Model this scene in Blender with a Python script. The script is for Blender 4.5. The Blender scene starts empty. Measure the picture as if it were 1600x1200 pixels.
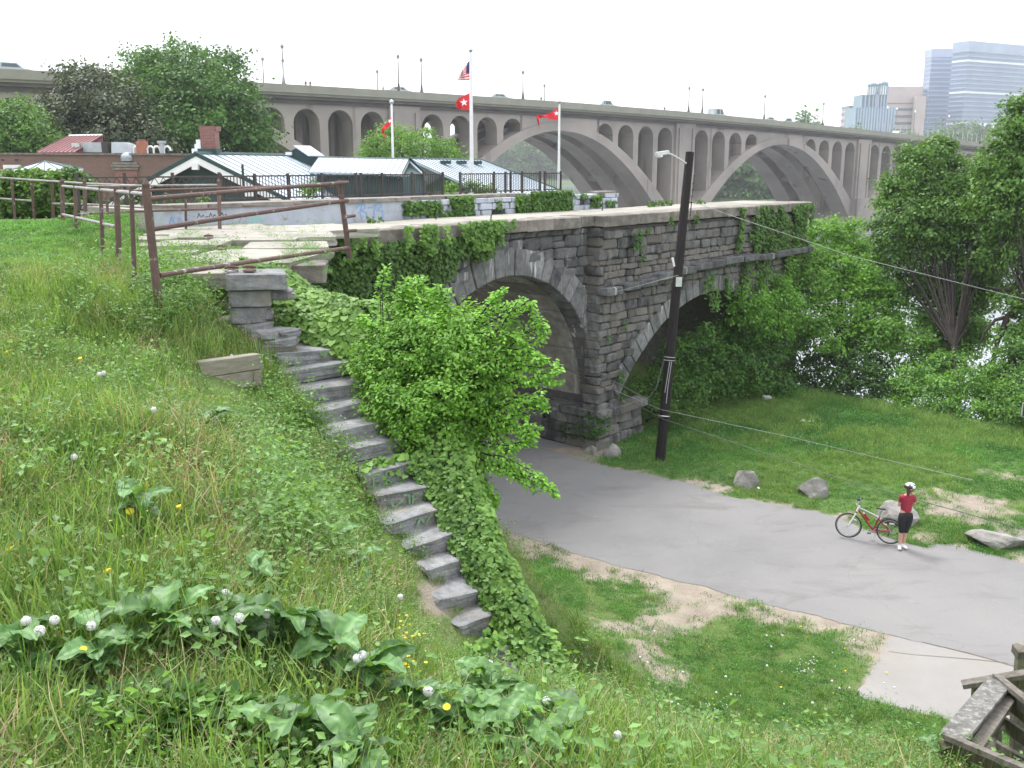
import bpy, bmesh, math, random
import numpy as np
from mathutils import Vector, Matrix, Euler, noise as mnoise

# ------------------------------------------------------------------ camera, world, sun, exposure
scene = bpy.context.scene
COL = scene.collection
F = 1540.0
PITCH = math.atan(342 / F)
SP, CP = math.sin(PITCH), math.cos(PITCH)
EYE = 9.5
camd = bpy.data.cameras.new('camera')
cam = bpy.data.objects.new('camera', camd)
COL.objects.link(cam)
cam.location = (0, 0, EYE)
cam.rotation_euler = (math.pi / 2 - PITCH, 0, 0)
camd.sensor_width = 36
camd.lens = 36 * F / 1600
camd.clip_end = 6000
camd.clip_start = 0.05
scene.camera = cam

world = bpy.data.worlds.new('World')
scene.world = world
world.use_nodes = True
wn, wl = world.node_tree.nodes, world.node_tree.links
wn.clear()
wo = wn.new('ShaderNodeOutputWorld')
bg = wn.new('ShaderNodeBackground')
sky = wn.new('ShaderNodeTexSky')
sky.sky_type = 'NISHITA'
sky.sun_disc = False
SUN_EL, SUN_AZ = math.radians(60), math.radians(-35)   # azimuth measured from +Y towards +X
sky.sun_elevation = SUN_EL
sky.sun_rotation = SUN_AZ
sky.air_density = 1.0
sky.dust_density = 6.0
sky.ozone_density = 1.0
hs = wn.new('ShaderNodeHueSaturation')
hs.inputs['Saturation'].default_value = 0.22          # overcast: the cloud layer is almost colourless
wl.new(sky.outputs[0], hs.inputs['Color'])
mixw = wn.new('ShaderNodeMix'); mixw.data_type = 'RGBA'
mixw.inputs[0].default_value = 0.55
wl.new(hs.outputs[0], mixw.inputs[6])
mixw.inputs[7].default_value = (12.0, 12.5, 13.3, 1)     # even cloud deck
wl.new(mixw.outputs[2], bg.inputs['Color'])
bg.inputs['Strength'].default_value = 0.11
wl.new(bg.outputs[0], wo.inputs['Surface'])

sd = bpy.data.lights.new('sun', 'SUN')
sun = bpy.data.objects.new('sun', sd)
COL.objects.link(sun)
sd.energy = 1.5
sd.angle = math.radians(18)
sd.color = (1.0, 0.98, 0.95)
sdir = Vector((math.sin(SUN_AZ) * math.cos(SUN_EL), math.cos(SUN_AZ) * math.cos(SUN_EL), math.sin(SUN_EL)))
sun.rotation_euler = sdir.to_track_quat('Z', 'Y').to_euler()
sun.location = (0, 0, 60)

scene.view_settings.view_transform = 'Standard'
scene.view_settings.look = 'None'
scene.view_settings.exposure = 1.08
scene.view_settings.gamma = 1
scene.view_settings.use_curve_mapping = False
scene.render.engine = 'CYCLES'
scene.cycles.max_bounces = 6
scene.cycles.transparent_max_bounces = 8

rng = np.random.default_rng(7)
random.seed(7)

# ------------------------------------------------------------------ measuring helpers
def at(x, y, Z):
    """point seen at pixel (x, y) of the 1600 px photograph at depth Z metres"""
    u, v = (x - 800) / F, (y - 600) / F
    return Vector((u * Z, (CP - v * SP) * Z, EYE + (-SP - v * CP) * Z))

def atz(x, y, z):
    u, v = (x - 800) / F, (y - 600) / F
    t = (z - EYE) / (-SP - v * CP)
    return Vector((u * t, (CP - v * SP) * t, z))

# ------------------------------------------------------------------ object helpers
def link(o, parent=None):
    COL.objects.link(o)
    if parent is not None:
        o.parent = parent
    return o

def tag(o, label=None, cat=None, group=None, kind=None):
    if label: o['label'] = label
    if cat: o['category'] = cat
    if group: o['group'] = group
    if kind: o['kind'] = kind
    return o

def empty(name, loc, label=None, cat=None, group=None, rz=0):
    o = bpy.data.objects.new(name, None)
    o.empty_display_size = 0.3
    link(o)
    o.location = loc
    o.rotation_euler = (0, 0, rz)
    return tag(o, label, cat, group)

def setmat(me, m):
    if isinstance(m, (list, tuple)):
        for k in m: me.materials.append(k)
    elif m: me.materials.append(m)

def mesh_obj(name, verts, faces, m, parent=None, smooth=False, world=False):
    me = bpy.data.meshes.new(name)
    me.from_pydata([tuple(v) for v in verts], [], faces)
    me.update()
    setmat(me, m)
    if smooth: me.shade_smooth()
    o = bpy.data.objects.new(name, me)
    link(o, parent)
    if parent is not None and world:
        o.matrix_parent_inverse = parent_world(parent).inverted()
    return o

def parent_world(p):
    m = p.matrix_basis.copy()
    while p.parent is not None:
        m = p.parent.matrix_basis @ m if p.matrix_parent_inverse == Matrix() else p.parent.matrix_basis @ p.matrix_parent_inverse @ m
        p = p.parent
    return m

def np_mesh(name, V, Fc, m, parent=None, tint=None, smooth=False):
    """V (n,3) array, Fc (k,c) array of equal faces, tint per vertex 0..1"""
    me = bpy.data.meshes.new(name)
    V = np.asarray(V, dtype=np.float32); Fc = np.asarray(Fc, dtype=np.int32)
    k, c = Fc.shape
    me.vertices.add(len(V)); me.vertices.foreach_set('co', V.ravel())
    me.loops.add(k * c); me.loops.foreach_set('vertex_index', Fc.ravel())
    me.polygons.add(k)
    me.polygons.foreach_set('loop_start', np.arange(0, k * c, c, dtype=np.int32))
    me.update(calc_edges=True)
    if tint is not None:
        a = me.attributes.new('tint', 'FLOAT', 'POINT')
        a.data.foreach_set('value', np.asarray(tint, dtype=np.float32))
    setmat(me, m)
    if smooth: me.shade_smooth()
    o = bpy.data.objects.new(name, me)
    link(o, parent)
    return o

class MB:
    """collects simple solids, then becomes one mesh"""
    def __init__(s): s.v = []; s.f = []
    def add(s, vs, fs):
        k = len(s.v); s.v += [Vector(v) for v in vs]; s.f += [tuple(i + k for i in f) for f in fs]
    def box(s, c, d, R=None):
        x, y, z = d[0] / 2, d[1] / 2, d[2] / 2
        vs = [Vector((i * x, j * y, k * z)) for k in (-1, 1) for j in (-1, 1) for i in (-1, 1)]
        if R is not None: vs = [R @ v for v in vs]
        s.add([v + Vector(c) for v in vs], [(0, 2, 3, 1), (4, 5, 7, 6), (0, 1, 5, 4), (2, 6, 7, 3), (0, 4, 6, 2), (1, 3, 7, 5)])
        return s
    def tube(s, pts, r, n=8, caps=True):
        pts = [Vector(p) for p in pts]
        rr = r if isinstance(r, (list, tuple)) else [r] * len(pts)
        k = len(s.v)
        prev = None
        for i, p in enumerate(pts):
            d = (pts[min(i + 1, len(pts) - 1)] - pts[max(i - 1, 0)])
            if d.length < 1e-6: d = Vector((0, 0, 1))
            d.normalize()
            a = Vector((0, 0, 1)) if abs(d.z) < 0.9 else Vector((1, 0, 0))
            if prev is not None: a = prev
            u = (a - d * a.dot(d))
            if u.length < 1e-4: u = d.orthogonal()
            u.normalize(); w = d.cross(u); prev = u
            for j in range(n):
                t = 2 * math.pi * j / n
                s.v.append(p + (u * math.cos(t) + w * math.sin(t)) * rr[i])
        for i in range(len(pts) - 1):
            for j in range(n):
                a0 = k + i * n + j; a1 = k + i * n + (j + 1) % n
                s.f.append((a0, a1, a1 + n, a0 + n))
        if caps:
            s.f.append(tuple(k + j for j in range(n))[::-1])
            e = k + (len(pts) - 1) * n
            s.f.append(tuple(e + j for j in range(n)))
        return s
    def lathe(s, c, prof, n=12, axis=None):
        """prof: list of (radius, height)"""
        k = len(s.v); R = Matrix.Identity(3) if axis is None else Vector(axis).to_track_quat('Z', 'Y').to_matrix()
        for r, h in prof:
            for j in range(n):
                t = 2 * math.pi * j / n
                s.v.append(Vector(c) + R @ Vector((r * math.cos(t), r * math.sin(t), h)))
        for i in range(len(prof) - 1):
            for j in range(n):
                a0 = k + i * n + j; a1 = k + i * n + (j + 1) % n
                s.f.append((a0, a1, a1 + n, a0 + n))
        s.f.append(tuple(k + j for j in range(n))[::-1])
        e = k + (len(prof) - 1) * n
        s.f.append(tuple(e + j for j in range(n)))
        return s
    def ring(s, c, ax, R, r, n=24, m=6):
        ax = Vector(ax).normalized(); u = ax.orthogonal().normalized(); w = ax.cross(u)
        k = len(s.v)
        for i in range(n):
            t = 2 * math.pi * i / n; d = u * math.cos(t) + w * math.sin(t)
            for j in range(m):
                q = 2 * math.pi * j / m
                s.v.append(Vector(c) + d * (R + r * math.cos(q)) + ax * r * math.sin(q))
        for i in range(n):
            for j in range(m):
                a = k + i * m + j; b = k + i * m + (j + 1) % m
                c2 = k + ((i + 1) % n) * m + (j + 1) % m; d2 = k + ((i + 1) % n) * m + j
                s.f.append((a, b, c2, d2))
        return s
    def prism(s, poly, z0, z1):
        n = len(poly)
        vs = [(p[0], p[1], z0) for p in poly] + [(p[0], p[1], z1) for p in poly]
        s.add(vs, [tuple(range(n))[::-1], tuple(range(n, 2 * n))] + [(i, (i + 1) % n, n + (i + 1) % n, n + i) for i in range(n)])
        return s
    def sweep(s, poly3, d):
        """polygon of 3-D points extruded by the vector d"""
        n = len(poly3); d = Vector(d)
        s.add([Vector(p) for p in poly3] + [Vector(p) + d for p in poly3],
              [tuple(range(n))[::-1], tuple(range(n, 2 * n))] + [(i, (i + 1) % n, n + (i + 1) % n, n + i) for i in range(n)])
        return s
    def build(s, name, m, parent=None, smooth=False, fix=True):
        o = mesh_obj(name, s.v, s.f, m, parent, smooth)
        if fix:
            bm = bmesh.new(); bm.from_mesh(o.data)
            bmesh.ops.recalc_face_normals(bm, faces=bm.faces)
            bm.to_mesh(o.data); bm.free()
        if smooth: o.data.shade_smooth()
        return o

# ------------------------------------------------------------------ materials
def nd(nt, t, **kw):
    n = nt.nodes.new(t)
    for k, v in kw.items(): setattr(n, k, v)
    return n

def mixc(nt, fac, a, b, mode='MIX'):
    m = nd(nt, 'ShaderNodeMix', data_type='RGBA', blend_type=mode)
    for i, v in ((0, fac), (6, a), (7, b)):
        if isinstance(v, (int, float)): m.inputs[i].default_value = v
        elif isinstance(v, (tuple, list)): m.inputs[i].default_value = (*v[:3], 1)
        else: nt.links.new(v, m.inputs[i])
    return m.outputs[2]

def ramp(nt, src, lo, hi):
    r = nd(nt, 'ShaderNodeMapRange')
    r.inputs[1].default_value = lo; r.inputs[2].default_value = hi
    nt.links.new(src, r.inputs[0])
    return r.outputs[0]

def noise_out(nt, scale, detail=5, rough=0.55, vec=None, dist=0.0):
    n = nd(nt, 'ShaderNodeTexNoise')
    n.inputs['Scale'].default_value = scale; n.inputs['Detail'].default_value = detail
    n.inputs['Roughness'].default_value = rough; n.inputs['Distortion'].default_value = dist
    if vec is not None: nt.links.new(vec, n.inputs['Vector'])
    return n.outputs['Fac']

def pos(nt, stretch=None):
    g = nd(nt, 'ShaderNodeNewGeometry').outputs['Position']
    if stretch:
        m = nd(nt, 'ShaderNodeMapping'); m.inputs['Scale'].default_value = stretch
        nt.links.new(g, m.inputs[0]); return m.outputs[0]
    return g

def M(name, c1, c2=None, scale=4, rough=0.85, bump=0.3, bscale=None, rnd=0.0, metal=0.0, c3=None, s3=1.0, t3=(0.5, 0.62),
      streak=None, spec=0.4, stretch=None, huernd=None):
    m = bpy.data.materials.new(name); m.use_nodes = True
    nt = m.node_tree; b = nt.nodes['Principled BSDF']
    c2 = c2 or tuple(v * 0.75 for v in c1)
    p = pos(nt, stretch)
    n1 = noise_out(nt, scale, 6, 0.6, p)
    c = mixc(nt, ramp(nt, n1, 0.32, 0.68), c1, c2)
    if c3: c = mixc(nt, ramp(nt, noise_out(nt, s3, 4, 0.6, p), *t3), c, c3)
    if streak:      # (colour, amount, scale): vertical stains
        pv = pos(nt, (1, 1, 0.12))
        c = mixc(nt, ramp(nt, noise_out(nt, streak[2], 3, 0.55, pv), 0.72 - streak[1], 0.80 - streak[1] * 0.7), c, streak[0])
    if rnd or huernd:
        oi = nd(nt, 'ShaderNodeObjectInfo').outputs['Random']
        if huernd: c = mixc(nt, ramp(nt, oi, 0.55, 0.9), c, huernd)
        if rnd:
            mm = nd(nt, 'ShaderNodeMath', operation='MULTIPLY'); mm.inputs[1].default_value = 7.31
            nt.links.new(oi, mm.inputs[0])
            fr = nd(nt, 'ShaderNodeMath', operation='FRACT'); nt.links.new(mm.outputs[0], fr.inputs[0])
            r = nd(nt, 'ShaderNodeMapRange'); r.inputs[3].default_value = 1 - rnd; r.inputs[4].default_value = 1 + rnd
            nt.links.new(fr.outputs[0], r.inputs[0])
            cc = nd(nt, 'ShaderNodeVectorMath', operation='SCALE')
            nt.links.new(c, cc.inputs[0]); nt.links.new(r.outputs[0], cc.inputs['Scale'])
            c = cc.outputs[0]
    nt.links.new(c, b.inputs['Base Color'])
    b.inputs['Roughness'].default_value = rough; b.inputs['Metallic'].default_value = metal
    b.inputs['Specular IOR Level'].default_value = spec
    if bump:
        bn = nd(nt, 'ShaderNodeBump'); bn.inputs['Strength'].default_value = bump
        bn.inputs['Distance'].default_value = 0.05
        nt.links.new(noise_out(nt, bscale or scale * 4, 6, 0.65, p), bn.inputs['Height'])
        nt.links.new(bn.outputs[0], b.inputs['Normal'])
    return m

def leaf_mat(name, dark, light, transl=0.35, rough=0.5, rnd=0.25):
    """foliage: colour varies by leaf (attribute tint) and plant; its dark-light spread also paints foliage shadow"""
    m = bpy.data.materials.new(name); m.use_nodes = True
    nt = m.node_tree; b = nt.nodes['Principled BSDF']; out = nt.nodes['Material Output']
    a = nd(nt, 'ShaderNodeAttribute', attribute_name='tint').outputs['Fac']
    c = mixc(nt, a, dark, light)  # dark end deepened, light end raised, to paint shadow among the leaves
    oi = nd(nt, 'ShaderNodeObjectInfo').outputs['Random']
    r = nd(nt, 'ShaderNodeMapRange'); r.inputs[3].default_value = 1 - rnd; r.inputs[4].default_value = 1 + rnd
    nt.links.new(oi, r.inputs[0])
    cc = nd(nt, 'ShaderNodeVectorMath', operation='SCALE')
    nt.links.new(c, cc.inputs[0]); nt.links.new(r.outputs[0], cc.inputs['Scale'])
    nt.links.new(cc.outputs[0], b.inputs['Base Color'])
    b.inputs['Roughness'].default_value = rough; b.inputs['Specular IOR Level'].default_value = 0.35
    t = nd(nt, 'ShaderNodeBsdfTranslucent')
    y = mixc(nt, 1.0, cc.outputs[0], (1.25, 1.2, 0.5), 'MULTIPLY')
    nt.links.new(y, t.inputs[0])
    ms = nd(nt, 'ShaderNodeMixShader'); ms.inputs[0].default_value = transl
    nt.links.new(b.outputs[0], ms.inputs[1]); nt.links.new(t.outputs[0], ms.inputs[2])
    nt.links.new(ms.outputs[0], out.inputs['Surface'])
    return m

MAT = {}
MAT['stone'] = M('rubble_stone', (0.20, 0.197, 0.192), (0.095, 0.093, 0.092), 5, 0.9, 0.8, 14, rnd=0.26, huernd=(0.165, 0.15, 0.135),
                 streak=((0.035, 0.035, 0.037), 0.19, 1.6), c3=(0.05, 0.05, 0.05), s3=1.7, t3=(0.52, 0.68))
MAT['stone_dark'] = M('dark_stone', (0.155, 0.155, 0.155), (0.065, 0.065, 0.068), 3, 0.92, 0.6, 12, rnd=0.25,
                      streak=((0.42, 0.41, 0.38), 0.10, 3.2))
MAT['voussoir'] = M('ring_stone', (0.24, 0.24, 0.24), (0.12, 0.12, 0.122), 4, 0.9, 0.5, 16, rnd=0.25,
                    c3=(0.06, 0.06, 0.065), s3=0.7, t3=(0.52, 0.66), streak=((0.6, 0.59, 0.56), 0.10, 4.5))
MAT['vault'] = M('vault_stone', (0.33, 0.31, 0.28), (0.17, 0.16, 0.145), 3, 0.92, 0.5, 12, rnd=0.3, streak=((0.5, 0.48, 0.44), 0.10, 2.6))
MAT['mortar'] = M('old_mortar', (0.15, 0.142, 0.132), (0.085, 0.082, 0.08), 6, 0.95, 0.6, 20)
MAT['coping'] = M('weathered_coping', (0.27, 0.24, 0.21), (0.13, 0.115, 0.10), 3, 0.9, 0.6, 14, rnd=0.14, c3=(0.13, 0.12, 0.11), s3=1.4, t3=(0.5, 0.7))
MAT['deck_stone'] = M('pale_deck_stone', (0.36, 0.33, 0.29), (0.25, 0.23, 0.20), 2, 0.9, 0.35, 22, rnd=0.1, c3=(0.25, 0.25, 0.2), s3=1.1)
MAT['step'] = M('stair_stone', (0.31, 0.31, 0.315), (0.17, 0.17, 0.175), 7, 0.88, 0.6, 30, rnd=0.14, c3=(0.28, 0.25, 0.21), s3=2.4, t3=(0.58, 0.72))
MAT['boulder'] = M('boulder_stone', (0.33, 0.31, 0.29), (0.17, 0.16, 0.15), 4, 0.9, 0.6, 10, rnd=0.12)
MAT['chalk'] = M('green_chalk', (0.22, 0.42, 0.2), (0.14, 0.17, 0.13), 28, 0.95, 0)
MAT['whitewash'] = M('worn_white_paint', (0.47, 0.51, 0.57), (0.37, 0.40, 0.45), 2.5, 0.8, 0.3, 12, c3=(0.30, 0.29, 0.28), s3=5, t3=(0.62, 0.68), rnd=0.08)
MAT['blue_spray'] = M('blue_spray_paint', (0.16, 0.30, 0.55), (0.28, 0.40, 0.58), 5, 0.7, 0)
MAT['green_spray'] = M('green_spray_paint', (0.25, 0.6, 0.5), None, 5, 0.7, 0)
MAT['black_spray'] = M('dark_spray_paint', (0.08, 0.08, 0.1), None, 5, 0.7, 0)
MAT['rust'] = M('rusty_pipe', (0.15, 0.088, 0.075), (0.10, 0.065, 0.057), 9, 0.75, 0.4, 40, c3=(0.33, 0.32, 0.31), s3=6, t3=(0.6, 0.66), rnd=0.12)
MAT['greypipe'] = M('worn_grey_pipe', (0.33, 0.33, 0.33), (0.2, 0.16, 0.14), 7, 0.6, 0.3, 30, metal=0.2)
MAT['darkiron'] = M('dark_iron', (0.035, 0.033, 0.032), (0.06, 0.05, 0.045), 9, 0.6, 0.1)
MAT['concrete'] = M('old_bridge_concrete', (0.35, 0.31, 0.275), (0.29, 0.257, 0.23), 0.16, 0.9, 0.15, 2.0, c3=(0.19, 0.17, 0.157), s3=0.05, t3=(0.45, 0.7),
                    streak=((0.12, 0.102, 0.09), 0.12, 0.35))
MAT['parapet'] = M('bridge_parapet_concrete', (0.27, 0.262, 0.21), (0.22, 0.215, 0.175), 0.5, 0.9, 0.1, 3)
MAT['cornice'] = M('shade_toned_cornice', (0.12, 0.108, 0.095), (0.075, 0.068, 0.062), 0.3, 0.9, 0.1, 3)  # dark tone paints the shade band below the parapet; lamp bases share it
MAT['asphalt'] = M('faded_asphalt', (0.222, 0.216, 0.214), (0.192, 0.187, 0.186), 0.55, 0.93, 0.35, 60, c3=(0.24, 0.23, 0.224), s3=0.16, t3=(0.42, 0.7), spec=0.25)
def add_wear(m):
    nt = m.node_tree; b = nt.nodes['Principled BSDF']; src = b.inputs['Base Color'].links[0].from_socket; p = pos(nt)
    c = mixc(nt, ramp(nt, noise_out(nt, 0.45, 7, 0.7, pos(nt, (1, 2.2, 1)), 0.6), 0.52, 0.72), src, (0.172, 0.164, 0.157))
    c = mixc(nt, ramp(nt, noise_out(nt, 38, 3, 0.8, p), 0.62, 0.72), c, (0.37, 0.355, 0.34))
    c = mixc(nt, ramp(nt, noise_out(nt, 2.2, 8, 0.75, p, 1.0), 0.60, 0.78), c, (0.27, 0.254, 0.236))
    vo = nd(nt, 'ShaderNodeTexVoronoi', feature='DISTANCE_TO_EDGE'); vo.inputs['Scale'].default_value = 0.22
    ds = nd(nt, 'ShaderNodeVectorMath', operation='ADD'); nx_ = nd(nt, 'ShaderNodeTexNoise'); nx_.inputs['Scale'].default_value = 0.9; nx_.inputs['Detail'].default_value = 6
    nt.links.new(p, nx_.inputs['Vector']); nt.links.new(p, ds.inputs[0]); nt.links.new(nx_.outputs['Color'], ds.inputs[1]); nt.links.new(ds.outputs[0], vo.inputs['Vector'])
    r = nd(nt, 'ShaderNodeMapRange'); r.inputs[1].default_value = 0.0; r.inputs[2].default_value = 0.004; r.inputs[3].default_value = 0.28; r.inputs[4].default_value = 0.0
    nt.links.new(vo.outputs['Distance'], r.inputs[0]); c = mixc(nt, r.outputs[0], c, (0.12, 0.11, 0.105))
    nt.links.new(c, b.inputs['Base Color'])
add_wear(MAT['asphalt'])
MAT['pad'] = M('pale_concrete_pad', (0.29, 0.275, 0.26), (0.25, 0.238, 0.226), 0.8, 0.92, 0.3, 50, c3=(0.28, 0.25, 0.22), s3=0.35, t3=(0.5, 0.75))
MAT['crack'] = M('crack_filler', (0.17, 0.15, 0.135), None, 4, 0.95, 0)
MAT['polewood'] = M('creosoted_wood', (0.016, 0.010, 0.009), (0.007, 0.005, 0.005), 3, 0.8, 0.5, 22, stretch=(6, 6, 0.5))
MAT['oldwood'] = M('grey_weathered_wood', (0.22, 0.20, 0.17), (0.105, 0.092, 0.075), 5, 0.85, 0.5, 30, stretch=(3, 3, 1.2), rnd=0.15)
MAT['lichenwood'] = M('lichen_spotted_wood', (0.21, 0.20, 0.185), (0.09, 0.085, 0.08), 7, 0.85, 0.5, 40, c3=(0.31, 0.31, 0.285), s3=22, t3=(0.50, 0.68))
MAT['greenwood'] = M('algae_stained_wood', (0.15, 0.135, 0.085), (0.07, 0.062, 0.04), 4, 0.85, 0.5, 30, stretch=(6, 6, 0.8), c3=(0.14, 0.15, 0.07), s3=3)
MAT['timber'] = M('silvered_timber', (0.33, 0.30, 0.24), (0.22, 0.2, 0.16), 6, 0.85, 0.5, 30, stretch=(1, 1, 4))
MAT['lampgrey'] = M('pale_lamp_metal', (0.62, 0.64, 0.63), None, 4, 0.4, 0, metal=0.3)
MAT['white'] = M('white_paint', (0.8, 0.8, 0.8), (0.72, 0.72, 0.72), 4, 0.45, 0)
MAT['cable'] = M('cable_sheath', (0.10, 0.10, 0.10), None, 4, 0.6, 0)
MAT['greycable'] = M('grey_cable', (0.42, 0.42, 0.42), None, 4, 0.6, 0)
MAT['roofmetal'] = M('pale_standing_seam_roof', (0.50, 0.55, 0.61), (0.42, 0.48, 0.54), 0.6, 0.5, 0.05, 3, spec=0.4)
MAT['roofseam'] = M('roof_seam_metal', (0.12, 0.17, 0.19), None, 1, 0.5, 0)
MAT['greenpaint'] = M('dark_green_paint', (0.018, 0.06, 0.058), (0.012, 0.04, 0.04), 1, 0.5, 0.05)
MAT['greensiding'] = M('dark_green_siding', (0.045, 0.075, 0.075), (0.03, 0.055, 0.055), 1, 0.7, 0.05)
MAT['redmetal'] = M('red_metal_roof', (0.27, 0.10, 0.105), (0.2, 0.075, 0.08), 0.8, 0.55, 0.05)
MAT['ductmetal'] = M('galvanised_duct', (0.45, 0.48, 0.5), (0.3, 0.33, 0.36), 1.2, 0.4, 0.05, metal=0.4)
MAT['bark'] = M('bark', (0.05, 0.04, 0.033), (0.025, 0.02, 0.017), 5, 0.9, 0.7, 14, stretch=(1, 1, 0.35))
MAT['soil'] = M('bare_soil', (0.18, 0.13, 0.09), (0.10, 0.075, 0.05), 7, 0.95, 0.7, 30)
MAT['glassblue'] = M('blue_tower_glass', (0.19, 0.25, 0.37), (0.15, 0.205, 0.31), 0.05, 0.35, 0, spec=0.6)
MAT['towerband'] = M('pale_tower_spandrel', (0.38, 0.45, 0.60), None, 0.05, 0.6, 0)
MAT['towerwhite'] = M('white_tower_ledge', (0.85, 0.88, 0.92), None, 0.05, 0.5, 0)  # plain white ledges and turrets, no emission
MAT['tealglass'] = M('teal_tower_glass', (0.13, 0.24, 0.30), (0.1, 0.19, 0.25), 0.05, 0.35, 0)
MAT['pinkstone'] = M('pink_granite_cladding', (0.52, 0.42, 0.40), None, 0.05, 0.7, 0)
MAT['darkwindow'] = M('dark_window_band', (0.10, 0.12, 0.15), None, 0.05, 0.3, 0)
MAT['skin'] = M('skin', (0.56, 0.34, 0.26), (0.5, 0.29, 0.22), 9, 0.6, 0)
MAT['redshirt'] = M('crimson_jersey', (0.33, 0.028, 0.05), (0.26, 0.02, 0.04), 10, 0.8, 0.15, 30)
MAT['blackcloth'] = M('black_leggings', (0.012, 0.012, 0.014), (0.02, 0.02, 0.022), 10, 0.75, 0.1, 30)
MAT['hair'] = M('brown_hair', (0.10, 0.045, 0.03), None, 20, 0.6, 0.1)
MAT['rubber'] = M('tyre_rubber', (0.03, 0.03, 0.03), None, 9, 0.7, 0)
MAT['steel'] = M('bright_steel', (0.55, 0.55, 0.56), None, 9, 0.3, 0, metal=0.8)
MAT['redpaint'] = M('red_frame_paint', (0.34, 0.015, 0.02), None, 9, 0.3, 0)
MAT['navy'] = M('navy_plastic', (0.02, 0.03, 0.13), None, 9, 0.4, 0)
MAT['flagred'] = M('red_flag_cloth', (0.72, 0.035, 0.05), (0.6, 0.025, 0.04), 1, 0.8, 0)
MAT['flagwhite'] = M('white_flag_cloth', (0.85, 0.85, 0.85), None, 1, 0.8, 0)
MAT['flagblue'] = M('blue_flag_cloth', (0.05, 0.06, 0.22), None, 1, 0.8, 0)
MAT['carpale'] = M('pale_car_paint', (0.42, 0.5, 0.5), None, 1, 0.3, 0)
MAT['litter'] = M('white_litter', (0.75, 0.76, 0.78), None, 5, 0.7, 0)
MAT['yellow'] = M('yellow_petals', (0.85, 0.62, 0.02), None, 5, 0.7, 0)
MAT['fluff'] = M('seed_fluff', (0.8, 0.79, 0.76), None, 40, 0.95, 0)
MAT['fluffcore'] = M('seed_core', (0.33, 0.27, 0.2), None, 40, 0.95, 0)
MAT['stalk'] = M('pale_stalk', (0.25, 0.2, 0.13), (0.14, 0.16, 0.06), 9, 0.8, 0)
MAT['terracotta'] = M('terracotta', (0.4, 0.16, 0.1), None, 4, 0.8, 0)

def brick_mat(name, c1, c2, mort, w=0.22, stain=True):
    m = bpy.data.materials.new(name); m.use_nodes = True
    nt = m.node_tree; b = nt.nodes['Principled BSDF']
    g = nd(nt, 'ShaderNodeNewGeometry').outputs['Position']
    sx = nd(nt, 'ShaderNodeSeparateXYZ'); nt.links.new(g, sx.inputs[0])
    ad = nd(nt, 'ShaderNodeMath', operation='ADD'); nt.links.new(sx.outputs[0], ad.inputs[0]); nt.links.new(sx.outputs[1], ad.inputs[1])
    cx = nd(nt, 'ShaderNodeCombineXYZ'); nt.links.new(ad.outputs[0], cx.inputs[0]); nt.links.new(sx.outputs[2], cx.inputs[1])
    br = nd(nt, 'ShaderNodeTexBrick'); nt.links.new(cx.outputs[0], br.inputs['Vector'])
    br.inputs['Color1'].default_value = (*c1, 1); br.inputs['Color2'].default_value = (*c2, 1); br.inputs['Mortar'].default_value = (*mort, 1)
    br.inputs['Scale'].default_value = 1; br.inputs['Brick Width'].default_value = w; br.inputs['Row Height'].default_value = w * 0.34
    br.inputs['Mortar Size'].default_value = w * 0.05
    c = br.outputs['Color']
    if stain: c = mixc(nt, ramp(nt, noise_out(nt, 0.35, 5, 0.65), 0.45, 0.75), c, (0.085, 0.06, 0.052))
    nt.links.new(c, b.inputs['Base Color']); b.inputs['Roughness'].default_value = 0.9
    return m
MAT['brick'] = brick_mat('old_red_brick', (0.19, 0.10, 0.08), (0.15, 0.075, 0.062), (0.2, 0.155, 0.135), 0.24)
MAT['brickred'] = brick_mat('chimney_brick', (0.27, 0.10, 0.085), (0.19, 0.07, 0.06), (0.24, 0.17, 0.15), 0.22, False)

# foliage colours
MAT['ivy'] = leaf_mat('ivy_leaf', (0.035, 0.115, 0.015), (0.27, 0.47, 0.09), 0.35)
MAT['ivydark'] = leaf_mat('wall_ivy_leaf', (0.03, 0.085, 0.014), (0.12, 0.24, 0.035), 0.3)
MAT['shrub'] = leaf_mat('shrub_leaf', (0.04, 0.15, 0.012), (0.36, 0.66, 0.10), 0.42)
MAT['bush'] = leaf_mat('bush_leaf', (0.025, 0.085, 0.014), (0.20, 0.39, 0.07), 0.35)
MAT['tree'] = leaf_mat('tree_leaf', (0.035, 0.11, 0.014), (0.22, 0.43, 0.07), 0.4)
MAT['treedark'] = leaf_mat('dark_tree_leaf', (0.035, 0.06, 0.025), (0.16, 0.20, 0.10), 0.2)
MAT['treemid'] = leaf_mat('maple_and_shade_leaf', (0.02, 0.07, 0.010), (0.11, 0.235, 0.04), 0.3)  # also on understory bushes, where the darker tone paints shade
MAT['treefar'] = leaf_mat('far_leaf', (0.045, 0.11, 0.03), (0.13, 0.26, 0.07), 0.3)
MAT['hedge'] = leaf_mat('hedge_leaf', (0.03, 0.09, 0.012), (0.14, 0.27, 0.035), 0.35)
MAT['grass'] = leaf_mat('grass_blade', (0.07, 0.17, 0.03), (0.36, 0.50, 0.15), 0.4, 0.55, 0.3)
MAT['lawn'] = leaf_mat('lawn_blade', (0.045, 0.155, 0.03), (0.19, 0.38, 0.10), 0.4, 0.6, 0.3)
MAT['straw'] = leaf_mat('dry_grass', (0.33, 0.27, 0.15), (0.55, 0.48, 0.30), 0.3, 0.8, 0.2)
MAT['weed'] = leaf_mat('weed_leaf', (0.06, 0.14, 0.03), (0.20, 0.36, 0.10), 0.35)
MAT['chick'] = leaf_mat('yellow_green_weed', (0.18, 0.24, 0.08), (0.42, 0.46, 0.20), 0.35)
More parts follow.
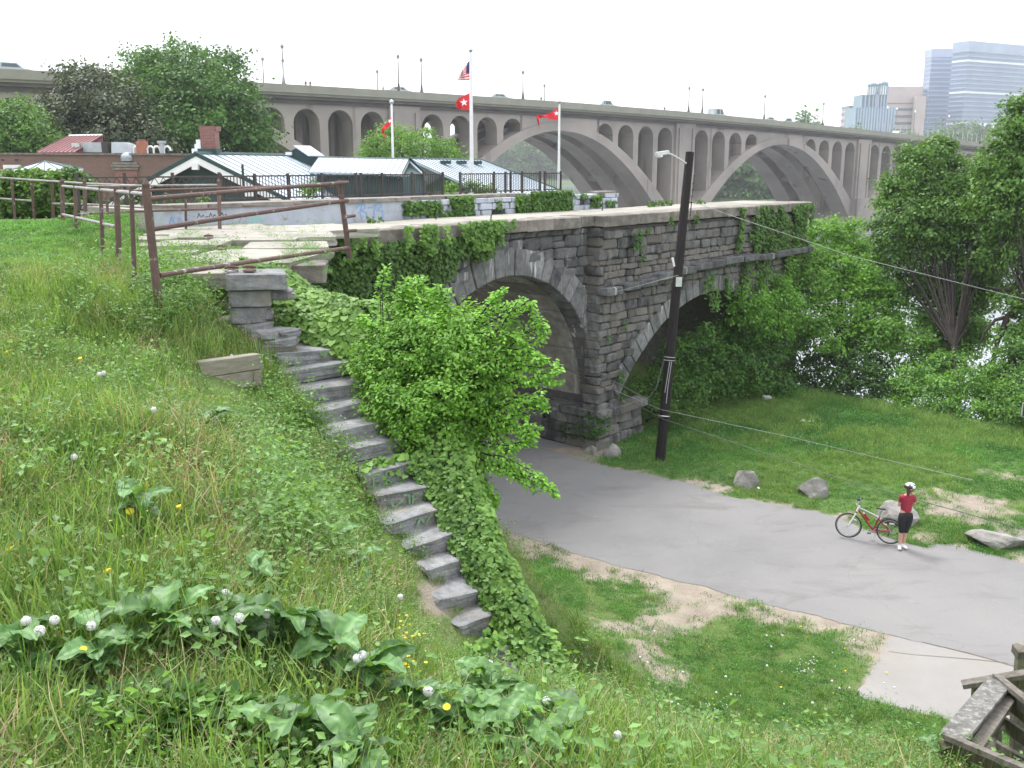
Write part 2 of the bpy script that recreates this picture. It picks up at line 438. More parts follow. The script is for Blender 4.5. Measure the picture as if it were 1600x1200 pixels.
MAT['dock'] = leaf_mat('dock_leaf', (0.045, 0.13, 0.03), (0.19, 0.34, 0.12), 0.3, 0.42, 0.3)
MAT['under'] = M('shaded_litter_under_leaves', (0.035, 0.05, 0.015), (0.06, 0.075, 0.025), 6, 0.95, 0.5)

# ------------------------------------------------------------------ plan of the place
E1 = Vector((0.645, 0.764, 0)); N1 = Vector((-0.764, 0.645, 0))       # along the aqueduct wall, and into it
CW = Vector((3.45, 33.05, 0))
def wp(s, off, z): return CW + E1 * s + N1 * off + Vector((0, 0, z))
DS = Vector((0.63, -0.777, 0)); ES = Vector((0.777, 0.63, 0))          # stairs: downhill, and along a tread
S1 = Vector((-3.19, 12.78, 7.07)); RISE, RUN, NSTEP = 0.19, 0.35, 15

def inpoly(P, poly):
    P = np.asarray(P, float); x, y = P[:, 0], P[:, 1]
    c = np.zeros(len(P), bool); n = len(poly); j = n - 1
    for i in range(n):
        xi, yi = poly[i][0], poly[i][1]; xj, yj = poly[j][0], poly[j][1]
        k = ((yi > y) != (yj > y)) & (x < (xj - xi) * (y - yi) / (yj - yi + 1e-12) + xi)
        c ^= k; j = i
    return c

def polydist(P, poly, closed=True):
    P = np.asarray(P, float)[:, :2]; best = np.full(len(P), 1e9); n = len(poly)
    for i in range(n if closed else n - 1):
        a = np.array(poly[i][:2], float); b = np.array(poly[(i + 1) % n][:2], float)
        d = b - a; t = np.clip(((P - a) @ d) / max(d @ d, 1e-9), 0, 1)
        best = np.minimum(best, np.linalg.norm(P - a - t[:, None] * d, axis=1))
    return best

road_near = [atz(*q, 0) for q in [(690, 782), (760, 818), (830, 843), (900, 865), (1000, 893), (1100, 918), (1200, 946), (1300, 970), (1390, 993), (1440, 1003), (1520, 1022), (1600, 1045), (1760, 1088)]]
road_far = [atz(*q, 0) for q in [(1760, 915), (1600, 880), (1550, 868), (1510, 858), (1485, 851), (1462, 850), (1447, 856), (1413, 848), (1380, 838), (1340, 822), (1305, 810), (1275, 799), (1240, 794), (1215, 789), (1140, 776), (1075, 755), (1010, 741), (957, 731), (900, 715), (850, 700)]]
ROAD = [wp(-9.3, 16, 0), wp(-9.3, 0.2, 0)] + road_near + road_far + [wp(-0.9, 0.6, 0), wp(-0.9, 16, 0)]
PAD = [atz(*q, 0) for q in [(1392, 996), (1362, 1050), (1338, 1078), (1352, 1092), (1410, 1108), (1485, 1128), (1600, 1150), (1800, 1200), (1800, 1105), (1600, 1042), (1520, 1020), (1440, 1001)]]
VERGE = [atz(*q, 0) for q in [(690, 782), (760, 818), (900, 865), (1100, 918), (1300, 970), (1440, 1003), (1392, 1000), (1320, 992), (1210, 972), (1130, 968), (1100, 1000), (1060, 1010), (1000, 992), (960, 950), (940, 915), (880, 893), (830, 890), (780, 858), (745, 850), (650, 800)]]
ABUT = [wp(-13, 0.3, 0), wp(15.2, 0.3, 0), wp(15.2, 8, 0), wp(-13, 8, 0)]
WING = [Vector((-4.6, 23.5, 0)), Vector((-3.1, 15.4, 0)), Vector((-3.15, 13.2, 0))]

ctrl = []
def c_img(x, y, Z): ctrl.append(tuple(at(x, y, Z)))
for q in [(0, 1190, 3.6), (400, 1190, 3.8), (700, 1190, 4.2), (850, 1190, 4.8), (1000, 1195, 6.2), (1100, 1195, 9), (1200, 1195, 13), (1300, 1195, 14.6),
          (0, 1000, 4.6), (250, 1000, 4.8), (500, 1050, 5.0), (650, 1060, 5.5), (770, 1070, 6.2), (0, 800, 5.9), (200, 800, 6.2), (400, 850, 6.8),
          (550, 900, 8.0), (640, 960, 8.4), (0, 640, 7.8), (240, 660, 7.6), (400, 700, 9.8), (450, 780, 10.0), (0, 500, 11), (200, 500, 11.5), (330, 530, 12.5),
          (395, 620, 12.2), (360, 612, 11.6), (310, 585, 11.6), (0, 420, 15), (200, 430, 13.5), (150, 460, 12), (850, 1015, 15), (900, 1000, 17), (850, 900, 22), (805, 1100, 11.3),
          (1000, 1100, 14), (1000, 1000, 18.7), (1480, 1180, 14.5), (1400, 1190, 14.3), (700, 1040, 8.3), (900, 1100, 11.5)]: c_img(*q)
for x in (-30, -20, -13, -9, -6): 
    for y in (17, 22, 28, 31): ctrl.append((x, y, 8.03 if y < 30 else 7.95))
for y in (15.5, 18, 21): ctrl.append((-4.6, y, 7.85))
for q in [(0, 0, 7.9), (-3, 0, 8.0), (-8, 2, 8.1), (-14, 6, 8.2), (-30, 0, 8.3), (-9, 8, 8.05), (3, 0, 7.3), (6, 1, 6.2), (7, 6, 4.3), (3.4, 8, 4.3), (11, 4, 3.2), (10, 10, 1.6), (14, 9, 0.8),
          (20, 8, 0.6), (7, 12.5, 1.2), (5.3, 13, 1.5), (25, 0, 3), (40, 0, 3)]: ctrl.append(q)
for i in range(NSTEP):
    p = S1 + DS * RUN * i; z = S1.z - RISE * i
    a = p - ES * 0.25; ctrl.append((a.x, a.y, z - 0.02))
    a = p + ES * 0.8 ; ctrl.append((a.x, a.y, z - 0.38))
    k = i / (NSTEP - 1)
    a = p + ES * 1.9; ctrl.append((a.x, a.y, z - 0.9))
    for off, frac in ((3.4, 0.45), (5.2, 0.14), (7.5, 0.03)):
        a = p + ES * off
        if not (a.y > 24): ctrl.append((a.x, a.y, max(0.05, (z - 0.6) * frac * (1 - 0.2 * k))))
for x, y in [(-3.2, 18), (-2.2, 20), (-1, 19), (-2.6, 23), (0, 22), (2, 21), (1, 24), (4, 20), (6, 18), (8, 17), (12, 16), (16, 14), (24, 14), (40, 14)]:
    ctrl.append((x, y, {(-3.2, 18): 3.5, (-2.2, 20): 1.2, (-1, 19): 1.0, (-2.6, 23): 0.5}.get((x, y), 0.1)))
for x in (-1, 5, 12, 20, 30, 45):
    for y in (26, 30, 36): ctrl.append((x, y, 0.05))
CT = np.array(ctrl)
D = np.linalg.norm(CT[:, None, :2] - CT[None, :, :2], axis=2)
n_ = len(CT)
A_ = np.zeros((n_ + 3, n_ + 3)); A_[:n_, :n_] = D - 0.04 * np.eye(n_); A_[:n_, n_] = 1; A_[:n_, n_ + 1:] = CT[:, :2]; A_[n_, :n_] = 1; A_[n_ + 1:, :n_] = CT[:, :2].T
W_ = np.linalg.solve(A_, np.concatenate([CT[:, 2], [0, 0, 0]]))

def vnoise(P, sc, seed=0):
    """smooth value noise, vectorised"""
    P = np.asarray(P, float)[:, :2] * sc + seed * 17.13
    i = np.floor(P).astype(int); f = P - i; f = f * f * (3 - 2 * f)
    def h(a, b): return np.mod(np.sin(a * 127.1 + b * 311.7) * 43758.5453, 1.0)
    a = h(i[:, 0], i[:, 1]); b = h(i[:, 0] + 1, i[:, 1]); c = h(i[:, 0], i[:, 1] + 1); d = h(i[:, 0] + 1, i[:, 1] + 1)
    return (a * (1 - f[:, 0]) + b * f[:, 0]) * (1 - f[:, 1]) + (c * (1 - f[:, 0]) + d * f[:, 0]) * f[:, 1]

def fbm(P, sc, seed=0):
    return (vnoise(P, sc, seed) * 0.5 + vnoise(P, sc * 2.1, seed + 1) * 0.3 + vnoise(P, sc * 4.3, seed + 2) * 0.2)

LANDING = [tuple(atz(x, y, 8.05)[:2]) for x, y in ((205, 352), (205, 385), (262, 432), (345, 450), (520, 440), (640, 380), (780, 325), (500, 322), (250, 342))]
BANKA, BANKB = Vector((11.5, 43.3, 0)), Vector((18.6, 34.3, 0))          # river edge of the grass
BD = (BANKB - BANKA).normalized(); BN = Vector((-BD.y, BD.x, 0))
if BN.y < 0: BN = -BN

def TZ(P):
    """height of the ground at points P (n,2)"""
    P = np.asarray(P, float)[:, :2]
    out = np.empty(len(P))
    for k in range(0, len(P), 20000):
        q = P[k:k + 20000]
        d = np.linalg.norm(q[:, None] - CT[None, :, :2], axis=2)
        out[k:k + 20000] = d @ W_[:n_] + W_[n_] + q @ W_[n_ + 1:]
    x, y = P[:, 0], P[:, 1]
    far = np.clip((y - 26) / 4, 0, 1) * np.clip((x + 1.5) / 1.5, 0, 1)
    out = out * (1 - far) + 0.05 * far
    s = (x - CW.x) * E1.x + (y - CW.y) * E1.y; off = (x - CW.x) * N1.x + (y - CW.y) * N1.y
    out = np.where(inpoly(P, LANDING), np.minimum(out, 7.86), out)
    # the level road corridor and the wall's foot
    cor = (s > -9.7) & (off > -0.6) & (s < 30)
    out = np.where(cor, np.minimum(out, 0.05), out)
    hill = (s < -12.2) & (y > 24.5)
    out = np.where(hill & (off > -1.5), 7.9, out)
    out = np.where((s > -12.6) & (s <= -9.7) & (off > 0.2), np.minimum(out, 0.0), out)
    out = np.maximum(out, np.where(y < 16, 0.04, -10))
    out = np.where(y > 14, np.maximum(out, 0.03), out)
    out = np.where((x < -12) & (y > 32), 8.0 - np.clip((y - 32) * 0.4, 0, 3.5), out)
    # fall to the river
    rv = (x - BANKA.x) * BN.x + (y - BANKA.y) * BN.y + 1.2 * (fbm(P, 0.35, 5) - 0.5)
    east = (s > -1)
    out = np.where(east, out - np.clip(rv, 0, 12) * 0.75, out)
    near = (np.clip((y - 40) / 8, 0, 1) * (s <= -1) * (x > -60)) 
    out = np.where(near > 0, np.minimum(out, 8 - 4.5 * near), out)
    bump = (fbm(P, 0.8, 3) - 0.5) * 0.16 + (fbm(P, 3.0, 9) - 0.5) * 0.05
    flat = inpoly(P, ROAD) | inpoly(P, PAD) 
    dd = np.minimum(polydist(P, ROAD), polydist(P, PAD))
    w = np.where(flat, 0, np.clip(dd / 1.2, 0, 1))
    out = out * w + 0.0 * (1 - w) if False else np.where(flat, 0.0, out * np.clip(dd / 1.0, 0, 1) ** 0.8 + 0)
    out = out + bump * w
    return out

def axis(segs):
    a = []
    for lo, hi, st in segs: a += list(np.arange(lo, hi, st))
    a.append(segs[-1][1]); return np.array(a)
gx = axis([(-90, -30, 5), (-30, -12, 0.6), (-12, 10, 0.16), (10, 22, 0.3), (22, 60, 2)])
gy = axis([(-14, 0, 1), (0, 16, 0.16), (16, 46, 0.25), (46, 62, 1.5), (62, 120, 6)])
GX, GY = np.meshgrid(gx, gy)
GP = np.stack([GX.ravel(), GY.ravel()], 1)
GZ = TZ(GP)
nx, ny = len(gx), len(gy)
ii = (np.arange(ny - 1)[:, None] * nx + np.arange(nx - 1)[None, :]).ravel()
GF = np.stack([ii, ii + 1, ii + nx + 1, ii + nx], 1)

def dirtmask(P):
    P = np.asarray(P, float)[:, :2]
    ins = inpoly(P, VERGE); d = polydist(P, VERGE)
    m = np.where(ins, np.minimum(0.56 + d * 0.5, 0.66), 0.5 - d * 0.8)
    m = np.maximum(m, 1.0 - polydist(P, [tuple(v) for v in road_near], False) * 0.40)
    # bare band along the far edge of the road and the rim of the pad
    df = polydist(P, [tuple(v) for v in road_far], False)
    m = np.maximum(m, 0.62 - df * 0.55)
    # the worn patch right of the cyclist, by the big rocks
    for (cx, cy, r, a) in [tuple(atz(1520, 800, 0)[:2]) + (1.9, .8), tuple(atz(1450, 775, 0)[:2]) + (1.2, .6), tuple(atz(1110, 762, 0)[:2]) + (1.1, .75), tuple(atz(1040, 950, 0)[:2]) + (1.9, .62),
                           tuple(atz(1580, 745, 0)[:2]) + (1.3, .6), tuple(atz(980, 1005, 0.6)[:2]) + (1.2, .55), tuple(atz(890, 1010, 1.4)[:2]) + (1.1, .5), tuple(atz(1440, 838, 0)[:2]) + (.9, .9)]:
        dd = np.hypot(P[:, 0] - cx, P[:, 1] - cy)
        m = np.maximum(m, a * np.clip(1.3 - dd / r, 0, 1))
    bk = (P[:, 1] < 26) & (P[:, 0] > -1)
    m = m + np.where(bk, (fbm(P, 0.55, 21) - 0.47) * 1.3, 0)
    # shade under the arch, where nothing grows
    s = (P[:, 0] - CW.x) * E1.x + (P[:, 1] - CW.y) * E1.y; off = (P[:, 0] - CW.x) * N1.x + (P[:, 1] - CW.y) * N1.y
    m = np.maximum(m, np.where((s > -11) & (s < 0) & (off > -0.8), 0.8, 0))
    dp = polydist(P, PAD); m = np.maximum(m, 0.60 - dp * 0.9)
    return m + (fbm(P, 0.9, 11) - 0.5) * 0.7 + (fbm(P, 3.1, 13) - 0.5) * 0.5

def ground_material():
    m = bpy.data.materials.new('meadow_ground'); m.use_nodes = True
    nt = m.node_tree; b = nt.nodes['Principled BSDF']
    p = pos(nt)
    g = mixc(nt, ramp(nt, noise_out(nt, 0.9, 6, 0.65, p), 0.35, 0.65), (0.05, 0.12, 0.025), (0.10, 0.17, 0.045))
    g = mixc(nt, ramp(nt, noise_out(nt, 9, 5, 0.7, p), 0.45, 0.7), g, (0.17, 0.14, 0.085))
    g = mixc(nt, ramp(nt, noise_out(nt, 30, 4, 0.7, p), 0.4, 0.65), g, (0.14, 0.20, 0.06))
    d = mixc(nt, ramp(nt, noise_out(nt, 1.2, 6, 0.65, p), 0.35, 0.65), (0.35, 0.295, 0.235), (0.20, 0.165, 0.13))
    d = mixc(nt, ramp(nt, noise_out(nt, 45, 4, 0.75, p), 0.45, 0.75), d, (0.42, 0.37, 0.31))
    d = mixc(nt, ramp(nt, noise_out(nt, 0.5, 7, 0.75, p, 0.8), 0.5, 0.75), d, (0.19, 0.16, 0.135))
    d = mixc(nt, ramp(nt, noise_out(nt, 90, 2, 0.6, p), 0.62, 0.70), d, (0.5, 0.47, 0.43))
    a = nd(nt, 'ShaderNodeAttribute', attribute_name='dirt').outputs['Fac']
    ad = nd(nt, 'ShaderNodeMath', operation='ADD'); nt.links.new(a, ad.inputs[0])
    nz = nd(nt, 'ShaderNodeMapRange'); nz.inputs[3].default_value = -0.3; nz.inputs[4].default_value = 0.3
    nt.links.new(noise_out(nt, 5, 6, 0.7, p), nz.inputs[0]); nt.links.new(nz.outputs[0], ad.inputs[1])
    c = mixc(nt, ramp(nt, ad.outputs[0], 0.42, 0.62), g, d)
    nt.links.new(c, b.inputs['Base Color']); b.inputs['Roughness'].default_value = 0.97
    b.inputs['Specular IOR Level'].default_value = 0.1
    bn = nd(nt, 'ShaderNodeBump'); bn.inputs['Strength'].default_value = 0.6; bn.inputs['Distance'].default_value = 0.04
    nt.links.new(noise_out(nt, 35, 5, 0.7, p), bn.inputs['Height']); nt.links.new(bn.outputs[0], b.inputs['Normal'])
    return m
MAT['ground'] = ground_material()
ground = np_mesh('ground', np.column_stack([GP, GZ]), GF, MAT['ground'], smooth=True)
at_ = ground.data.attributes.new('dirt', 'FLOAT', 'POINT'); at_.data.foreach_set('value', dirtmask(GP).astype(np.float32))
tag(ground, kind='structure')

def wobble(poly, step=0.15, amp=0.09):
    out = []; n = len(poly)
    for i in range(n):
        a, b = Vector(poly[i]), Vector(poly[(i + 1) % n]); L = (b - a).length; k = max(1, int(L / step))
        for j in range(k):
            p = a.lerp(b, j / k); v = mnoise.noise_vector(p * 1.3); w = mnoise.noise_vector(p * 5.0)
            out.append((p.x + v.x * amp + w.x * amp * 0.8, p.y + v.y * amp + w.y * amp * 0.8, p.z))
    return out
def sheet(name, poly, z, m):
    pl = wobble(poly)
    o = mesh_obj(name, [(p[0], p[1], z) for p in pl], [tuple(range(len(pl)))], m)
    bm = bmesh.new(); bm.from_mesh(o.data); bmesh.ops.triangulate(bm, faces=bm.faces)
    for f in bm.faces:
        if f.normal.z < 0: f.normal_flip()
    bm.to_mesh(o.data); bm.free()
    return tag(o, kind='structure')
sheet('concrete_pad', PAD, 0.006, MAT['pad'])
sheet('road', ROAD, 0.010, MAT['asphalt'])
# crack across the pad's mouth and the worn seam along the road
def strip(name, pts, w, z, m):
    v, f = [], []
    for i, p in enumerate(pts):
        a = pts[max(i - 1, 0)]; b = pts[min(i + 1, len(pts) - 1)]
        d = (Vector(b) - Vector(a)); d.z = 0; d.normalize(); q = Vector((-d.y, d.x, 0)) * w * (0.5 + 0.8 * abs(mnoise.noise(Vector(p) * 3)))
        v += [Vector((p[0], p[1], z)) + q, Vector((p[0], p[1], z)) - q]
        if i: f.append((2 * i - 2, 2 * i - 1, 2 * i + 1, 2 * i))
    return tag(mesh_obj(name, v, f, m), kind='structure')
def dens(a, step=0.3, amp=0.05):
    out = []
    for i in range(len(a) - 1):
        k = max(1, int((a[i + 1] - a[i]).length / step))
        for j in range(k):
            p = a[i].lerp(a[i + 1], j / k); out.append(p + mnoise.noise_vector(p * 2.0) * amp)
    out.append(a[-1]); return out
strip('pavement_crack', dens([atz(*q, 0) for q in [(1388, 1018), (1430, 1024), (1480, 1028), (1530, 1032), (1575, 1037)]]), 0.012, 0.015, MAT['crack'])
strip('pavement_seam', dens([atz(*q, 0) for q in [(1440, 1004), (1510, 1021), (1600, 1046), (1700, 1072)]]), 0.02, 0.0155, MAT['crack'])

# river
def water_material():
    m = bpy.data.materials.new('river_water'); m.use_nodes = True
    nt = m.node_tree; b = nt.nodes['Principled BSDF']
    b.inputs['Base Color'].default_value = (0.20, 0.22, 0.24, 1); b.inputs['Roughness'].default_value = 0.08
    b.inputs['IOR'].default_value = 1.33; b.inputs['Specular IOR Level'].default_value = 0.8
    p = pos(nt)
    bn = nd(nt, 'ShaderNodeBump'); bn.inputs['Strength'].default_value = 0.35; bn.inputs['Distance'].default_value = 0.10
    nt.links.new(noise_out(nt, 1.1, 5, 0.6, p, 0.3), bn.inputs['Height']); nt.links.new(bn.outputs[0], b.inputs['Normal'])
    return m
MAT['water'] = water_material()
tag(mesh_obj('river', [(-400, 20, -5), (900, 20, -5), (900, 1370, -5), (-400, 1370, -5)], [(0, 1, 2, 3)], MAT['water']), kind='structure')
# the ground goes on below and beyond: river bed, far shore
mesh_bed = tag(mesh_obj('river_bed', [(-980, -90, -7.5), (980, -90, -7.5), (980, 1390, -7.5), (-980, 1390, -7.5)], [(0, 1, 2, 3)], MAT['soil']), kind='structure')
MAT['farland'] = M('far_woodland_floor', (0.06, 0.10, 0.04), (0.09, 0.13, 0.05), 0.02, 0.95, 0)
fs = [(43, 735), (62, 520), (78, 375), (100, 310), (125, 292), (200, 300), (330, 330), (890, 420)]
fv, ff = [], []
for k, (x, y) in enumerate(fs):
    fv += [(x, y, -5.6), (x + 6, y + 8, -3.2), (x + 60, y + 70, 0), (min(x + 300, 960), min(y + 900, 1385), 5)]
    if k:
        for j in range(3): ff.append(((k - 1) * 4 + j, k * 4 + j, k * 4 + j + 1, (k - 1) * 4 + j + 1))
fv += [(-600, 800, -5.6), (-600, 812, -3), (-600, 870, 0), (-900, 1385, 5)]; n0 = len(fv) - 4
for j in range(3): ff.append((n0 + j, j, j + 1, n0 + j + 1))
tag(mesh_obj('far_shore', fv, ff, MAT['farland']), kind='structure')
mesh_near = tag(mesh_obj('near_shore', [(-400, 60, 3.2), (-10, 60, 3.2), (-6, 100, 2.0), (-25, 160, 1.5), (-60, 400, 1), (-400, 500, 3)], [(0, 1, 2, 3, 4, 5)], MAT['farland']), kind='structure')

# ------------------------------------------------------------------ masonry
def block_mesh(name, seed, m, bev=0.07, jit=0.07, cuts=0, rough=0.0):
    r = random.Random(seed)
    bm = bmesh.new(); bmesh.ops.create_cube(bm, size=1)
    for v in bm.verts: v.co += Vector([r.uniform(-jit, jit) for _ in range(3)])
    bmesh.ops.bevel(bm, geom=bm.edges[:], offset=bev, segments=1, affect='EDGES')
    if cuts:
        bmesh.ops.subdivide_edges(bm, edges=bm.edges[:], cuts=cuts, use_grid_fill=True)
        for v in bm.verts: v.co += mnoise.noise_vector(v.co * 3.1 + Vector((seed, 0, 0))) * rough
    me = bpy.data.meshes.new(name); bm.to_mesh(me); bm.free(); setmat(me, m)
    return me
POOL = {}
def pool(key, n, m, **kw):
    if key not in POOL: POOL[key] = [block_mesh(key, i + 31 * len(POOL), m, **kw) for i in range(n)]
    return POOL[key]

def inst(name, me, loc, scale, rot3, parent):
    o = bpy.data.objects.new(name, me); link(o, parent)
    o.matrix_basis = Matrix.Translation(loc) @ rot3.to_4x4() @ Matrix.Diagonal((*scale, 1))
    return o

WALLR = Matrix((E1, N1, Vector((0, 0, 1)))).transposed()     # local x along the wall, y inward, z up
abut = empty('aqueduct_abutment', (0, 0, 0), 'ruined dark rubble stone abutment with two arches and a flat top beside the road', 'stone bridge')

TOP = 7.9
# core bodies with notched arches
def arch1(s):   # intrados height
    d = abs(s + 4.95); R = 4.6
    return 1.68 + math.sqrt(max(R * R - d * d, 0)) if d < R else None
def arch2(s):
    d = abs(s - 6.6); R = 8.0
    return -3.25 + math.sqrt(max(R * R - d * d, 0)) if d < 6.1 else None
def core(name, s0, s1, off0, off1, fn, sa, sb, top, base):
    pts = [(s0, base)]
    pts += [(sa, base)]
    n = 40
    for i in range(n + 1):
        s = sa + (sb - sa) * (1 - math.cos(math.pi * i / n)) / 2
        s = min(max(s, sa + 1e-3), sb - 1e-3)
        z = fn(s); pts.append((s, z if z is not None else base + 0.2))
    pts += [(sb, base), (s1, base), (s1, top), (s0, top)]
    m = MB(); m.sweep([wp(s, off0, z) for s, z in pts], N1 * (off1 - off0))
    o = m.build(name, MAT['mortar'], abut, fix=True)
    bm = bmesh.new(); bm.from_mesh(o.data); bmesh.ops.triangulate(bm, faces=[f for f in bm.faces if len(f.verts) > 4]); bm.to_mesh(o.data); bm.free()
    return o
core('wall_core', -13.2, -0.3, 0.56, 9.0, arch1, -9.55, -0.35, 7.53, -0.5)
core('wall_core', -0.75, 0.2, 0.06, 0.5, lambda s: None, -0.6, -0.59, 7.5, -1.0)
core('wall_core', -0.3, 15.0, 0.061, 3.1, arch2, 0.5, 12.7, 7.49, -6.5)
core('wall_core', -0.3, 15.0, 3.1, 9.0, arch2, 0.5, 12.7, 6.4, -6.5)

def masonry(s0, s1, z0, z1, off, keep, ch=(0.18, 0.42), cw=(0.26, 0.8), m='stone', seed=1, first=300, proud=0.09):
    r = random.Random(seed); items = []
    z = z0
    while z < z1 - 0.1:
        h = min(r.uniform(*ch), z1 - z)
        s = s0 - r.uniform(0, 0.3)
        while s < s1:
            w = r.uniform(*cw) * (1.25 if h > 0.33 else 0.9)
            if s + w > s1: w = s1 - s
            if w > 0.12 and keep(s + w / 2, z + h / 2, w, h):
                if h > 0.36 and r.random() < 0.3 and w > 0.3:
                    items.append((s + w / 2, z + h * 0.27, w, h * 0.54)); items.append((s + w / 2, z + h * 0.77, w, h * 0.46))
                else: items.append((s + w / 2, z + h / 2, w, h))
            s += w
        z += h
    items.sort(key=lambda q: -(q[2] * q[3]) / ((CW + E1 * q[0]).length ** 2))
    bank = pool(m + 'blk', 14, MAT[m], bev=0.14, jit=0.11)
    rest = MB()
    for k, (s, z, w, h) in enumerate(items):
        off2 = off - r.uniform(0, proud)
        me = bank[r.randrange(len(bank))]
        loc = wp(s, off2 + 0.13, z)
        R = WALLR @ Euler((r.gauss(0, 0.025), r.gauss(0, 0.02), r.gauss(0, 0.03))).to_matrix()
        sc = (w - 0.015, 0.34, h - 0.012)
        if k < first: inst('stone', me, loc, sc, R, abut)
        else:
            Mx = Matrix.Translation(loc) @ R.to_4x4() @ Matrix.Diagonal((*sc, 1))
            rest.add([Mx @ v.co for v in me.vertices], [tuple(p.vertices) for p in me.polygons])
    if rest.v: tag(rest.build('small_wall_stones', MAT[m], abut, fix=False), kind='stuff')

def keep1(s, z, w, h):
    d = math.hypot(s + 4.95, max(z - 1.68, 0)); 
    if z < 1.3: return s < -9.9 
    return d > 4.6 + 0.55 + 0.0
def keep2(s, z, w, h):
    if 5.42 < z < 5.75 and s > 3.5: return True
    d = math.hypot(s - 6.6, z + 3.25)
    return d > 8.0 + 0.5 and not (s > 12.6 and z < 0) or (abs(s - 6.6) > 6.5)
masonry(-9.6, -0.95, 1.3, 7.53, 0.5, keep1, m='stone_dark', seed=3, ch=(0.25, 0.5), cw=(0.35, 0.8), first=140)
masonry(-0.75, 15.0, 1.3, 7.5, 0.0, keep2, m='stone', seed=5, first=160)
# face of the step between the two walls (return) and end wall
mb = MB()
for k in range(20):
    z = 1.3 + k * 0.31
    inst('return_stone', POOL['stoneblk'][k % 14], wp(-0.85, 0.25, z + 0.15), (0.26, 0.62, 0.30), WALLR, abut)
for k in range(20):
    for j in range(5):
        inst('end_stone', POOL['stoneblk'][(k * 5 + j) % 14], wp(15.05, 0.35 + j * 0.62 + (k % 2) * 0.2, 1.4 + k * 0.31), (0.3, 0.6, 0.30), WALLR, abut)

# arch rings
def ring(sc, zc, R, a0, a1, n, off, th, seed, parent, m='voussoir'):
    r = random.Random(seed)
    for i in range(n):
        b0 = a0 + (a1 - a0) * i / n; b1 = a0 + (a1 - a0) * (i + 1) / n; g = 0.006 / R * 2
        T = th * r.uniform(0.93, 1.05); o = off - r.uniform(0.0, 0.04); dpt = 0.7
        q = [(R - r.uniform(0, 0.02), b0 + g), (R + T, b0 + g), (R + T, b1 - g), (R - r.uniform(0, 0.02), b1 - g)]
        pts = [wp(sc + math.cos(b) * rr, o, zc + math.sin(b) * rr) for rr, b in q]
        m_ = MB().sweep(pts, N1 * dpt)
        ob = m_.build('voussoir', MAT[m], parent)
        bm = bmesh.new(); bm.from_mesh(ob.data); bmesh.ops.bevel(bm, geom=bm.edges[:], offset=0.022, segments=1, affect='EDGES'); bm.to_mesh(ob.data); bm.free()
ring(-4.95, 1.68, 4.58, 0.0, math.pi, 33, 0.42, 0.82, 4, abut)
ring(6.6, -3.25, 7.98, math.radians(38), math.radians(142), 30, -0.06, 0.62, 6, abut)
# vault lining
def vault(sc, zc, R, a0, a1, n, off0, off1, seed):
    r = random.Random(seed)
    for i in range(n):
        b0 = a0 + (a1 - a0) * i / n; b1 = a0 + (a1 - a0) * (i + 1) / n; g = 0.012 / R
        o = off0 + r.uniform(-0.3, 0)
        while o < off1:
            L = r.uniform(1.2, 2.6); T = r.uniform(0.02, 0.09)
            e = min(o + L, off1 + 0.1); oo = max(o, off0)
            q = [(R + 0.1, b0 + g), (R - T, b0 + g), (R - T, b1 - g), (R + 0.1, b1 - g)]
            MB().sweep([wp(sc + math.cos(b) * rr, oo + 0.01, zc + math.sin(b) * rr) for rr, b in q], N1 * (e - oo - 0.02)).build('vault_stone', MAT['vault'], abut)
            o = e
vault(-4.95, 1.68, 4.62, 0.0, math.pi, 17, 1.1, 8.9, 9)
# jamb stones below the springing, both sides of the road tunnel
for side, s in ((0, -0.38), (1, -9.52)):
    z = 0.0
    for k, h in enumerate((0.42, 0.42, 0.4)):
        o = 0.5
        while o < 8.8:
            L = min(random.uniform(0.9, 1.7), 8.9 - o)
            inst('jamb_stone', pool('vaultblk', 6, MAT['vault'], bev=0.05, jit=0.03)[k], wp(s + (0.12 if side == 0 else -0.12), o + L / 2, z + h / 2), (0.5, L - 0.02, h - 0.015), WALLR, abut)
            o += L
        z += h
# ledge (impost) that wraps the pier, and the pier's footing
def run(name, p0, p1, w, h, m, nose, seg=(0.9, 1.6), drop=None, jit=0.02):
    L = (p1 - p0).length; d = (p1 - p0).normalized(); q = Vector((-d.y, d.x, 0)); R = Matrix((d, q, Vector((0, 0, 1)))).transposed()
    t = 0
    while t < L:
        l = min(random.uniform(*seg), L - t)
        if L - t - l < 0.4: l = L - t
        c = p0 + d * (t + l / 2); dz = drop(t + l / 2) if drop else 0
        inst(name, pool(name + 'blk', 7, m, bev=0.12, jit=0.04, cuts=1, rough=0.05)[random.randrange(7)], c + Vector((0, 0, dz + random.gauss(0, jit * 0.5))), (l * 1.0 - 0.015, w, h), R, abut)
        t += l
run('ledge_stone', wp(-0.62, 0.3, 1.28), wp(-0.62, 8.6, 1.28), 0.95, 0.3, MAT['stone'], 0)
run('ledge_stone', wp(-1.05, -0.05, 1.28), wp(1.8, -0.05, 1.28), 0.6, 0.3, MAT['stone'], 0)
for k in range(3):
    for j in range(4):
        inst('footing_stone', POOL['stoneblk'][(3 * k + j) % 14], wp(-0.75 + j * 0.72, 0.12, 0.2 + k * 0.37), (0.75, 0.6, 0.4), WALLR, abut)
for k in range(3):
    for j in range(8):
        inst('footing_stone', POOL['stoneblk'][(5 * k + j) % 14], wp(-0.72, 0.8 + j * 1.0, 0.2 + k * 0.37), (0.5, 1.0, 0.4), WALLR, abut)
run('string_course_stone', wp(-1.0, -0.16, 5.42), wp(15.0, -0.16, 5.42), 0.62, 0.28, MAT['stone_dark'], 0, drop=lambda t: 0.42 * (1 - math.cos(min(t / 7.5, 1) * math.pi)) / 2 + 0.0, jit=0.05)
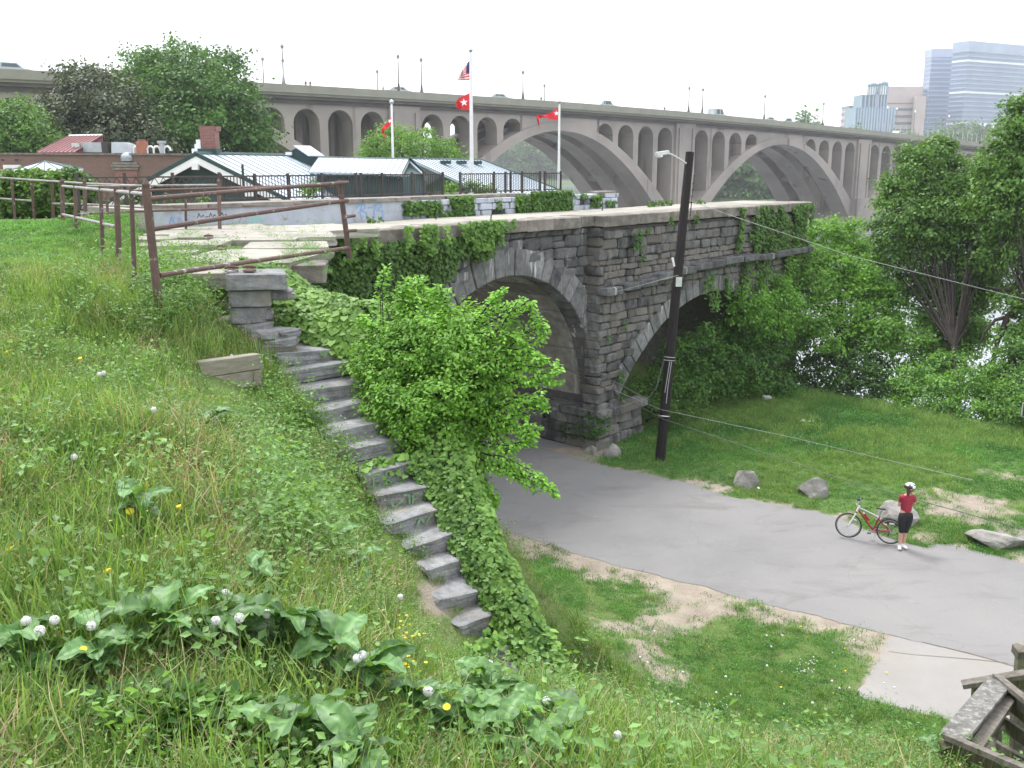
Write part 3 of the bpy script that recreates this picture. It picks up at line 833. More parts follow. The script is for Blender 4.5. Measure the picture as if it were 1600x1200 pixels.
# coping and pale deck on top
def coprun(s0, s1, off, w, h, zt):
    s = s0; r = random.Random(77)
    while s < s1:
        l = r.uniform(1.1, 2.2)
        if s1 - s - l < 0.6: l = s1 - s
        inst('coping_stone', pool('copblk', 8, MAT['coping'], bev=0.07, jit=0.02, cuts=1, rough=0.035)[r.randrange(8)],
             wp(s + l / 2, off + w / 2 + r.uniform(-.03, .03), zt - h / 2 + r.uniform(-.012, .012)), (l * 1.015, w, h), WALLR, abut)
        s += l
coprun(-12.6, -0.9, 0.22, 0.95, 0.37, TOP)
coprun(-0.9, 15.25, -0.2, 0.95, 0.37, TOP + 0.01)
coprun(4.9, 15.25, 2.4, 0.7, 0.37, TOP - 0.02)
r = random.Random(5); s = -13.0
while s < 15.0:
    l = r.uniform(1.4, 2.6); l = min(l, 15.0 - s)
    o0 = 1.16 if s > -0.9 else 1.16
    inst('deck_slab', pool('deckblk', 6, MAT['deck_stone'], bev=0.02, jit=0.008, cuts=1, rough=0.012)[r.randrange(6)], wp(s + l / 2, (0.6 + 3.2) / 2, TOP - 0.18 + r.uniform(-.012, .004)), (l * 0.995, 2.6, 0.36), WALLR, abut)
    s += l

# iron stubs standing up from the deck
mb = MB()
for (x, y) in [(767, 344), (941, 329), (681, 343)]:
    p = atz(x, y, TOP); mb.tube([p, p + Vector((0.01, 0, 0.16))], 0.02, 6)
mb.build('iron_stub', MAT['darkiron'], abut)

# ------------------------------------------------------------------ white painted wall and ruined parapet on the far side of the deck
ww = empty('white_parapet_wall', tuple(wp(-8, 3.2, TOP)), 'low white painted wall with blue spray graffiti behind the deck, left of the ivy ruin', 'wall')
def local(o, p): return Vector(p) - o.location
def wbox(name, s0, s1, o0, o1, z0, z1, m, parent, seg=None):
    c = wp((s0 + s1) / 2, (o0 + o1) / 2, (z0 + z1) / 2) - parent.location
    mbx = MB().box(c, (s1 - s0, o1 - o0, z1 - z0), WALLR); return mbx.build(name, m, parent)
SW0, SW1 = -14.5, -6.25
wbox('painted_face', SW0, SW1, 3.25, 3.7, 7.6, 8.44, MAT['whitewash'], ww)
r = random.Random(12); s = SW0
while s < SW1:
    l = min(r.uniform(0.9, 1.6), SW1 - s)
    inst('cap_stone', pool('copblk', 8, MAT['coping'])[r.randrange(8)], wp(s + l / 2, 3.62, 8.5) - ww.location, (l, 0.9, 0.12), WALLR, ww); s += l
wbox('raised_walk', SW0, SW1, 3.7, 7.4, 7.3, 8.42, MAT['deck_stone'], ww)
def stroke(pts, wd, name, m, parent, off, s0, z0, sc):
    """flat painted line on the white wall: pts in letter space"""
    v, f = [], []
    P = [Vector((a, b, 0)) for a, b in pts]; Q = []
    for i in range(len(P) - 1):
        for k in range(5): Q.append(P[i].lerp(P[i + 1], k / 5))
    Q.append(P[-1])
    for i, p in enumerate(Q):
        d = (Q[min(i + 1, len(Q) - 1)] - Q[max(i - 1, 0)]).normalized(); q = Vector((-d.y, d.x, 0)) * wd
        for w in (q, -q):
            v.append(wp(s0 + (p.x + w.x) * sc, off, z0 + (p.y + w.y) * sc) - parent.location)
        if i: f.append((2 * i - 2, 2 * i - 1, 2 * i + 1, 2 * i))
    return v, f
def graffiti(name, strokes, m, parent, s0, z0, sc, wd, off=3.244):
    V, Fc = [], []
    for st in strokes:
        v, f = stroke(st, wd, name, m, parent, off, s0, z0, sc); k = len(V); V += v; Fc += [tuple(i + k for i in q) for q in f]
    return mesh_obj(name, V, Fc, m, parent)
Rl = [[(0.25, 0), (0.1, 0.5), (0.3, 0.95)], [(-0.2, 0.7), (0.1, 0.95), (0.45, 0.98), (0.55, 0.75), (0.2, 0.55), (0.6, 0.45), (0.7, 0.1), (0.72, 0)]]
tagR = Rl + [[(0.75, 0.72), (1.25, 0.74)], [(1.3, 0.1), (1.25, 0.5), (1.45, 0.85)], [(1.2, 0.8), (1.7, 1.0), (1.95, 0.82), (1.5, 0.55), (1.95, 0.5), (2.0, 0.1), (1.9, 0)]]
graffiti('blue_graffiti', tagR, MAT['blue_spray'], ww, -8.35, 7.95, 0.47, 0.05)
graffiti('green_graffiti', [[(0, 0), (0.5, 0.8), (0.4, 0.1), (1, 0.9), (0.9, 0.2), (1.4, 0.7), (1.6, 0.2), (2.2, 0.6)]], MAT['green_spray'], ww, -12.1, 8.0, 0.24, 0.06)
graffiti('dark_graffiti', [[(i * 0.5, 0.1), (i * 0.5 + .25, 0.6 - (i % 3) * .2), (i * .5 + .4, 0.2)] for i in range(9)], MAT['black_spray'], ww, -13.6, 8.2, 0.22, 0.05)
graffiti('blue_scrawl', [[(0, 0.2), (0.3, 0.9), (0.5, 0.1), (0.9, 0.8), (1.3, 0.1), (1.6, 0.7)]], MAT['blue_spray'], ww, -14.4, 7.98, 0.35, 0.06)

rw = empty('ruined_white_parapet', tuple(wp(-1, 3.2, TOP)), 'broken parapet of white painted rubble stones with ivy patches on the abutment top', 'stone wall')
wbox('rubble_core', -6.25, 4.9, 3.5, 3.9, 7.4, 8.3, MAT['mortar'], rw)
wbox('raised_walk', -6.25, 4.6, 3.9, 7.4, 7.3, 8.36, MAT['deck_stone'], rw)
bank = pool('whiteblk', 8, MAT['whitewash'], bev=0.08, jit=0.06)
r = random.Random(21)
z = 7.86
for row in range(3):
    h = (0.2, 0.22, 0.17)[row]; s = -6.2
    while s < 4.85:
        w = min(r.uniform(0.25, 0.75), 4.9 - s)
        if r.random() > 0.13: inst('stone', bank[r.randrange(8)], wp(s + w / 2, 3.46 + r.uniform(-.05, .04), z + h / 2) - rw.location, (max(w - 0.03, .1), 0.4, h - 0.015), WALLR, rw)
        s += w
    z += h
s = -6.2
while s < -1.2:
    l = r.uniform(0.9, 1.7); inst('cap_stone', pool('copblk', 8, None)[r.randrange(8)], wp(s + l / 2, 3.75, 8.5) - rw.location, (l, 0.8, 0.11), WALLR, rw); s += l
inst('slipped_cap_stone', POOL['copblk'][2], wp(0.6, 3.4, 8.28) - rw.location, (1.3, 0.5, 0.1), WALLR @ Euler((0, 0.17, 0)).to_matrix(), rw)
inst('cap_stone', POOL['copblk'][1], wp(4.3, 3.6, 8.46) - rw.location, (1.1, 0.6, 0.14), WALLR, rw)

# ------------------------------------------------------------------ wing wall, landing, stairs
wing = empty('stone_landing', tuple(at(400, 400, 15)), 'landing of pale worn stone slabs at the head of the stairs by the rusty railing', 'stone landing')
def wl_(p): return Vector(p) - wing.location
def slab(name, cx, cy, zt, lx, ly, h, rz, m, parent, seed, jit=0.02, cuts=2, bev=0.05, rough=0.03, tilt=(0, 0)):
    me = block_mesh(name, seed, MAT[m], bev=bev, jit=jit, cuts=cuts, rough=rough)
    return inst(name, me, Vector((cx, cy, zt - h / 2)) - parent.location, (lx, ly, h), Euler((tilt[0], tilt[1], rz)).to_matrix(), parent)
mbw = MB().prism([(-4.9, 24.2), (-3.35, 15.6), (-3.3, 14.2), (-6.2, 14.6), (-6.8, 24.2)], 0.0, 7.72)
mbw.v = [wl_(v) for v in mbw.v]; mbw.build('wing_wall_core', MAT['mortar'], wing)
# slabs laid out on the landing: centre pixel -> place, size
sl = [(395, 398, 2.0, 2.6, 0.12, -0.1), (462, 411, 0.95, 0.8, 0.2, 0.15), (288, 417, 1.0, 0.5, 0.14, 0.2), (345, 423, 1.05, 0.5, 0.14, 0.2), (272, 404, 0.95, 0.6, 0.13, 0.1), (262, 393, 0.9, 0.7, 0.13, 0.1),
      (250, 381, 1.0, 0.9, 0.12, 0.05), (300, 378, 1.3, 1.1, 0.12, 0.05), (330, 366, 1.8, 1.6, 0.1, 0.1), (400, 370, 1.8, 1.6, 0.1, 0.1), (455, 366, 1.8, 1.8, 0.1, 0.3), (238, 371, 1.0, 1.0, 0.1, 0.05),
      (290, 362, 1.6, 1.6, 0.1, 0.2), (420, 357, 2.4, 2.2, 0.1, 0.5), (500, 355, 2.0, 2.4, 0.1, 0.66), (340, 353, 2.2, 1.8, 0.1, 0.3), (450, 382, 1.5, 1.5, 0.12, 0.2)]
for k, (x, y, lx, ly, h, rz) in enumerate(sl):
    zz = 8.04 + (k % 3) * 0.008 if k != 1 else 7.97; p = atz(x, y, zz); slab('slab', p.x, p.y, zz, lx, ly, h + 0.1, rz, 'deck_stone' if k != 1 else 'coping', wing, 300 + k, bev=0.04, jit=0.035, rough=0.03)
# stacked blocks that end the landing
bp = at(392, 430, 13.1)
stack = empty('stacked_stone_block', (bp.x, bp.y, 7.0), 'squared grey stone blocks stacked three high above the stairs', 'stone block')
slab('block', bp.x, bp.y + 0.25, bp.z + 0.03, 0.78, 0.62, 0.24, 0.22, 'step', stack, 401, bev=0.06, jit=0.05, cuts=3, rough=0.03)
slab('block', bp.x - 0.1, bp.y + 0.3, bp.z - 0.21, 0.55, 0.55, 0.23, 0.2, 'step', stack, 402, bev=0.06, cuts=3)
slab('block', bp.x - 0.15, bp.y + 0.32, bp.z - 0.44, 0.5, 0.55, 0.23, 0.25, 'step', stack, 403, bev=0.06, cuts=3)
slab('block', bp.x + 0.22, bp.y + 0.55, bp.z - 0.25, 0.4, 0.4, 0.14, 0.1, 'step', stack, 404, bev=0.1)
# broken steps of rubble below the block
rub = empty('rubble_steps', tuple(at(420, 520, 13.2)), 'crumbling rubble and mortar where the top steps are missing', 'rubble')
r = random.Random(8)
for k, (x, y, lx, ly, h, zt) in enumerate([(372, 492, .5, .3, .2, 0), (400, 505, .4, .35, .16, 0), (425, 513, .45, .3, .16, 0), (405, 522, .35, .3, .14, 0), (440, 527, .4, .3, .12, 0), (410, 486, .3, .25, .12, 0),
                                 (428, 536, .55, .22, .16, 0), (408, 545, .2, .2, .3, 0), (412, 558, .22, .2, .2, 0), (402, 477, .3, .2, .1, 0), (438, 455, .32, .22, .1, 0), (450, 515, .3, .25, .12, 0), (385, 507, .3, .3, .12, 0)]):
    p = at(x, y, 13.5 - (y - 480) * 0.006); slab('rubble_stone', p.x, p.y, p.z, lx, ly, h, 0.5 + r.uniform(-.5, .5), 'step' if k % 3 else 'coping', rub, 420 + k, jit=0.12, bev=0.1, rough=0.06, tilt=(r.uniform(-.12, .12), r.uniform(-.12, .12)))
rm = MB()
p = at(415, 522, 13.7); q = at(380, 480, 14.0)
rm.v = []; 
mm = block_mesh('mortar_bed', 777, MAT['coping'], bev=0.1, jit=0.15, cuts=4, rough=0.12)
inst('mortar_bed', mm, Vector((p.x, p.y + .1, p.z - 0.35)) - rub.location, (1.3, 1.0, 0.55), Euler((0.25, 0.1, 0.5)).to_matrix(), rub)
inst('mortar_bed', mm, Vector((q.x + .1, q.y + .1, q.z - 0.3)) - rub.location, (0.9, 0.8, 0.5), Euler((0.2, 0.15, 0.9)).to_matrix(), rub)

stairs = empty('stone_staircase', tuple(S1), 'flight of worn grey stone steps running down through the ivy', 'stairs')
SR = Matrix((ES, -DS, Vector((0, 0, 1)))).transposed()
r = random.Random(2)
STEPW = [1.3, 1.3, 1.45, 1.25, 1.3, 1.4, 0.72, 1.2, 1.1, 1.0, 0.9, 0.82, 0.75, 0.7, 0.65]
for i in range(NSTEP):
    c0 = S1 + DS * RUN * i - Vector((0, 0, RISE * i)) + ES * r.uniform(-0.10, 0.12) + DS * r.uniform(-.035, .035) + Vector((0, 0, r.uniform(-.02, .012)))
    w = STEPW[i] * 1.02; h = (0.19, .18, .21, .19, .22, .18, .25, .23, .21, .2, .2, .2, .2, .22, .22)[i]; dep = 0.46
    c = c0 + ES * (w / 2) - DS * (dep / 2) - Vector((0, 0, h / 2))
    me = block_mesh('step', 500 + i, MAT['step'], bev=0.045, jit=0.04, cuts=5, rough=0.045)
    st = inst('step', me, c - stairs.location, (w, dep, h), SR @ Euler((r.gauss(0, .03), r.gauss(0, .04), r.gauss(0, .06))).to_matrix(), stairs)
    # packing stones beneath each tread
    me2 = block_mesh('packing_stone', 540 + i, MAT['stone_dark'], bev=0.1, jit=0.06)
    for j in range(3):
        inst('packing_stone', me2, c0 + ES * (w * (j + .5) / 3) - DS * 0.22 - Vector((0, 0, h + 0.05)) - stairs.location, (w / 3 - .03, 0.36, 0.13), SR, stairs)
    if i in (6, 7, 8):
        seqs = {6: [[(0, .1), (0, .8), (.5, .8)], [(0, .45), (.4, .45)], [(0, .1), (.5, .1)], [(.9, 0), (.9, .9), (1.3, .8), (1.2, .5), (.9, .45), (1.4, .0)], [(1.9, .9), (1.7, .2), (2.2, .1)]],
                7: [[(0, .8), (.1, .1), (.6, .6)], [(.5, .1), (1.0, .1), (1.0, .8), (.7, .9)], [(1.2, .1), (1.2, .8), (1.6, .8)], [(1.2, .45), (1.5, .45)], [(1.2, .1), (1.6, .1)], [(1.9, 0), (1.9, .9), (2.2, .8), (2.2, .5), (1.9, .45), (2.4, 0)], [(2.7, .9), (2.9, .5), (3.2, .9)], [(2.9, .5), (2.9, .1)]],
                8: [[(1.0, .1), (1.2, .8), (1.5, .2), (1.8, .8)], [(2.1, .7), (2.3, .1), (2.6, .8)]]}[i]
        V, Fc = [], []
        for sq in seqs:
            P = [Vector((a, b, 0)) for a, b in sq]
            for a in range(len(P) - 1):
                d = (P[a + 1] - P[a]).normalized(); q = Vector((-d.y, d.x, 0)) * 0.06; k = len(V)
                for pt, w_ in ((P[a], q), (P[a], -q), (P[a + 1], -q), (P[a + 1], q)):
                    z = -0.03 - (0.95 - (pt.y + w_.y)) * (h - 0.05)
                    V.append(c0 + ES * (0.14 + (pt.x + w_.x) * (0.25 if i != 6 else .2)) + DS * 0.022 + Vector((0, 0, z)) - stairs.location)
                Fc.append((k, k + 1, k + 2, k + 3))
        tag(mesh_obj('chalk_writing', V, Fc, MAT['chalk'], stairs), label='green chalk scrawl on the riser')

# timber boards retaining the slope beside the top step
tim = empty('timber_retaining_edge', tuple(at(362, 575, 12.6)), 'weathered timber boards holding back the slope beside the top step', 'timber edging')
a, b = at(308, 564, 11.7), at(405, 551, 12.3)
for k in range(2):
    d = (b - a); R = d.to_track_quat('X', 'Z').to_matrix(); mid = (a + b) / 2
    me = block_mesh('board', 600 + k, MAT['timber'], bev=0.04, jit=0.01, cuts=2, rough=0.01)
    inst('board', me, mid - Vector((0.02 * k, 0.02 * k, 0.10 + 0.2 * k)) - tim.location, (d.length, 0.14, 0.19), R, tim)

# old iron fixings
def cleat(x, y, Z, label):
    p = at(x, y, Z); e = empty('iron_cleat', tuple(p), label, 'iron cleat', 'rusty iron fixings in the landing stones')
    MB().lathe((0, 0, 0), [(0.09, 0), (0.09, 0.02), (0.05, 0.035), (0.03, 0.05)], 10).build('base', MAT['rust'], e)
    MB().tube([(-0.09, 0, 0.05), (-0.03, 0.0, 0.07), (0.04, 0.01, 0.065), (0.09, 0.02, 0.05)], 0.018, 6).build('bar', MAT['rust'], e)
cleat(362, 425, 13.2, 'rusty iron cleat, left one on the topmost stacked block')
cleat(390, 424, 13.2, 'rusty iron cleat, right one on the topmost stacked block')
cleat(347, 390, 17.0, 'rusty iron cleat on the big pale slab, nearer one')
cleat(326, 373, 19.6, 'rusty iron cleat on the big pale slab, farther one')

# ------------------------------------------------------------------ pipe railings
def finial(mb, p, r=0.045):
    mb.lathe(p, [(r * 0.7, -0.01), (r, 0.02), (r * 1.05, 0.04), (r * 0.6, 0.075), (0.008, 0.11)], 8)
def railing(label, posts, rails, group='rusty pipe railings'):
    """posts: (top, base, radius, finial?) ; rails: lists of points"""
    o = empty('pipe_railing', tuple(posts[0][1]), label, 'railing', group); L = o.location
    for t, b, r, f in posts:
        mb = MB().tube([b - L - Vector((0, 0, 0.15)), t - L], r, 9)
        if f: finial(mb, t - L)
        mb.build('post', MAT['rust'], o, smooth=False)
    for pts, r, mt in rails:
        MB().tube([p - L for p in pts], r, 8).build('rail', MAT[mt], o)
A_t, A_b = at(228, 293, 11.6), at(247, 462, 11.9)
B_t, B_b = at(97, 286, 19.5), at(98, 370, 19.5)
def lp(a, b, t): return a.lerp(b, t)
def between(a, b, x):      # parameter along a-b where the pixel column is x
    lo, hi = 0.0, 1.0
    def px(p):
        Z = p.y * CP - (p.z - EYE) * SP; return 800 + F * p.x / Z
    for _ in range(40):
        m = (lo + hi) / 2
        if (px(a.lerp(b, m)) - x) * (px(b) - px(a)) < 0: lo = m
        else: hi = m
    return (lo + hi) / 2
sidep = []
for x in (117, 157, 182, 205):
    t = between(B_t, A_t, x); sidep.append((lp(B_t, A_t, t) - Vector((0, 0, .02)), lp(B_b, at(232, 432, 11.8), t), 0.03 if x != 182 else 0.04, False))
railing('rusty pipe railing running down the lawn edge towards the leaning corner post', [(B_t, B_b, 0.042, True)] + sidep,
        [([B_t - Vector((0, 0, .06)), A_t - Vector((0, 0, .08))], 0.026, 'greypipe'), ([at(98, 335, 19.5), at(180, 354, 14.0)], 0.026, 'greypipe')])
R_t, R_b = at(530, 282, 16.6), at(546, 390, 16.9)
railing('collapsed rusty pipe railing leaning over the edge above the stairs', [(A_t, A_b, 0.05, True), (R_t, R_b, 0.045, False)],
        [([at(228, 311, 11.7), at(380, 298, 13.9), at(544, 285, 16.8)], 0.03, 'rust'), ([at(232, 359, 11.8), at(380, 336, 13.9), at(543, 313, 16.8)], 0.032, 'rust'),
         ([at(249, 430, 11.9), at(390, 409, 14.0), at(546, 387, 16.9)], 0.032, 'rust'), ([at(537, 339, 16.7), at(554, 337, 17.0)], 0.028, 'rust'), ([at(541, 361, 16.7), at(556, 360, 17.0)], 0.028, 'rust')])
railing('rusty pipe railing across the landing with a finial on its end post', [(at(132, 286, 22.5), at(134, 366, 22.5), 0.045, True), (at(231, 289, 22.8), at(233, 362, 22.8), 0.04, False), (at(342, 286, 23.0), at(343, 357, 23.0), 0.045, True),
        (at(290, 292, 23), at(290, 352, 23.2), 0.03, False), (at(167, 296, 22.6), at(168, 356, 22.8), 0.03, False)],
        [([at(134, 291, 22.5), at(341, 289, 23.0)], 0.024, 'greypipe'), ([at(120, 335, 22.5), at(223, 330, 22.8), at(341, 326, 23.0)], 0.026, 'rust')])
railing('long rusty top rail behind the leaning one with thin posts', [(at(183, 300, 19.5), at(184, 366, 19.5), 0.035, False), (at(259, 302, 25), at(259, 346, 25.5), 0.03, False), (at(299, 300, 25), at(299, 346, 25.5), 0.03, False), (at(222, 299, 25), at(221, 347, 25.5), 0.03, False)],
        [([at(183, 299, 19.5), at(360, 294, 19.0), at(527, 289, 17.2)], 0.028, 'rust'), ([at(222, 323, 25), at(300, 325, 25)], 0.025, 'greypipe')])
railing('faded pipe railing on the far left along the path', [(at(-30, 278, 30), at(-30, 335, 30), .04, False), (at(18, 281, 29), at(23, 337, 29.3), 0.04, False), (at(49, 282, 28.5), at(53, 338, 29), 0.04, False), (at(81, 284, 28), at(83, 337, 28.5), 0.045, False)],
        [([at(-40, 275, 30), at(45, 281, 28.8), at(94, 284, 27), at(135, 287, 25), at(230, 291, 23.5)], 0.03, 'greypipe'), ([at(-40, 307, 30), at(23, 312, 29.2), at(51, 314, 28.8)], 0.028, 'greypipe'), ([at(83, 318, 28.2), at(150, 320, 26), at(222, 324, 24)], 0.028, 'greypipe')])

# ------------------------------------------------------------------ dark metal fence on the far edge of the walk
fb = empty('dark_metal_fence', tuple(at(560, 308, 41)), 'dark metal fence of close upright bars in front of the green boathouse roofs', 'fence')
def fpt(x, y):
    # on the fence line: parallel to the wall, offset 7.2 from its face
    u, v = (x - 800) / F, (y - 600) / F
    r = Vector((u, CP - v * SP, -SP - v * CP)); c = CW + N1 * 7.2
    t = (c.x * N1.x + c.y * N1.y) / (r.x * N1.x + r.y * N1.y)
    p = r * t; return Vector((p.x, p.y, EYE + p.z))
segs = [(345, 555, 8, 22), (563, 692, 272, 307), (719, 845, 274, 302), (850, 876, 275, 302)]
def ytop(x): return 272 + (x - 345) * 0.006
zt, zb = fpt(620, 272).z, fpt(620, 306).z
def sx(x): 
    p = fpt(x, 285); return (p - CW).dot(E1)
LF = fb.location
def fenceseg(x0, x1, xs_posts, pick=True):
    a, b = sx(x0), sx(x1)
    for z in (zt - 0.02, zb + 0.06):
        MB().box(wp((a + b) / 2, 7.2, z) - LF, (b - a, 0.05, 0.045), WALLR).build('rail', MAT['darkiron'], fb)
    for x in xs_posts:
        MB().box(wp(sx(x), 7.2, (zt + zb) / 2) - LF, (0.07, 0.07, zt - zb + 0.12), WALLR).build('post', MAT['darkiron'], fb)
    if pick:
        me = None; s = a + 0.11
        while s < b - 0.05:
            if me is None: o = MB().box((0, 0, 0), (0.024, 0.024, zt - zb - 0.06)).build('picket', MAT['darkiron'], fb); me = o.data
            else: o = bpy.data.objects.new('picket', me); link(o, fb)
            o.location = wp(s, 7.2, (zt + zb) / 2) - LF; s += 0.115 
fenceseg(345, 556, [345, 398, 450, 503, 556])
fenceseg(564, 692, [564, 597, 644, 662, 692])
fenceseg(719, 844, [719, 772, 790, 798, 816, 844])
fenceseg(851, 876, [851, 876])
lat = empty('lattice_fence', tuple(at(240, 310, 40)), 'dark wire lattice fence with crossed bars left of the upright bars', 'fence')
LL = lat.location
a, b = sx(120), sx(343)
for z in (zt - 0.02, zb - 0.1): MB().box(wp((a + b) / 2, 7.2, z) - LL, (b - a, 0.05, 0.045), WALLR).build('rail', MAT['darkiron'], lat)
s = a; k = 0
while s < b - 0.4:
    for dx in (1, -1):
        p0 = wp(s + (0 if dx > 0 else 0.55), 7.2 + 0.01 * dx, zt - 0.03) - LL; p1 = wp(s + (0.55 if dx > 0 else 0), 7.2 + 0.01 * dx, zb - 0.1) - LL
        MB().tube([p0, p1], 0.012, 4).build('lattice_bar', MAT['darkiron'], lat)
    s += 0.28
for x in (120, 195, 270, 343): MB().box(wp(sx(x), 7.2, (zt + zb) / 2) - LL, (0.07, 0.07, zt - zb + 0.2), WALLR).build('post', MAT['darkiron'], lat)

# ------------------------------------------------------------------ the big concrete arch bridge
DB = Vector((0.757, 0.654, 0)).normalized(); NB = Vector((-0.654, 0.757, 0)).normalized(); P0 = Vector((-17.5, 164, 0)); SPAN = 70.0
tt = [-3, -1.5, -1, -0.5, 0, 0.5, 1, 1.5, 2, 2.5, 3, 3.5, 4, 5, 7]
aa = [10.3, 10.9, 11.25, 11.45, 11.4, 11.15, 10.55, 9.6, 8.5, 7.35, 6.1, 4.9, 3.7, 1.2, -3]
def dz(t): return EYE + float(np.interp(t, tt, aa))
def bp_(u, off, z): return P0 + DB * u + NB * off + Vector((0, 0, z))
BR = Matrix((DB, NB, Vector((0, 0, 1)))).transposed()
big = empty('concrete_arch_bridge', (0, 0, 0), 'long tan concrete bridge with great open spandrel arches crossing the river behind everything', 'bridge')
T0, T1, W = -1.75, 5.0, 19.0
# parapet, cornice and deck as swept strips following the profile
def bridge_strip(name, o0, o1, h0, h1, m, step=0.1):
    v, f = [], []; k = 0; t = T0
    while t <= T1 + 1e-6:
        z = dz(t)
        v += [bp_(t * SPAN, o0, z + h0), bp_(t * SPAN, o1, z + h0), bp_(t * SPAN, o1, z + h1), bp_(t * SPAN, o0, z + h1)]
        if k:
            a = (k - 1) * 4; b = k * 4
            f += [(a, a + 1, b + 1, b), (a + 1, a + 2, b + 2, b + 1), (a + 2, a + 3, b + 3, b + 2), (a + 3, a, b, b + 3)]
        k += 1; t += step
    f += [(0, 3, 2, 1), tuple((k - 1) * 4 + j for j in range(4))]
    return mesh_obj(name, v, f, m, big)
bridge_strip('parapet', -1.9, -1.55, -1.15, 0.0, MAT['parapet'])
bridge_strip('parapet', W + 1.2, W + 1.5, -1.15, 0.0, MAT['parapet'])
bridge_strip('road_deck', -1.54, W + 1.19, -1.5, -0.56, MAT['parapet'])
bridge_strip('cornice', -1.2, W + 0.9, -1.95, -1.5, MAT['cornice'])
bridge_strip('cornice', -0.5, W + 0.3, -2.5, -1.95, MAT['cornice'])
# pilaster brackets under the cornice
for sp in range(-2, 5):
    t0 = sp; tm = sp + 0.5
    u0 = sp * SPAN; zc = dz(tm) - 5.0; rise = zc + 5.3; hs_ = 31.9
    def intr(u): return zc - rise * ((u - 35) / hs_) ** 2
    def extr(u):
        v = abs(u - 35) / hs_; return intr(u) + 1.5 + 2.4 * v * v + 1.2 * v ** 4
    # arch ribs: front, middle, back
    for ri, (o0, o1) in enumerate(((-0.25, 4.2), (7.2, 11.6), (14.6, 19.2))):
        us = [35 - hs_ + 2 * hs_ * i / 48 for i in range(49)]
        v, f = [], []
        for i, u in enumerate(us):
            for o, z in ((o0, intr(u)), (o1, intr(u)), (o1, extr(u)), (o0, extr(u))): v.append(bp_(u0 + u, o, z))
            if i:
                a, b = (i - 1) * 4, i * 4; f += [(a, a + 1, b + 1, b), (a + 1, a + 2, b + 2, b + 1), (a + 2, a + 3, b + 3, b + 2), (a + 3, a, b, b + 3)]
        mesh_obj('arch_rib', v, f, MAT['concrete'], big)
    for ci in (0.18, 0.32, 0.68, 0.82):          # struts that tie the ribs together
        u = 70 * ci; MB().box(bp_(u0 + u, 9.5, (intr(u) + extr(u)) / 2), (1.0, 14, 1.2), BR).build('cross_strut', MAT['concrete'], big)
    # spandrel wall: bands with rounded openings, columns between
    hw, nseg = 2.2, 10
    under = lambda u: dz(sp + u / SPAN) - 2.3
    for (o0, o1) in ((0, 3.2), (15.8, 19.0)):
        for side in (0, 1):
            ks = [1, 2, 3, 4] if side == 0 else [8, 9, 10, 11]
            ua, ub = (2.6, 25.0) if side == 0 else (45.0, 67.4)
            zsp = lambda u: under(u) - 3.1        # springing of the little arches
            low = []; u = ua
            low.append((ua, zsp(ua)))
            for k in ks:
                uc = k * SPAN / 12
                for i in range(nseg + 1):
                    a = math.pi - math.pi * i / nseg
                    low.append((uc + hw * math.cos(a), zsp(uc) + hw * math.sin(a)))
            low.append((ub, zsp(ub)))
            upp = [(q[0], under(q[0])) for q in low]
            v, f = [], []
            for (a, b) in zip(low, upp):
                v += [bp_(u0 + a[0], o0, a[1]), bp_(u0 + b[0], o0, b[1]), bp_(u0 + b[0], o1, b[1]), bp_(u0 + a[0], o1, a[1])]
            for i in range(1, len(low)):
                a, b = (i - 1) * 4, i * 4; f += [(a, a + 1, b + 1, b), (a + 2, a + 3, b + 3, b + 2), (a + 3, a, b, b + 3)]
            f += [(0, 3, 2, 1), tuple((len(low) - 1) * 4 + j for j in range(4))]
            mesh_obj('spandrel_wall', v, f, MAT['concrete'], big)
            edges = [ua] + [x for k in ks for x in (k * SPAN / 12 - hw, k * SPAN / 12 + hw)] + [ub]
            for i in range(0, len(edges), 2):
                x0, x1 = edges[i], edges[i + 1]
                zl = min(extr(x0), extr(x1)) - 0.6; zh = zsp((x0 + x1) / 2)
                if zl < zh:
                    MB().sweep([bp_(u0 + x0, o0, zl), bp_(u0 + x1, o0, zl), bp_(u0 + x1, o0, zsp(x1)), bp_(u0 + x0, o0, zsp(x0))], NB * (o1 - o0)).build('spandrel_column', MAT['concrete'], big)
                if o0 == 0 and 1 < i < len(edges) - 2 and zl < zh:       # inner column line
                    MB().sweep([bp_(u0 + x0 + .2, 7.8, zl), bp_(u0 + x1 - .2, 7.8, zl), bp_(u0 + x1 - .2, 7.8, under(x1)), bp_(u0 + x0 + .2, 7.8, under(x0))], NB * 3.2).build('inner_column', MAT['concrete'], big)
        # wall over the crown
        n = 12; v, f = [], []
        for i in range(n + 1):
            u = 25 + 20 * i / n; zl = intr(u) + 1.0
            for o, z in ((o0, zl), (o0, under(u)), (o1, under(u)), (o1, zl)): v.append(bp_(u0 + u, o, z))
            if i: a, b = (i - 1) * 4, i * 4; f += [(a, a + 1, b + 1, b), (a + 2, a + 3, b + 3, b + 2), (a + 3, a, b, b + 3)]
        f += [(0, 3, 2, 1), tuple(n * 4 + j for j in range(4))]
        mesh_obj('spandrel_wall', v, f, MAT['concrete'], big)
    # pier
    zt_ = dz(sp) - 2.2
    MB().box(bp_(u0, 9.5, (zt_ - 7.5) / 2), (6.0, 20.2, zt_ + 7.5), BR).build('pier', MAT['concrete'], big)
    MB().box(bp_(u0, 9.5, -3.1), (8.4, 23, 8.8), BR).build('pier_footing', MAT['concrete'], big)
    for e in (-2.1, 2.1):
        MB().box(bp_(u0 + e, -0.75, (zt_ - 1) / 2 + 0), (0.5, 0.4, zt_ - 1), BR).build('pilaster', MAT['concrete'], big)
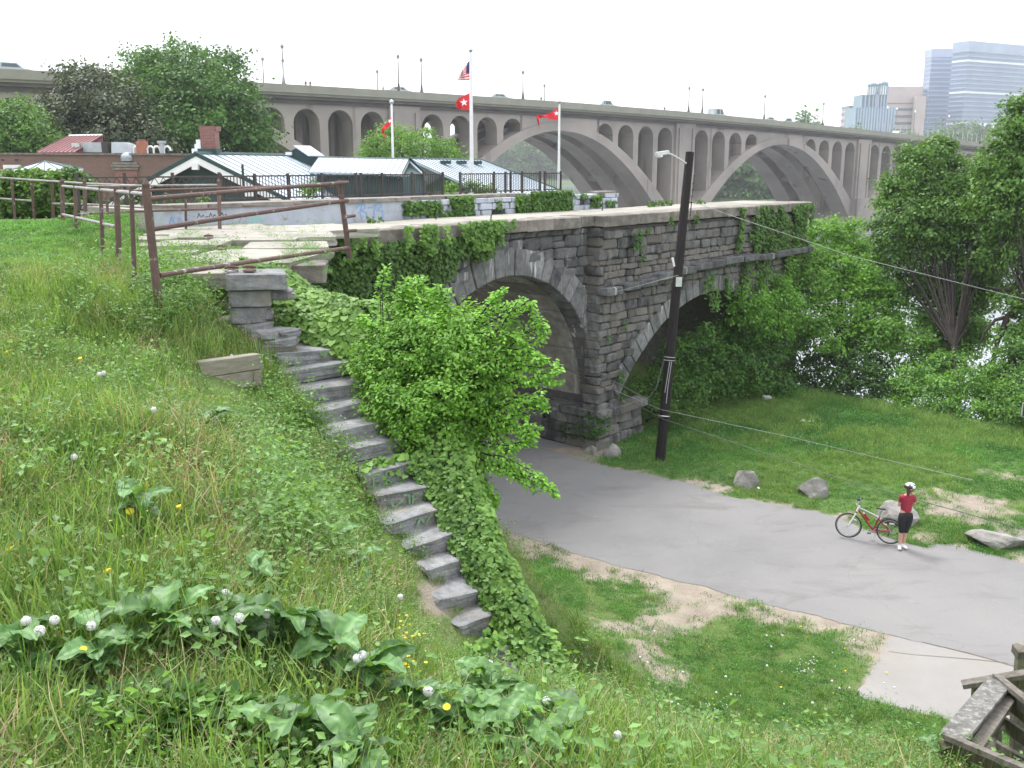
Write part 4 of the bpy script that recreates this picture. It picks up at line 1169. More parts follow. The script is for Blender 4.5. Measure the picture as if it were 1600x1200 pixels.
# thin fence on the parapet
pm = None; u = T0 * SPAN + 2
n_p = 0
while u < 4.2 * SPAN and n_p < 150:
    if pm is None: o = MB().box((0, 0, 1.15), (0.07, 0.07, 2.3)).build('fence_post', MAT['lampgrey'], big); pm = o.data
    else: o = bpy.data.objects.new('fence_post', pm); link(o, big)
    o.location = bp_(u, -1.72, dz(u / SPAN)); u += 2.9; n_p += 1

def bu(x):            # bridge coordinate where pixel column x meets the front face
    t = (x - 632) / (730 - 0.278 * x); return t * SPAN
LAMPG = 'lamp posts along the bridge parapet'
lamp_root = None
LAMPL = {444: 'tallest looking lamp post on the bridge just right of the round tree', 619: 'lamp post left of the close pair near the short flagpole', 654: 'lamp post right one of the pair near the short flagpole', 809: 'lamp post on the bridge between the tall and right flagpoles', 1064: 'left lamp post of the pair above the utility pole', 1085: 'right lamp post of the pair above the utility pole', 1181: 'lamp post on the bridge just right of the van', 1272: 'lamp post on the bridge before the teal tower', 511: 'thin far side lamp post right of the two walkers', 543: 'second thin far side lamp post right of the walkers', 692: 'thin far side lamp post left of the striped flag', 837: 'thin far side lamp post by the dark clothed walker', 953: 'thin far side lamp post beside the grey green car',
 1432: 'lamp post on the bridge below the pink tower', 1446: 'lamp post below the narrow white block', 1474: 'lamp post in front of the left blue tower', 1526: 'lamp post in front of the right blue tower, left of three', 1541: 'middle lamp post of three before the right blue tower', 1555: 'rightmost lamp post of three by the edge tree'}
def lamp(x, h, off=-1.3, glob=False):
    global lamp_root
    u = bu(x); e = empty('bridge_lamp', tuple(bp_(u, off, dz(u / SPAN) - 0.4)), LAMPL[x], 'lamp post', LAMPG)
    MB().lathe((0, 0, 0), [(0.4, 0), (0.36, 0.4), (0.22, 0.7), (0.15, 1.4), (0.12, 1.6)], 8).build('base', MAT['cornice'], e)
    MB().tube([(0, 0, 1.5), (0, 0, h)], [0.12, 0.09], 6).build('pole', MAT['greypipe'], e)
    MB().lathe((0, 0, h), [(0.08, 0), (0.24, 0.15), (0.28, 0.4), (0.15, 0.6), (0.03, 0.7)], 8).build('lantern', MAT['white'] if glob else MAT['greypipe'], e)
for x, h, off in [(444, 5.3, -1.3), (619, 5.3, -1.3), (654, 5.1, -1.3), (809, 4.6, -1.3), (1064, 4.8, -1.3), (1085, 4.8, -1.3), (1181, 5, -1.3), (1272, 5, -1.3), (511, 5.6, 19), (543, 5.6, 19), (692, 5.0, 19), (837, 5, 19), (953, 5, 19)]:
    lamp(x, h, off)
for x in (1432, 1446, 1474, 1526, 1541, 1555): lamp(x, 5.5 if x % 2 else 8.0, 2.0 if x % 2 else 10, True)

# ------------------------------------------------------------------ cars on the bridge
def car(x, label, L, h, van):
    u = bu(x); e = empty('car', tuple(bp_(u, 2.0, dz(u / SPAN) - 0.55)), label, 'van' if van else 'car', None)
    e.rotation_euler = (0, 0, math.atan2(DB.y, DB.x))
    prof = [(-L / 2, .35), (-L / 2, .95), (-L * .46, 1.05), (-L * .42, h) if van else (-L * .30, h), (L * .12, h), (L * .27, 1.0), (L * .46, .9), (L / 2, .7), (L / 2, .35)]
    w = .88
    MB().sweep([(a, -w, b) for a, b in prof], (0, 2 * w, 0)).build('body', MAT['carpale'], e)
    MB().sweep([(-L * .28, -w - .01, 1.05), (L * .2, -w - .01, 1.05), (L * .1, -w - .01, h - .12), (-L * .26, -w - .01, h - .12)], (0, 2 * w + .02, 0)).build('window', MAT['darkwindow'], e)
    for sx_ in (-.3, .3):
        for sy in (-.85, .85): MB().ring((sx_ * L, sy, .32), (0, 1, 0), .22, .1, 12, 5).build('wheel', MAT['rubber'], e)
car(1128, 'pale van on the bridge above the second river arch', 5.0, 2.15, True)
car(1207, 'pale low car just ahead of the small pedestrian on the bridge', 4.4, 1.5, False)
car(1235, 'pale car second along the bridge from the van', 4.6, 1.7, False)
car(955, 'grey green car on the bridge just right of the right flagpole', 4.6, 1.75, False)
car(43, 'car at the far left end of the bridge left of the dark tree', 4.6, 1.6, False)
car(636, 'low car between the two close lamp posts on the bridge', 4.4, 1.45, False)
car(790, 'low car on the bridge right of the tall flagpole', 4.4, 1.45, False)
car(1410, 'pale car on the bridge below the striped pink tower', 4.6, 1.6, False)

# ------------------------------------------------------------------ flags
def flagpole(x, yt, yb, Z, label, r=0.07):
    t = at(x, yt, Z); b = at(x - 1, yb, Z); e = empty('flagpole', (b.x, b.y, 3.5), label, 'flagpole')
    MB().tube([(0, 0, 0), (0, 0, t.z - 3.5)], [r * 1.3, r * 0.7], 10).build('pole', MAT['white'], e)
    MB().lathe((0, 0, t.z - 3.5), [(0.02, 0), (0.1, 0.04), (0.13, 0.12), (0.1, 0.2), (0.02, 0.25)], 10).build('finial', MAT['steel'], e)
    return Vector((b.x, b.y, 0)), t.z
def flag(name, label, pts_top, pts_bot, m, nu=14, nv=8, star=None, stripes=False, canton=False, fold=0.25, Z=54):
    """cloth between two hand-placed edges (pixel, depth) lists"""
    def samp(pts, t):
        k = t * (len(pts) - 1); i = min(int(k), len(pts) - 2); return Vector(pts[i]).lerp(Vector(pts[i + 1]), k - i)
    V, Fc, mi = [], [], []
    for i in range(nu + 1):
        a, b = samp(pts_top, i / nu), samp(pts_bot, i / nu)
        for j in range(nv + 1):
            p = a.lerp(b, j / nv); q = at(p.x, p.y, Z + fold * math.sin(i * 1.3 + j * 0.4) * (i / nu)); V.append(q)
    for i in range(nu):
        for j in range(nv): Fc.append((i * (nv + 1) + j, (i + 1) * (nv + 1) + j, (i + 1) * (nv + 1) + j + 1, i * (nv + 1) + j + 1)); mi.append((i, j))
    org = V[0].copy(); o = mesh_obj(name, [v - org for v in V], Fc, m); o.location = org
    for p, (i, j) in zip(o.data.polygons, mi):
        if stripes: p.material_index = 1 if j % 2 else 0
        if canton and i < nu * 0.4 and j < nv * 0.54: p.material_index = 2
        p.use_smooth = True
    tag(o, label, 'flag')
    if star:
        u0, v0, R, ux = star; base = V[0]
        cx, cy = u0, v0
        pts = []
        for k in range(10):
            rr = R if k % 2 == 0 else R * 0.42; a = math.pi / 2 + k * math.pi / 5 + ux
            pts.append(at(cx + rr * math.cos(a), cy - rr * math.sin(a), Z - 0.32) - org)
        c = at(cx, cy, Z - 0.32) - org
        s_ = mesh_obj('star', pts + [c], [(k, (k + 1) % 10, 10) for k in range(10)], MAT['flagwhite'], o)
    return o
flagpole(738, 86, 250, 56, 'tall white flagpole carrying two flags behind the boathouse roof', 0.11)
flagpole(615, 164, 246, 55, 'short white flagpole at the left with a furled red flag', 0.08)
flagpole(874, 164, 276, 56, 'white flagpole at the right end of the fence with a red flag', 0.08)
flag('striped_flag', 'striped red and white national flag flying highest on the tall pole', [(737, 92), (731, 97), (727, 104), (722, 110)], [(736, 125), (729, 125), (721, 125), (714, 125)], [MAT['flagred'], MAT['flagwhite'], MAT['flagblue']], nu=12, nv=13, stripes=True, canton=True, Z=56)
flag('red_star_flag', 'red flag with one white star below the striped flag', [(736, 144), (726, 149), (717, 153), (712, 160)], [(736, 172), (726, 172), (716, 170), (712, 166)], [MAT['flagred']], star=(725, 160, 6.5, 0.1), Z=56)
flag('red_flag', 'furled red and white flag drooping from the left short pole', [(613, 177), (607, 190), (598, 197), (596, 207), (603, 216)], [(613, 194), (606, 199), (600, 204), (601, 212), (601, 221)], [MAT['flagred']], star=(609, 189, 3.6, 0.5), Z=55)
flag('red_flag', 'red flag with a white star blown out from the right pole', [(872, 168), (862, 175), (850, 180), (840, 179), (838, 184)], [(872, 188), (860, 186), (848, 183), (842, 186), (843, 202)], [MAT['flagred']], star=(869.5, 177, 4.2, 0.1), Z=56)

# ------------------------------------------------------------------ boathouse with pale seamed roofs
boat = empty('boathouse', (-8, 55, 4), 'dark green boathouse under pale standing seam roofs behind the dark fence', 'building')
OB = boat.location
def roofplane(a, b, c, d, nseam, name='roof_slope'):
    """ridge a-b, eave d-c"""
    n = (b - a).cross(d - a).normalized()
    if n.z < 0: n = -n
    o = MB().sweep([p - OB for p in (a, b, c, d)], -n * 0.12).build(name, MAT['roofmetal'], boat)
    for k in range(nseam + 1):
        t = k / nseam; p = a.lerp(b, t) + n * 0.012 - OB; q = d.lerp(c, t) + n * 0.012 - OB
        MB().tube([p, q], 0.02, 4).build('seam', MAT['roofseam'], o)
    return o
def bar(name, a, b, r, m, n=4): MB().tube([a - OB, b - OB], r, n).build(name, MAT[m], boat)
RA0, RA1 = at(306, 240, 48), at(486, 243.5, 60)
g = (RA1 - RA0); g.z = 0; g.normalize(); pr = Vector((g.y, -g.x, 0))
hw_, dr = 5.2, 2.35
EA0, EA1 = RA0 + pr * hw_ - Vector((0, 0, dr)), RA1 + pr * hw_ * 1.0 - Vector((0, 0, dr))
LA0, LA1 = RA0 - pr * hw_ - Vector((0, 0, dr)), RA1 - pr * hw_ - Vector((0, 0, dr))
roofplane(RA0, RA1, EA1, EA0, 16); roofplane(RA0, RA1, LA1, LA0, 12)
bar('ridge_cap', RA0 - g * .1, RA1, 0.11, 'greenpaint')
# gable end: siding, white bargeboards
gb = g * 0.7
MB().sweep([p - OB for p in (RA0 + gb - Vector((0, 0, .25)), EA0 + gb + pr * -.3, EA0 + gb - pr * .3 - Vector((0, 0, 4)), LA0 + gb + pr * .3 - Vector((0, 0, 4)), LA0 + gb + pr * .3)], g * 11).build('wall', MAT['greensiding'], boat)
for E in (EA0, LA0):
    d = (E - RA0); n = Vector((0, 0, 1))
    MB().sweep([p - OB for p in (RA0 - g * .05 + n * .08, E - g * .05 + n * .08, E - g * .05 - n * .12, RA0 - g * .05 - n * .12)], g * .15).build('bargeboard_top', MAT['greenpaint'], boat)
    MB().sweep([p - OB for p in (RA0 - g * .02 - n * .125, E - g * .02 - n * .125, E - g * .02 - n * .42, RA0 - g * .02 - n * .48)], g * .1).build('bargeboard', MAT['white'], boat)
MB().box(RA0 - g * .1 - Vector((0, 0, .62)) - OB, (.3, .3, .3), None).build('bracket', MAT['white'], boat)
for E in (EA0, LA0): MB().box(RA0.lerp(E, .55) - g * .1 - Vector((0, 0, .6)) - OB, (.45, .3, .25), None).build('bracket', MAT['white'], boat)
# cupola with its own little roof
cp = at(469, 247, 57)
cu = MB().sweep([Vector((cp.x - 1.1, cp.y, cp.z - .6)) - OB, Vector((cp.x + 1.0, cp.y, cp.z - .8)) - OB, Vector((cp.x + 1.0, cp.y, cp.z + .08)) - OB, Vector((cp.x - .1, cp.y, cp.z + .62)) - OB, Vector((cp.x - .9, cp.y, cp.z + .2)) - OB], (0.3, 1.2, 0)).build('dormer', MAT['greenpaint'], boat)
MB().sweep([Vector(q) - OB for q in ((cp.x - .3, cp.y - .25, cp.z + .66), (cp.x + .5, cp.y + .55, cp.z + .66), (cp.x + 1.35, cp.y + .3, cp.z + .1), (cp.x + .55, cp.y - .4, cp.z + .1))], (0, 0, .05)).build('dormer_roof', MAT['roofmetal'], cu)
MB().box(Vector((cp.x - .6, cp.y - .2, cp.z + .25)) - OB, (.35, .2, .18)).build('vent_light', MAT['white'], cu)
# long lower roof of the middle wing, then its gable
RB0, RB1 = at(498, 246, 57), at(640, 249, 53)
EB0, EB1 = at(482, 268, 52.5), at(628, 272, 49)
roofplane(RB0, RB1, EB1, EB0, 17); bar('ridge_cap', RB0, RB1, 0.07, 'greenpaint')
for k in range(14):
    p = EB0.lerp(EB1, (k + .5) / 14) - Vector((0, 0, .16)); MB().box(p - OB + Vector((0, .25, 0)), (.14, .7, .12)).build('rafter_end', MAT['greenpaint'], boat)
GB = at(665, 272, 51.5)
roofplane(RB1, RB1 + Vector((-.3, 3, 0)), GB + Vector((-.3, 3, 0)), GB, 3)
MB().sweep([p - OB for p in (RB1 + Vector((0, -.05, .12)), GB + Vector((0, -.05, .1)), GB + Vector((0, -.05, -.08)), RB1 + Vector((0, -.05, -.08)))], (0, .15, 0)).build('bargeboard_top', MAT['greenpaint'], boat)
MB().sweep([p - OB for p in (RB1 + Vector((0, -.03, -.09)), GB + Vector((0, -.03, -.09)), GB + Vector((0, -.03, -.36)), RB1 + Vector((0, -.03, -.42)))], (0, .1, 0)).build('bargeboard', MAT['white'], boat)
MB().sweep([p - OB for p in (RB1 + Vector((0, -.02, .1)), EB1 + Vector((0, -.02, .1)), EB1 + Vector((0, -.02, -.2)), RB1 + Vector((0, -.02, -.3)))], (0, .1, 0)).build('bargeboard', MAT['greenpaint'], boat)
w0, w1 = EB0 + Vector((.3, .6, -.15)), EB1 + Vector((0, .6, -.15)); w2 = at(662, 285, 52) 
MB().sweep([p - OB for p in (w0, w1, Vector((w1.x, w1.y, 4)), Vector((w0.x, w0.y, 4)))], (0, 2, 0)).build('wall', MAT['greensiding'], boat)
MB().sweep([p - OB for p in (w1, RB1 + Vector((0, .3, -.3)), Vector((GB.x - .2, GB.y + .2, GB.z)), Vector((GB.x - .2, GB.y + .2, 4)), Vector((w1.x, w1.y, 4)))], (0, 2, 0)).build('wall', MAT['greenpaint'], boat)
# right hand roof with hipped end
RC0, RC1 = at(640, 248, 62), at(752, 250, 72)
g2 = (RC1 - RC0); g2.z = 0; g2.normalize(); p2 = Vector((g2.y, -g2.x, 0))
EC0, EC1 = RC0 + p2 * 7.2 - Vector((0, 0, 2.9)), RC1 + p2 * 6.6 - Vector((0, 0, 2.3))
roofplane(RC0, RC1, EC1, EC0, 20)
roofplane(RC0, RC1, RC1 - p2 * 6 - Vector((0, 0, 2.3)), RC0 - p2 * 6 - Vector((0, 0, 2.3)), 10)
MB().sweep([p - OB for p in (RC1, EC1, RC1 - p2 * 6 - Vector((0, 0, 2.3)))], g2 * .2).build('roof_end', MAT['roofmetal'], boat)
bar('ridge_cap', RC0, RC1, 0.08, 'greenpaint'); bar('hip_cap', RC1, EC1, 0.1, 'greenpaint')
for t in (.3, .52, .75):
    p = RC0.lerp(RC1, t) + p2 * .9 - Vector((0, 0, .2)); MB().box(p - OB, (.7, .5, .22)).build('roof_vent', MAT['greenpaint'], boat)
MB().sweep([p - OB for p in (EC0 + Vector((-.3, .4, -.2)), EC1 + Vector((-.3, .4, -.2)), Vector((EC1.x - .3, EC1.y + .4, -2)), Vector((EC0.x - .3, EC0.y + .4, -2)))], -p2 * 6).build('wall', MAT['greensiding'], boat)
p = at(379, 262, 46.5); MB().box(p - Vector((0, 0, .5)) - OB, (.1, .1, 1.3)).build('vent_pipe', MAT['greenpaint'], boat)
# brick chimney with white flues
ch = MB().box(at(328, 219, 50) - Vector((0, 0, .1)) - OB, (.75, .75, 1.25)).build('chimney', MAT['brickred'], boat)
MB().box(at(328, 201, 50) - OB, (.86, .86, .22)).build('chimney_cap', MAT['brickred'], ch)
MB().box(at(328, 239, 49.9) - OB, (.95, .95, .42)).build('chimney_flashing', MAT['greenpaint'], ch)
for k, (x, y, w) in enumerate(((310, 229, .3), (308, 236, .45), (311, 222, .22))): MB().box(at(x, y, 49.8) - OB, (w, .3, .24)).build('flue', MAT['white'], ch)

# ------------------------------------------------------------------ brick building, pavilion, shed, roof plant
brk = empty('brick_building', tuple(at(150, 300, 70)), 'long low weathered brick building behind the hedge at the left', 'building')
a, b = at(-90, 241, 72), at(352, 243, 66); zb_ = 4.0
def bb(p): return Vector(p) - brk.location
MB().sweep([bb((a.x, a.y, zb_)), bb((b.x, b.y, zb_)), bb((b.x, b.y, b.z)), bb((a.x, a.y, a.z))], (2, 8, 0)).build('wall', MAT['brick'], brk)
MB().sweep([bb((a.x, a.y - .15, a.z)), bb((b.x, b.y - .15, b.z)), bb((b.x, b.y - .15, b.z + .12)), bb((a.x, a.y - .15, a.z + .12))], (2, 8.3, 0)).build('roof_coping', MAT['coping'], brk)
p = at(199, 270, 68.2)
MB().box(bb((p.x, p.y, 6.8)), (1.55, .5, 5.4)).build('pilaster', MAT['brickred'], brk)
for z, w in ((9.25, 1.75), (9.45, 1.95), (9.62, 1.7)): MB().box(bb((p.x, p.y - .05, z)), (w, .6, .14)).build('pilaster_cap', MAT['coping'], brk)
MB().lathe(bb(at(199, 246, 68)), [(.42, -.25), (.45, .0), (.42, .12), (.25, .3), (.03, .36)], 12).build('dome_vent', MAT['ductmetal'], brk)
for x in (4, 25, 63, 95, 124): MB().box(bb(at(x, 250, 70.2)), (.16, .1, .16)).build('wall_tie', MAT['darkiron'], brk)
for x, w in ((128, 1.0), (20, 1.2)):
    wi = MB().box(bb(at(x, 270, 69.6 if x > 100 else 70)), (w, .2, 1.1)).build('window', MAT['white'], brk)
    MB().box(bb(at(x, 271, 69.4 if x > 100 else 69.8)), (w * .75, .2, .7)).build('pane', MAT['darkwindow'], wi)
# rooftop plant: separate machines
hv = empty('rooftop_air_unit', tuple(at(165, 240, 72)), 'grey rooftop air handler with a curved duct on the brick building', 'air unit')
h0 = hv.location
def hb(x, y, Z): return at(x, y, Z) - h0
for (xa, xb, ya, yb, m, nm) in ((134, 165, 223, 238, 'ductmetal', 'housing'), (119, 131, 224, 238, 'lampgrey', 'fan_box'), (165, 174, 222, 238, 'darkiron', 'coil')):
    c = hb((xa + xb) / 2, (ya + yb) / 2, 72); MB().box(c, ((xb - xa) * 72 / F, 1.5, (yb - ya) * 72 / F)).build(nm, MAT[m], hv)
pts = [(174, 239), (174, 222), (190, 222), (199, 225), (205, 231), (207, 239)]
MB().sweep([hb(x, y, 71.5) for x, y in pts], (0, 1.5, 0)).build('curved_duct', MAT['ductmetal'], hv)
for k, x in enumerate((215, 236, 246, 262)):
    e = empty('gooseneck_vent', tuple(at(x, 241, 71)), 'white curved vent pipe number %s along the brick roof' % ('one, beside the red stack', 'two, just right of the red stack', 'three, left of the square vent', 'four, nearest the chimney')[k] , 'vent pipe')
    e['label'] = ('white curved vent pipe left of the red stack on the brick roof', 'white curved vent pipe just right of the red stack', 'white curved vent pipe left of the square grey vent', 'white curved vent pipe nearest the boathouse gable')[k]
    MB().tube([(-.25, 0, 0), (-.25, 0, .35), (-.15, 0, .52), (.05, 0, .55), (.2, 0, .42), (.22, 0, .25)], .08, 8).build('pipe', MAT['white'], e)
e = empty('terracotta_stack', tuple(at(223, 241, 71)), 'short terracotta coloured brick stack on the roof', 'chimney stack')
MB().box((0, 0, .45), (.65, .6, .9)).build('shaft', MAT['terracotta'], e); MB().box((0, 0, .97), (.45, .4, .15)).build('cap', MAT['brickred'], e)
e = empty('square_roof_vent', tuple(at(254, 241, 71)), 'square grey louvred roof vent between white pipes', 'roof vent')
MB().box((0, 0, .4), (.3, .3, .8)).build('shaft', MAT['ductmetal'], e); MB().box((0, 0, .85), (.5, .45, .18)).build('cap', MAT['ductmetal'], e)
pav = empty('hip_roof_pavilion', tuple(at(78, 268, 48)), 'small pavilion with a shallow pale hipped roof behind the vine hedge', 'pavilion')
ap = at(70, 252, 50) - pav.location; cs = [at(18, 266, 48), at(120, 266.5, 48), at(130, 263.5, 54), at(35, 263.5, 54)]; cs = [c - pav.location for c in cs]
for k in range(4):
    a_, b_ = cs[k], cs[(k + 1) % 4]; f_ = MB().sweep([ap, a_, b_], (0, 0, -.08)).build('roof_panel', MAT['roofmetal'], pav)
    for j in range(5): MB().tube([ap + Vector((0, 0, .02)), a_.lerp(b_, j / 4) + Vector((0, 0, .02))], .03, 4).build('seam', MAT['roofseam'], f_)
MB().box((ap + cs[0] + cs[1] + cs[2] + cs[3]) / 5 - Vector((0, 0, 1.4)), (3.2, 3.0, 2.2)).build('wall', MAT['greensiding'], pav)
shed = empty('red_roof_shed', tuple(at(105, 240, 74)), 'red metal lean-to roof rising above the brick building', 'shed')
q = [at(57, 238, 70.5), at(108, 212.5, 73.5), at(160, 211.5, 73.5), at(118, 237, 70.5)]; q = [p - shed.location for p in q]
rf = MB().sweep(q, (0, 0, -.2)).build('roof', MAT['redmetal'], shed)
for k in range(10): MB().tube([q[0].lerp(q[3], k / 9) + Vector((0, 0, .03)), q[1].lerp(q[2], k / 9) + Vector((0, 0, .03))], .04, 4).build('seam', MAT['redmetal'], rf)
MB().tube([q[1], q[2]], .1, 4).build('ridge_flashing', MAT['lampgrey'], rf)
MB().sweep([q[3], q[2], q[2] - Vector((0, 0, 1.6)), q[3] - Vector((0, 0, .6))], (-1.5, .3, 0)).build('side_wall', MAT['redmetal'], shed)

# ------------------------------------------------------------------ towers across the river
def tower(label, x0, x1, ytop, Z, zbase, nfl, dep, mg, mb_, skew=0.0, name='office_tower', bandh=0.3, special=(), rounded=False, cat='office tower', cols=0):
    a, b = at(x0, ytop, Z), at(x1, ytop, Z + skew); top = a.z
    e = empty(name, (a.x, a.y, zbase), label, cat); L = e.location
    d = (b - a); d.z = 0; n = Vector((-d.y, d.x, 0)).normalized()
    if n.y < 0: n = -n
    MB().sweep([a - L, b - L, Vector((b.x, b.y, zbase)) - L, Vector((a.x, a.y, zbase)) - L], n * dep).build('glass_body', MAT[mg], e)
    fh = (top - zbase) / nfl; me = None
    R = Matrix((d.normalized(), n, Vector((0, 0, 1)))).transposed()
    mid = (a + b) / 2
    for k in range(nfl):
        z = zbase + fh * (k + 1) - fh * bandh / 2
        c = Vector((mid.x, mid.y, z)) + n * (dep / 2) - L
        sp_ = (nfl - 1 - k) in special
        if me is None or sp_:
            o = MB().box((0, 0, 0), (d.length + .8, dep + .8, fh * bandh * (1.5 if sp_ else 1)), None).build('floor_band', MAT['towerwhite'] if sp_ else MAT[mb_], e)
            if not sp_: me = o.data
        else: o = bpy.data.objects.new('floor_band', me); link(o, e)
        o.matrix_basis = Matrix.Translation(c) @ R.to_4x4()
    for k in range(cols):
        p = a.lerp(b, k / (cols - 1)); MB().box(Vector((p.x, p.y, (top + zbase) / 2)) - L - n * .3, (1.0, .8, top - zbase), R).build('mullion', MAT['towerband'], e)
    return e, a, b, n, R
t1 = tower('blue glass office tower, left and lower of the tall pair', 1457, 1514, 77, 850, -2, 29, 14, 'glassblue', 'towerband', 0, special=(1,))
MB().box(t1[1].lerp(t1[2], .5) + t1[3] * 7 - Vector((0, 0, 3)) - t1[0].location, ((t1[2] - t1[1]).length + 1.2, 15.2, 7), t1[4]).build('crown_band', MAT['towerband'], t1[0])
t2 = tower('wide blue glass office tower at the right edge', 1514, 1680, 72, 780, -2, 30, 14, 'glassblue', 'towerband', 60, special=(3, 10, 17))
MB().box(t2[1].lerp(t2[2], .5) + t2[3] * 7 - Vector((0, 0, 3.5)) - t2[0].location, ((t2[2] - t2[1]).length + 1.2, 15.2, 8), t2[4]).build('crown_band', MAT['towerband'], t2[0])
t3 = tower('pink stone office block with dark stepped window bands', 1384, 1441, 136, 800, 0, 13, 30, 'pinkstone', 'darkwindow', 0, bandh=0.38)
MB().box(t3[1].lerp(t3[2], .5) + t3[3] * 15 - Vector((0, 0, 6)) - t3[0].location, ((t3[2] - t3[1]).length + 1.2, 31.2, 13), t3[4]).build('attic_storey', MAT['pinkstone'], t3[0])
e3 = at(1436, 170, 798); MB().box(Vector((e3.x, e3.y, 32)) - t3[0].location, (8, 6, 64), t3[4]).build('corner_pier', MAT['pinkstone'], t3[0])
tower('narrow white office block between the pink block and the blue tower', 1440, 1458, 139, 860, 0, 22, 20, 'tealglass', 'towerband', 0)
tower('small white office block at the far left of the skyline', 1328, 1347, 165, 830, 0, 11, 20, 'pinkstone', 'darkwindow', 0, bandh=0.4)
t4 = tower('teal glass block with two round lantern turrets', 1337, 1398, 168, 760, 0, 1, 22, 'tealglass', 'tealglass', 0, cols=15, cat='office tower')
for (x0, x1, y) in ((1346, 1370, 148), (1368, 1386, 143)):
    c = at((x0 + x1) / 2, (y + 172) / 2, 762); MB().box(c - t4[0].location + Vector((0, 10, 0)), ((x1 - x0) * 762 / F, 18, (172 - y) * 762 / 1578), None).build('upper_block', MAT['tealglass'], t4[0])
    for j in range(5): MB().box(at(x0 + (x1 - x0) * j / 4, (y + 172) / 2, 761) - t4[0].location, (.9, .6, (172 - y) * 762 / 1578), None).build('mullion', MAT['towerband'], t4[0])
for x, y in ((1362.5, 131), (1379, 129)):
    c = at(x, 148, 762) - t4[0].location; hh = (148 - y) * 762 / 1578
    MB().lathe(c, [(3.4, 0), (3.4, hh * .3), (3.6, hh * .32), (3.6, hh * .36), (3.4, hh * .38), (3.4, hh * .72)], 16).build('round_turret', MAT['towerwhite'], t4[0])
    MB().lathe(c + Vector((0, 0, hh * .72)), [(3.9, 0), (3.9, hh * .2), (2.6, hh * .34)], 16).build('turret_cap', MAT['tealglass'], t4[0])
    for j in range(12): a_ = j * math.pi / 6; MB().box(c + Vector((3.5 * math.cos(a_), 3.5 * math.sin(a_), hh * .36)), (.5, .5, hh * .7)).build('turret_mullion', MAT['tealglass'], t4[0])

# ------------------------------------------------------------------ leaves
def leaf_tpl(kind):
    if kind == 'diamond': v = [(0, 0, 0), (-.3, .45, .06), (0, 1, -.05), (.3, .45, .06)]; f = [(0, 3, 2), (0, 2, 1)]
    elif kind == 'ivy':
        v = [(0, .1, 0), (-.48, .05, .04), (-.5, .55, .05), (0, 1, -.08), (.5, .55, .05), (.48, .05, .04)]; f = [(0, 3, 2), (0, 2, 1), (0, 5, 4), (0, 4, 3)]
    elif kind == 'oval': v = [(0, 0, 0), (-.26, .3, .05), (-.22, .7, .02), (0, 1, -.08), (.22, .7, .02), (.26, .3, .05)]; f = [(0, 2, 1), (0, 3, 2), (0, 4, 3), (0, 5, 4)]
    elif kind == 'clump':
        v = [(0, 0, 0), (-.5, .4, .1), (0, 1, -.1), (.5, .4, .1)]; f = [(0, 3, 2), (0, 2, 1)]
    return np.array(v, float), np.array(f, int)

def unit(a): return a / np.maximum(np.linalg.norm(a, axis=1, keepdims=True), 1e-9)
def leaves(P, Nn, Dn, size, kind):
    """P positions, Nn leaf normals, Dn pointing directions, size per leaf -> verts, faces"""
    tv, tf = leaf_tpl(kind)
    Nn = unit(Nn); Dn = unit(Dn - Nn * np.sum(Dn * Nn, axis=1, keepdims=True)); X = np.cross(Dn, Nn)
    V = P[:, None] + size[:, None, None] * (tv[None, :, 0, None] * X[:, None] + tv[None, :, 1, None] * Dn[:, None] + tv[None, :, 2, None] * Nn[:, None])
    k = len(tv); Fc = (np.arange(len(P)) * k)[:, None, None] + tf[None]
    return V.reshape(-1, 3), Fc.reshape(-1, 3), k

def rdir(n): return unit(rng.normal(size=(n, 3)))

def crown(name, lobes, m, parent, leaf=0.12, dens=1.0, kind='diamond', clump=0.45, per=26, up=0.5, droop=0.2, org=None, hollow=0.55, squash=0.85, tintbias=0.0):
    """foliage: leaf clumps strewn through the outer part of every lobe"""
    org = np.array(org if org is not None else (0, 0, 0), float); leaf *= .6; per = int(per * 2.4)
    Ps, Ns, Ds, Ss, Ts = [], [], [], [], []
    for (c, r) in lobes:
        c = np.array(c, float); nc = max(4, int(dens * 14 * (r / clump) ** 2 / 4))
        d = rdir(nc); rad = r * (hollow + (1 - hollow) * rng.random(nc) ** 0.5) * (1 + 0.16 * rng.normal(size=nc))
        cc = c + d * rad[:, None] * np.array([1, 1, squash])
        ct = rng.random(nc)
        cs = clump * rng.uniform(0.6, 1.35, nc)
        p = cc[:, None] + rng.normal(size=(nc, per, 3)) * cs[:, None, None] * np.array([0.5, 0.5, 0.3])
        out = unit((p - c).reshape(-1, 3)).reshape(p.shape)
        nrm = out * 0.6 + np.array([0, 0, up]) + rng.normal(size=p.shape) * 0.5
        dr = out * 0.8 + np.array([0, 0, -droop]) + rng.normal(size=p.shape) * 0.6
        Ps.append(p.reshape(-1, 3)); Ns.append(nrm.reshape(-1, 3)); Ds.append(dr.reshape(-1, 3))
        Ss.append((leaf * rng.uniform(0.6, 1.35, nc * per)))
        Ts.append(np.clip(np.repeat(ct, per) * 0.6 + rng.random(nc * per) * 0.4 + tintbias, 0, 1))
    P = np.concatenate(Ps) - org; V, Fc, k = leaves(P, np.concatenate(Ns), np.concatenate(Ds), np.concatenate(Ss), kind)
    return np_mesh(name, V, Fc, m, parent, tint=np.repeat(np.concatenate(Ts), k))

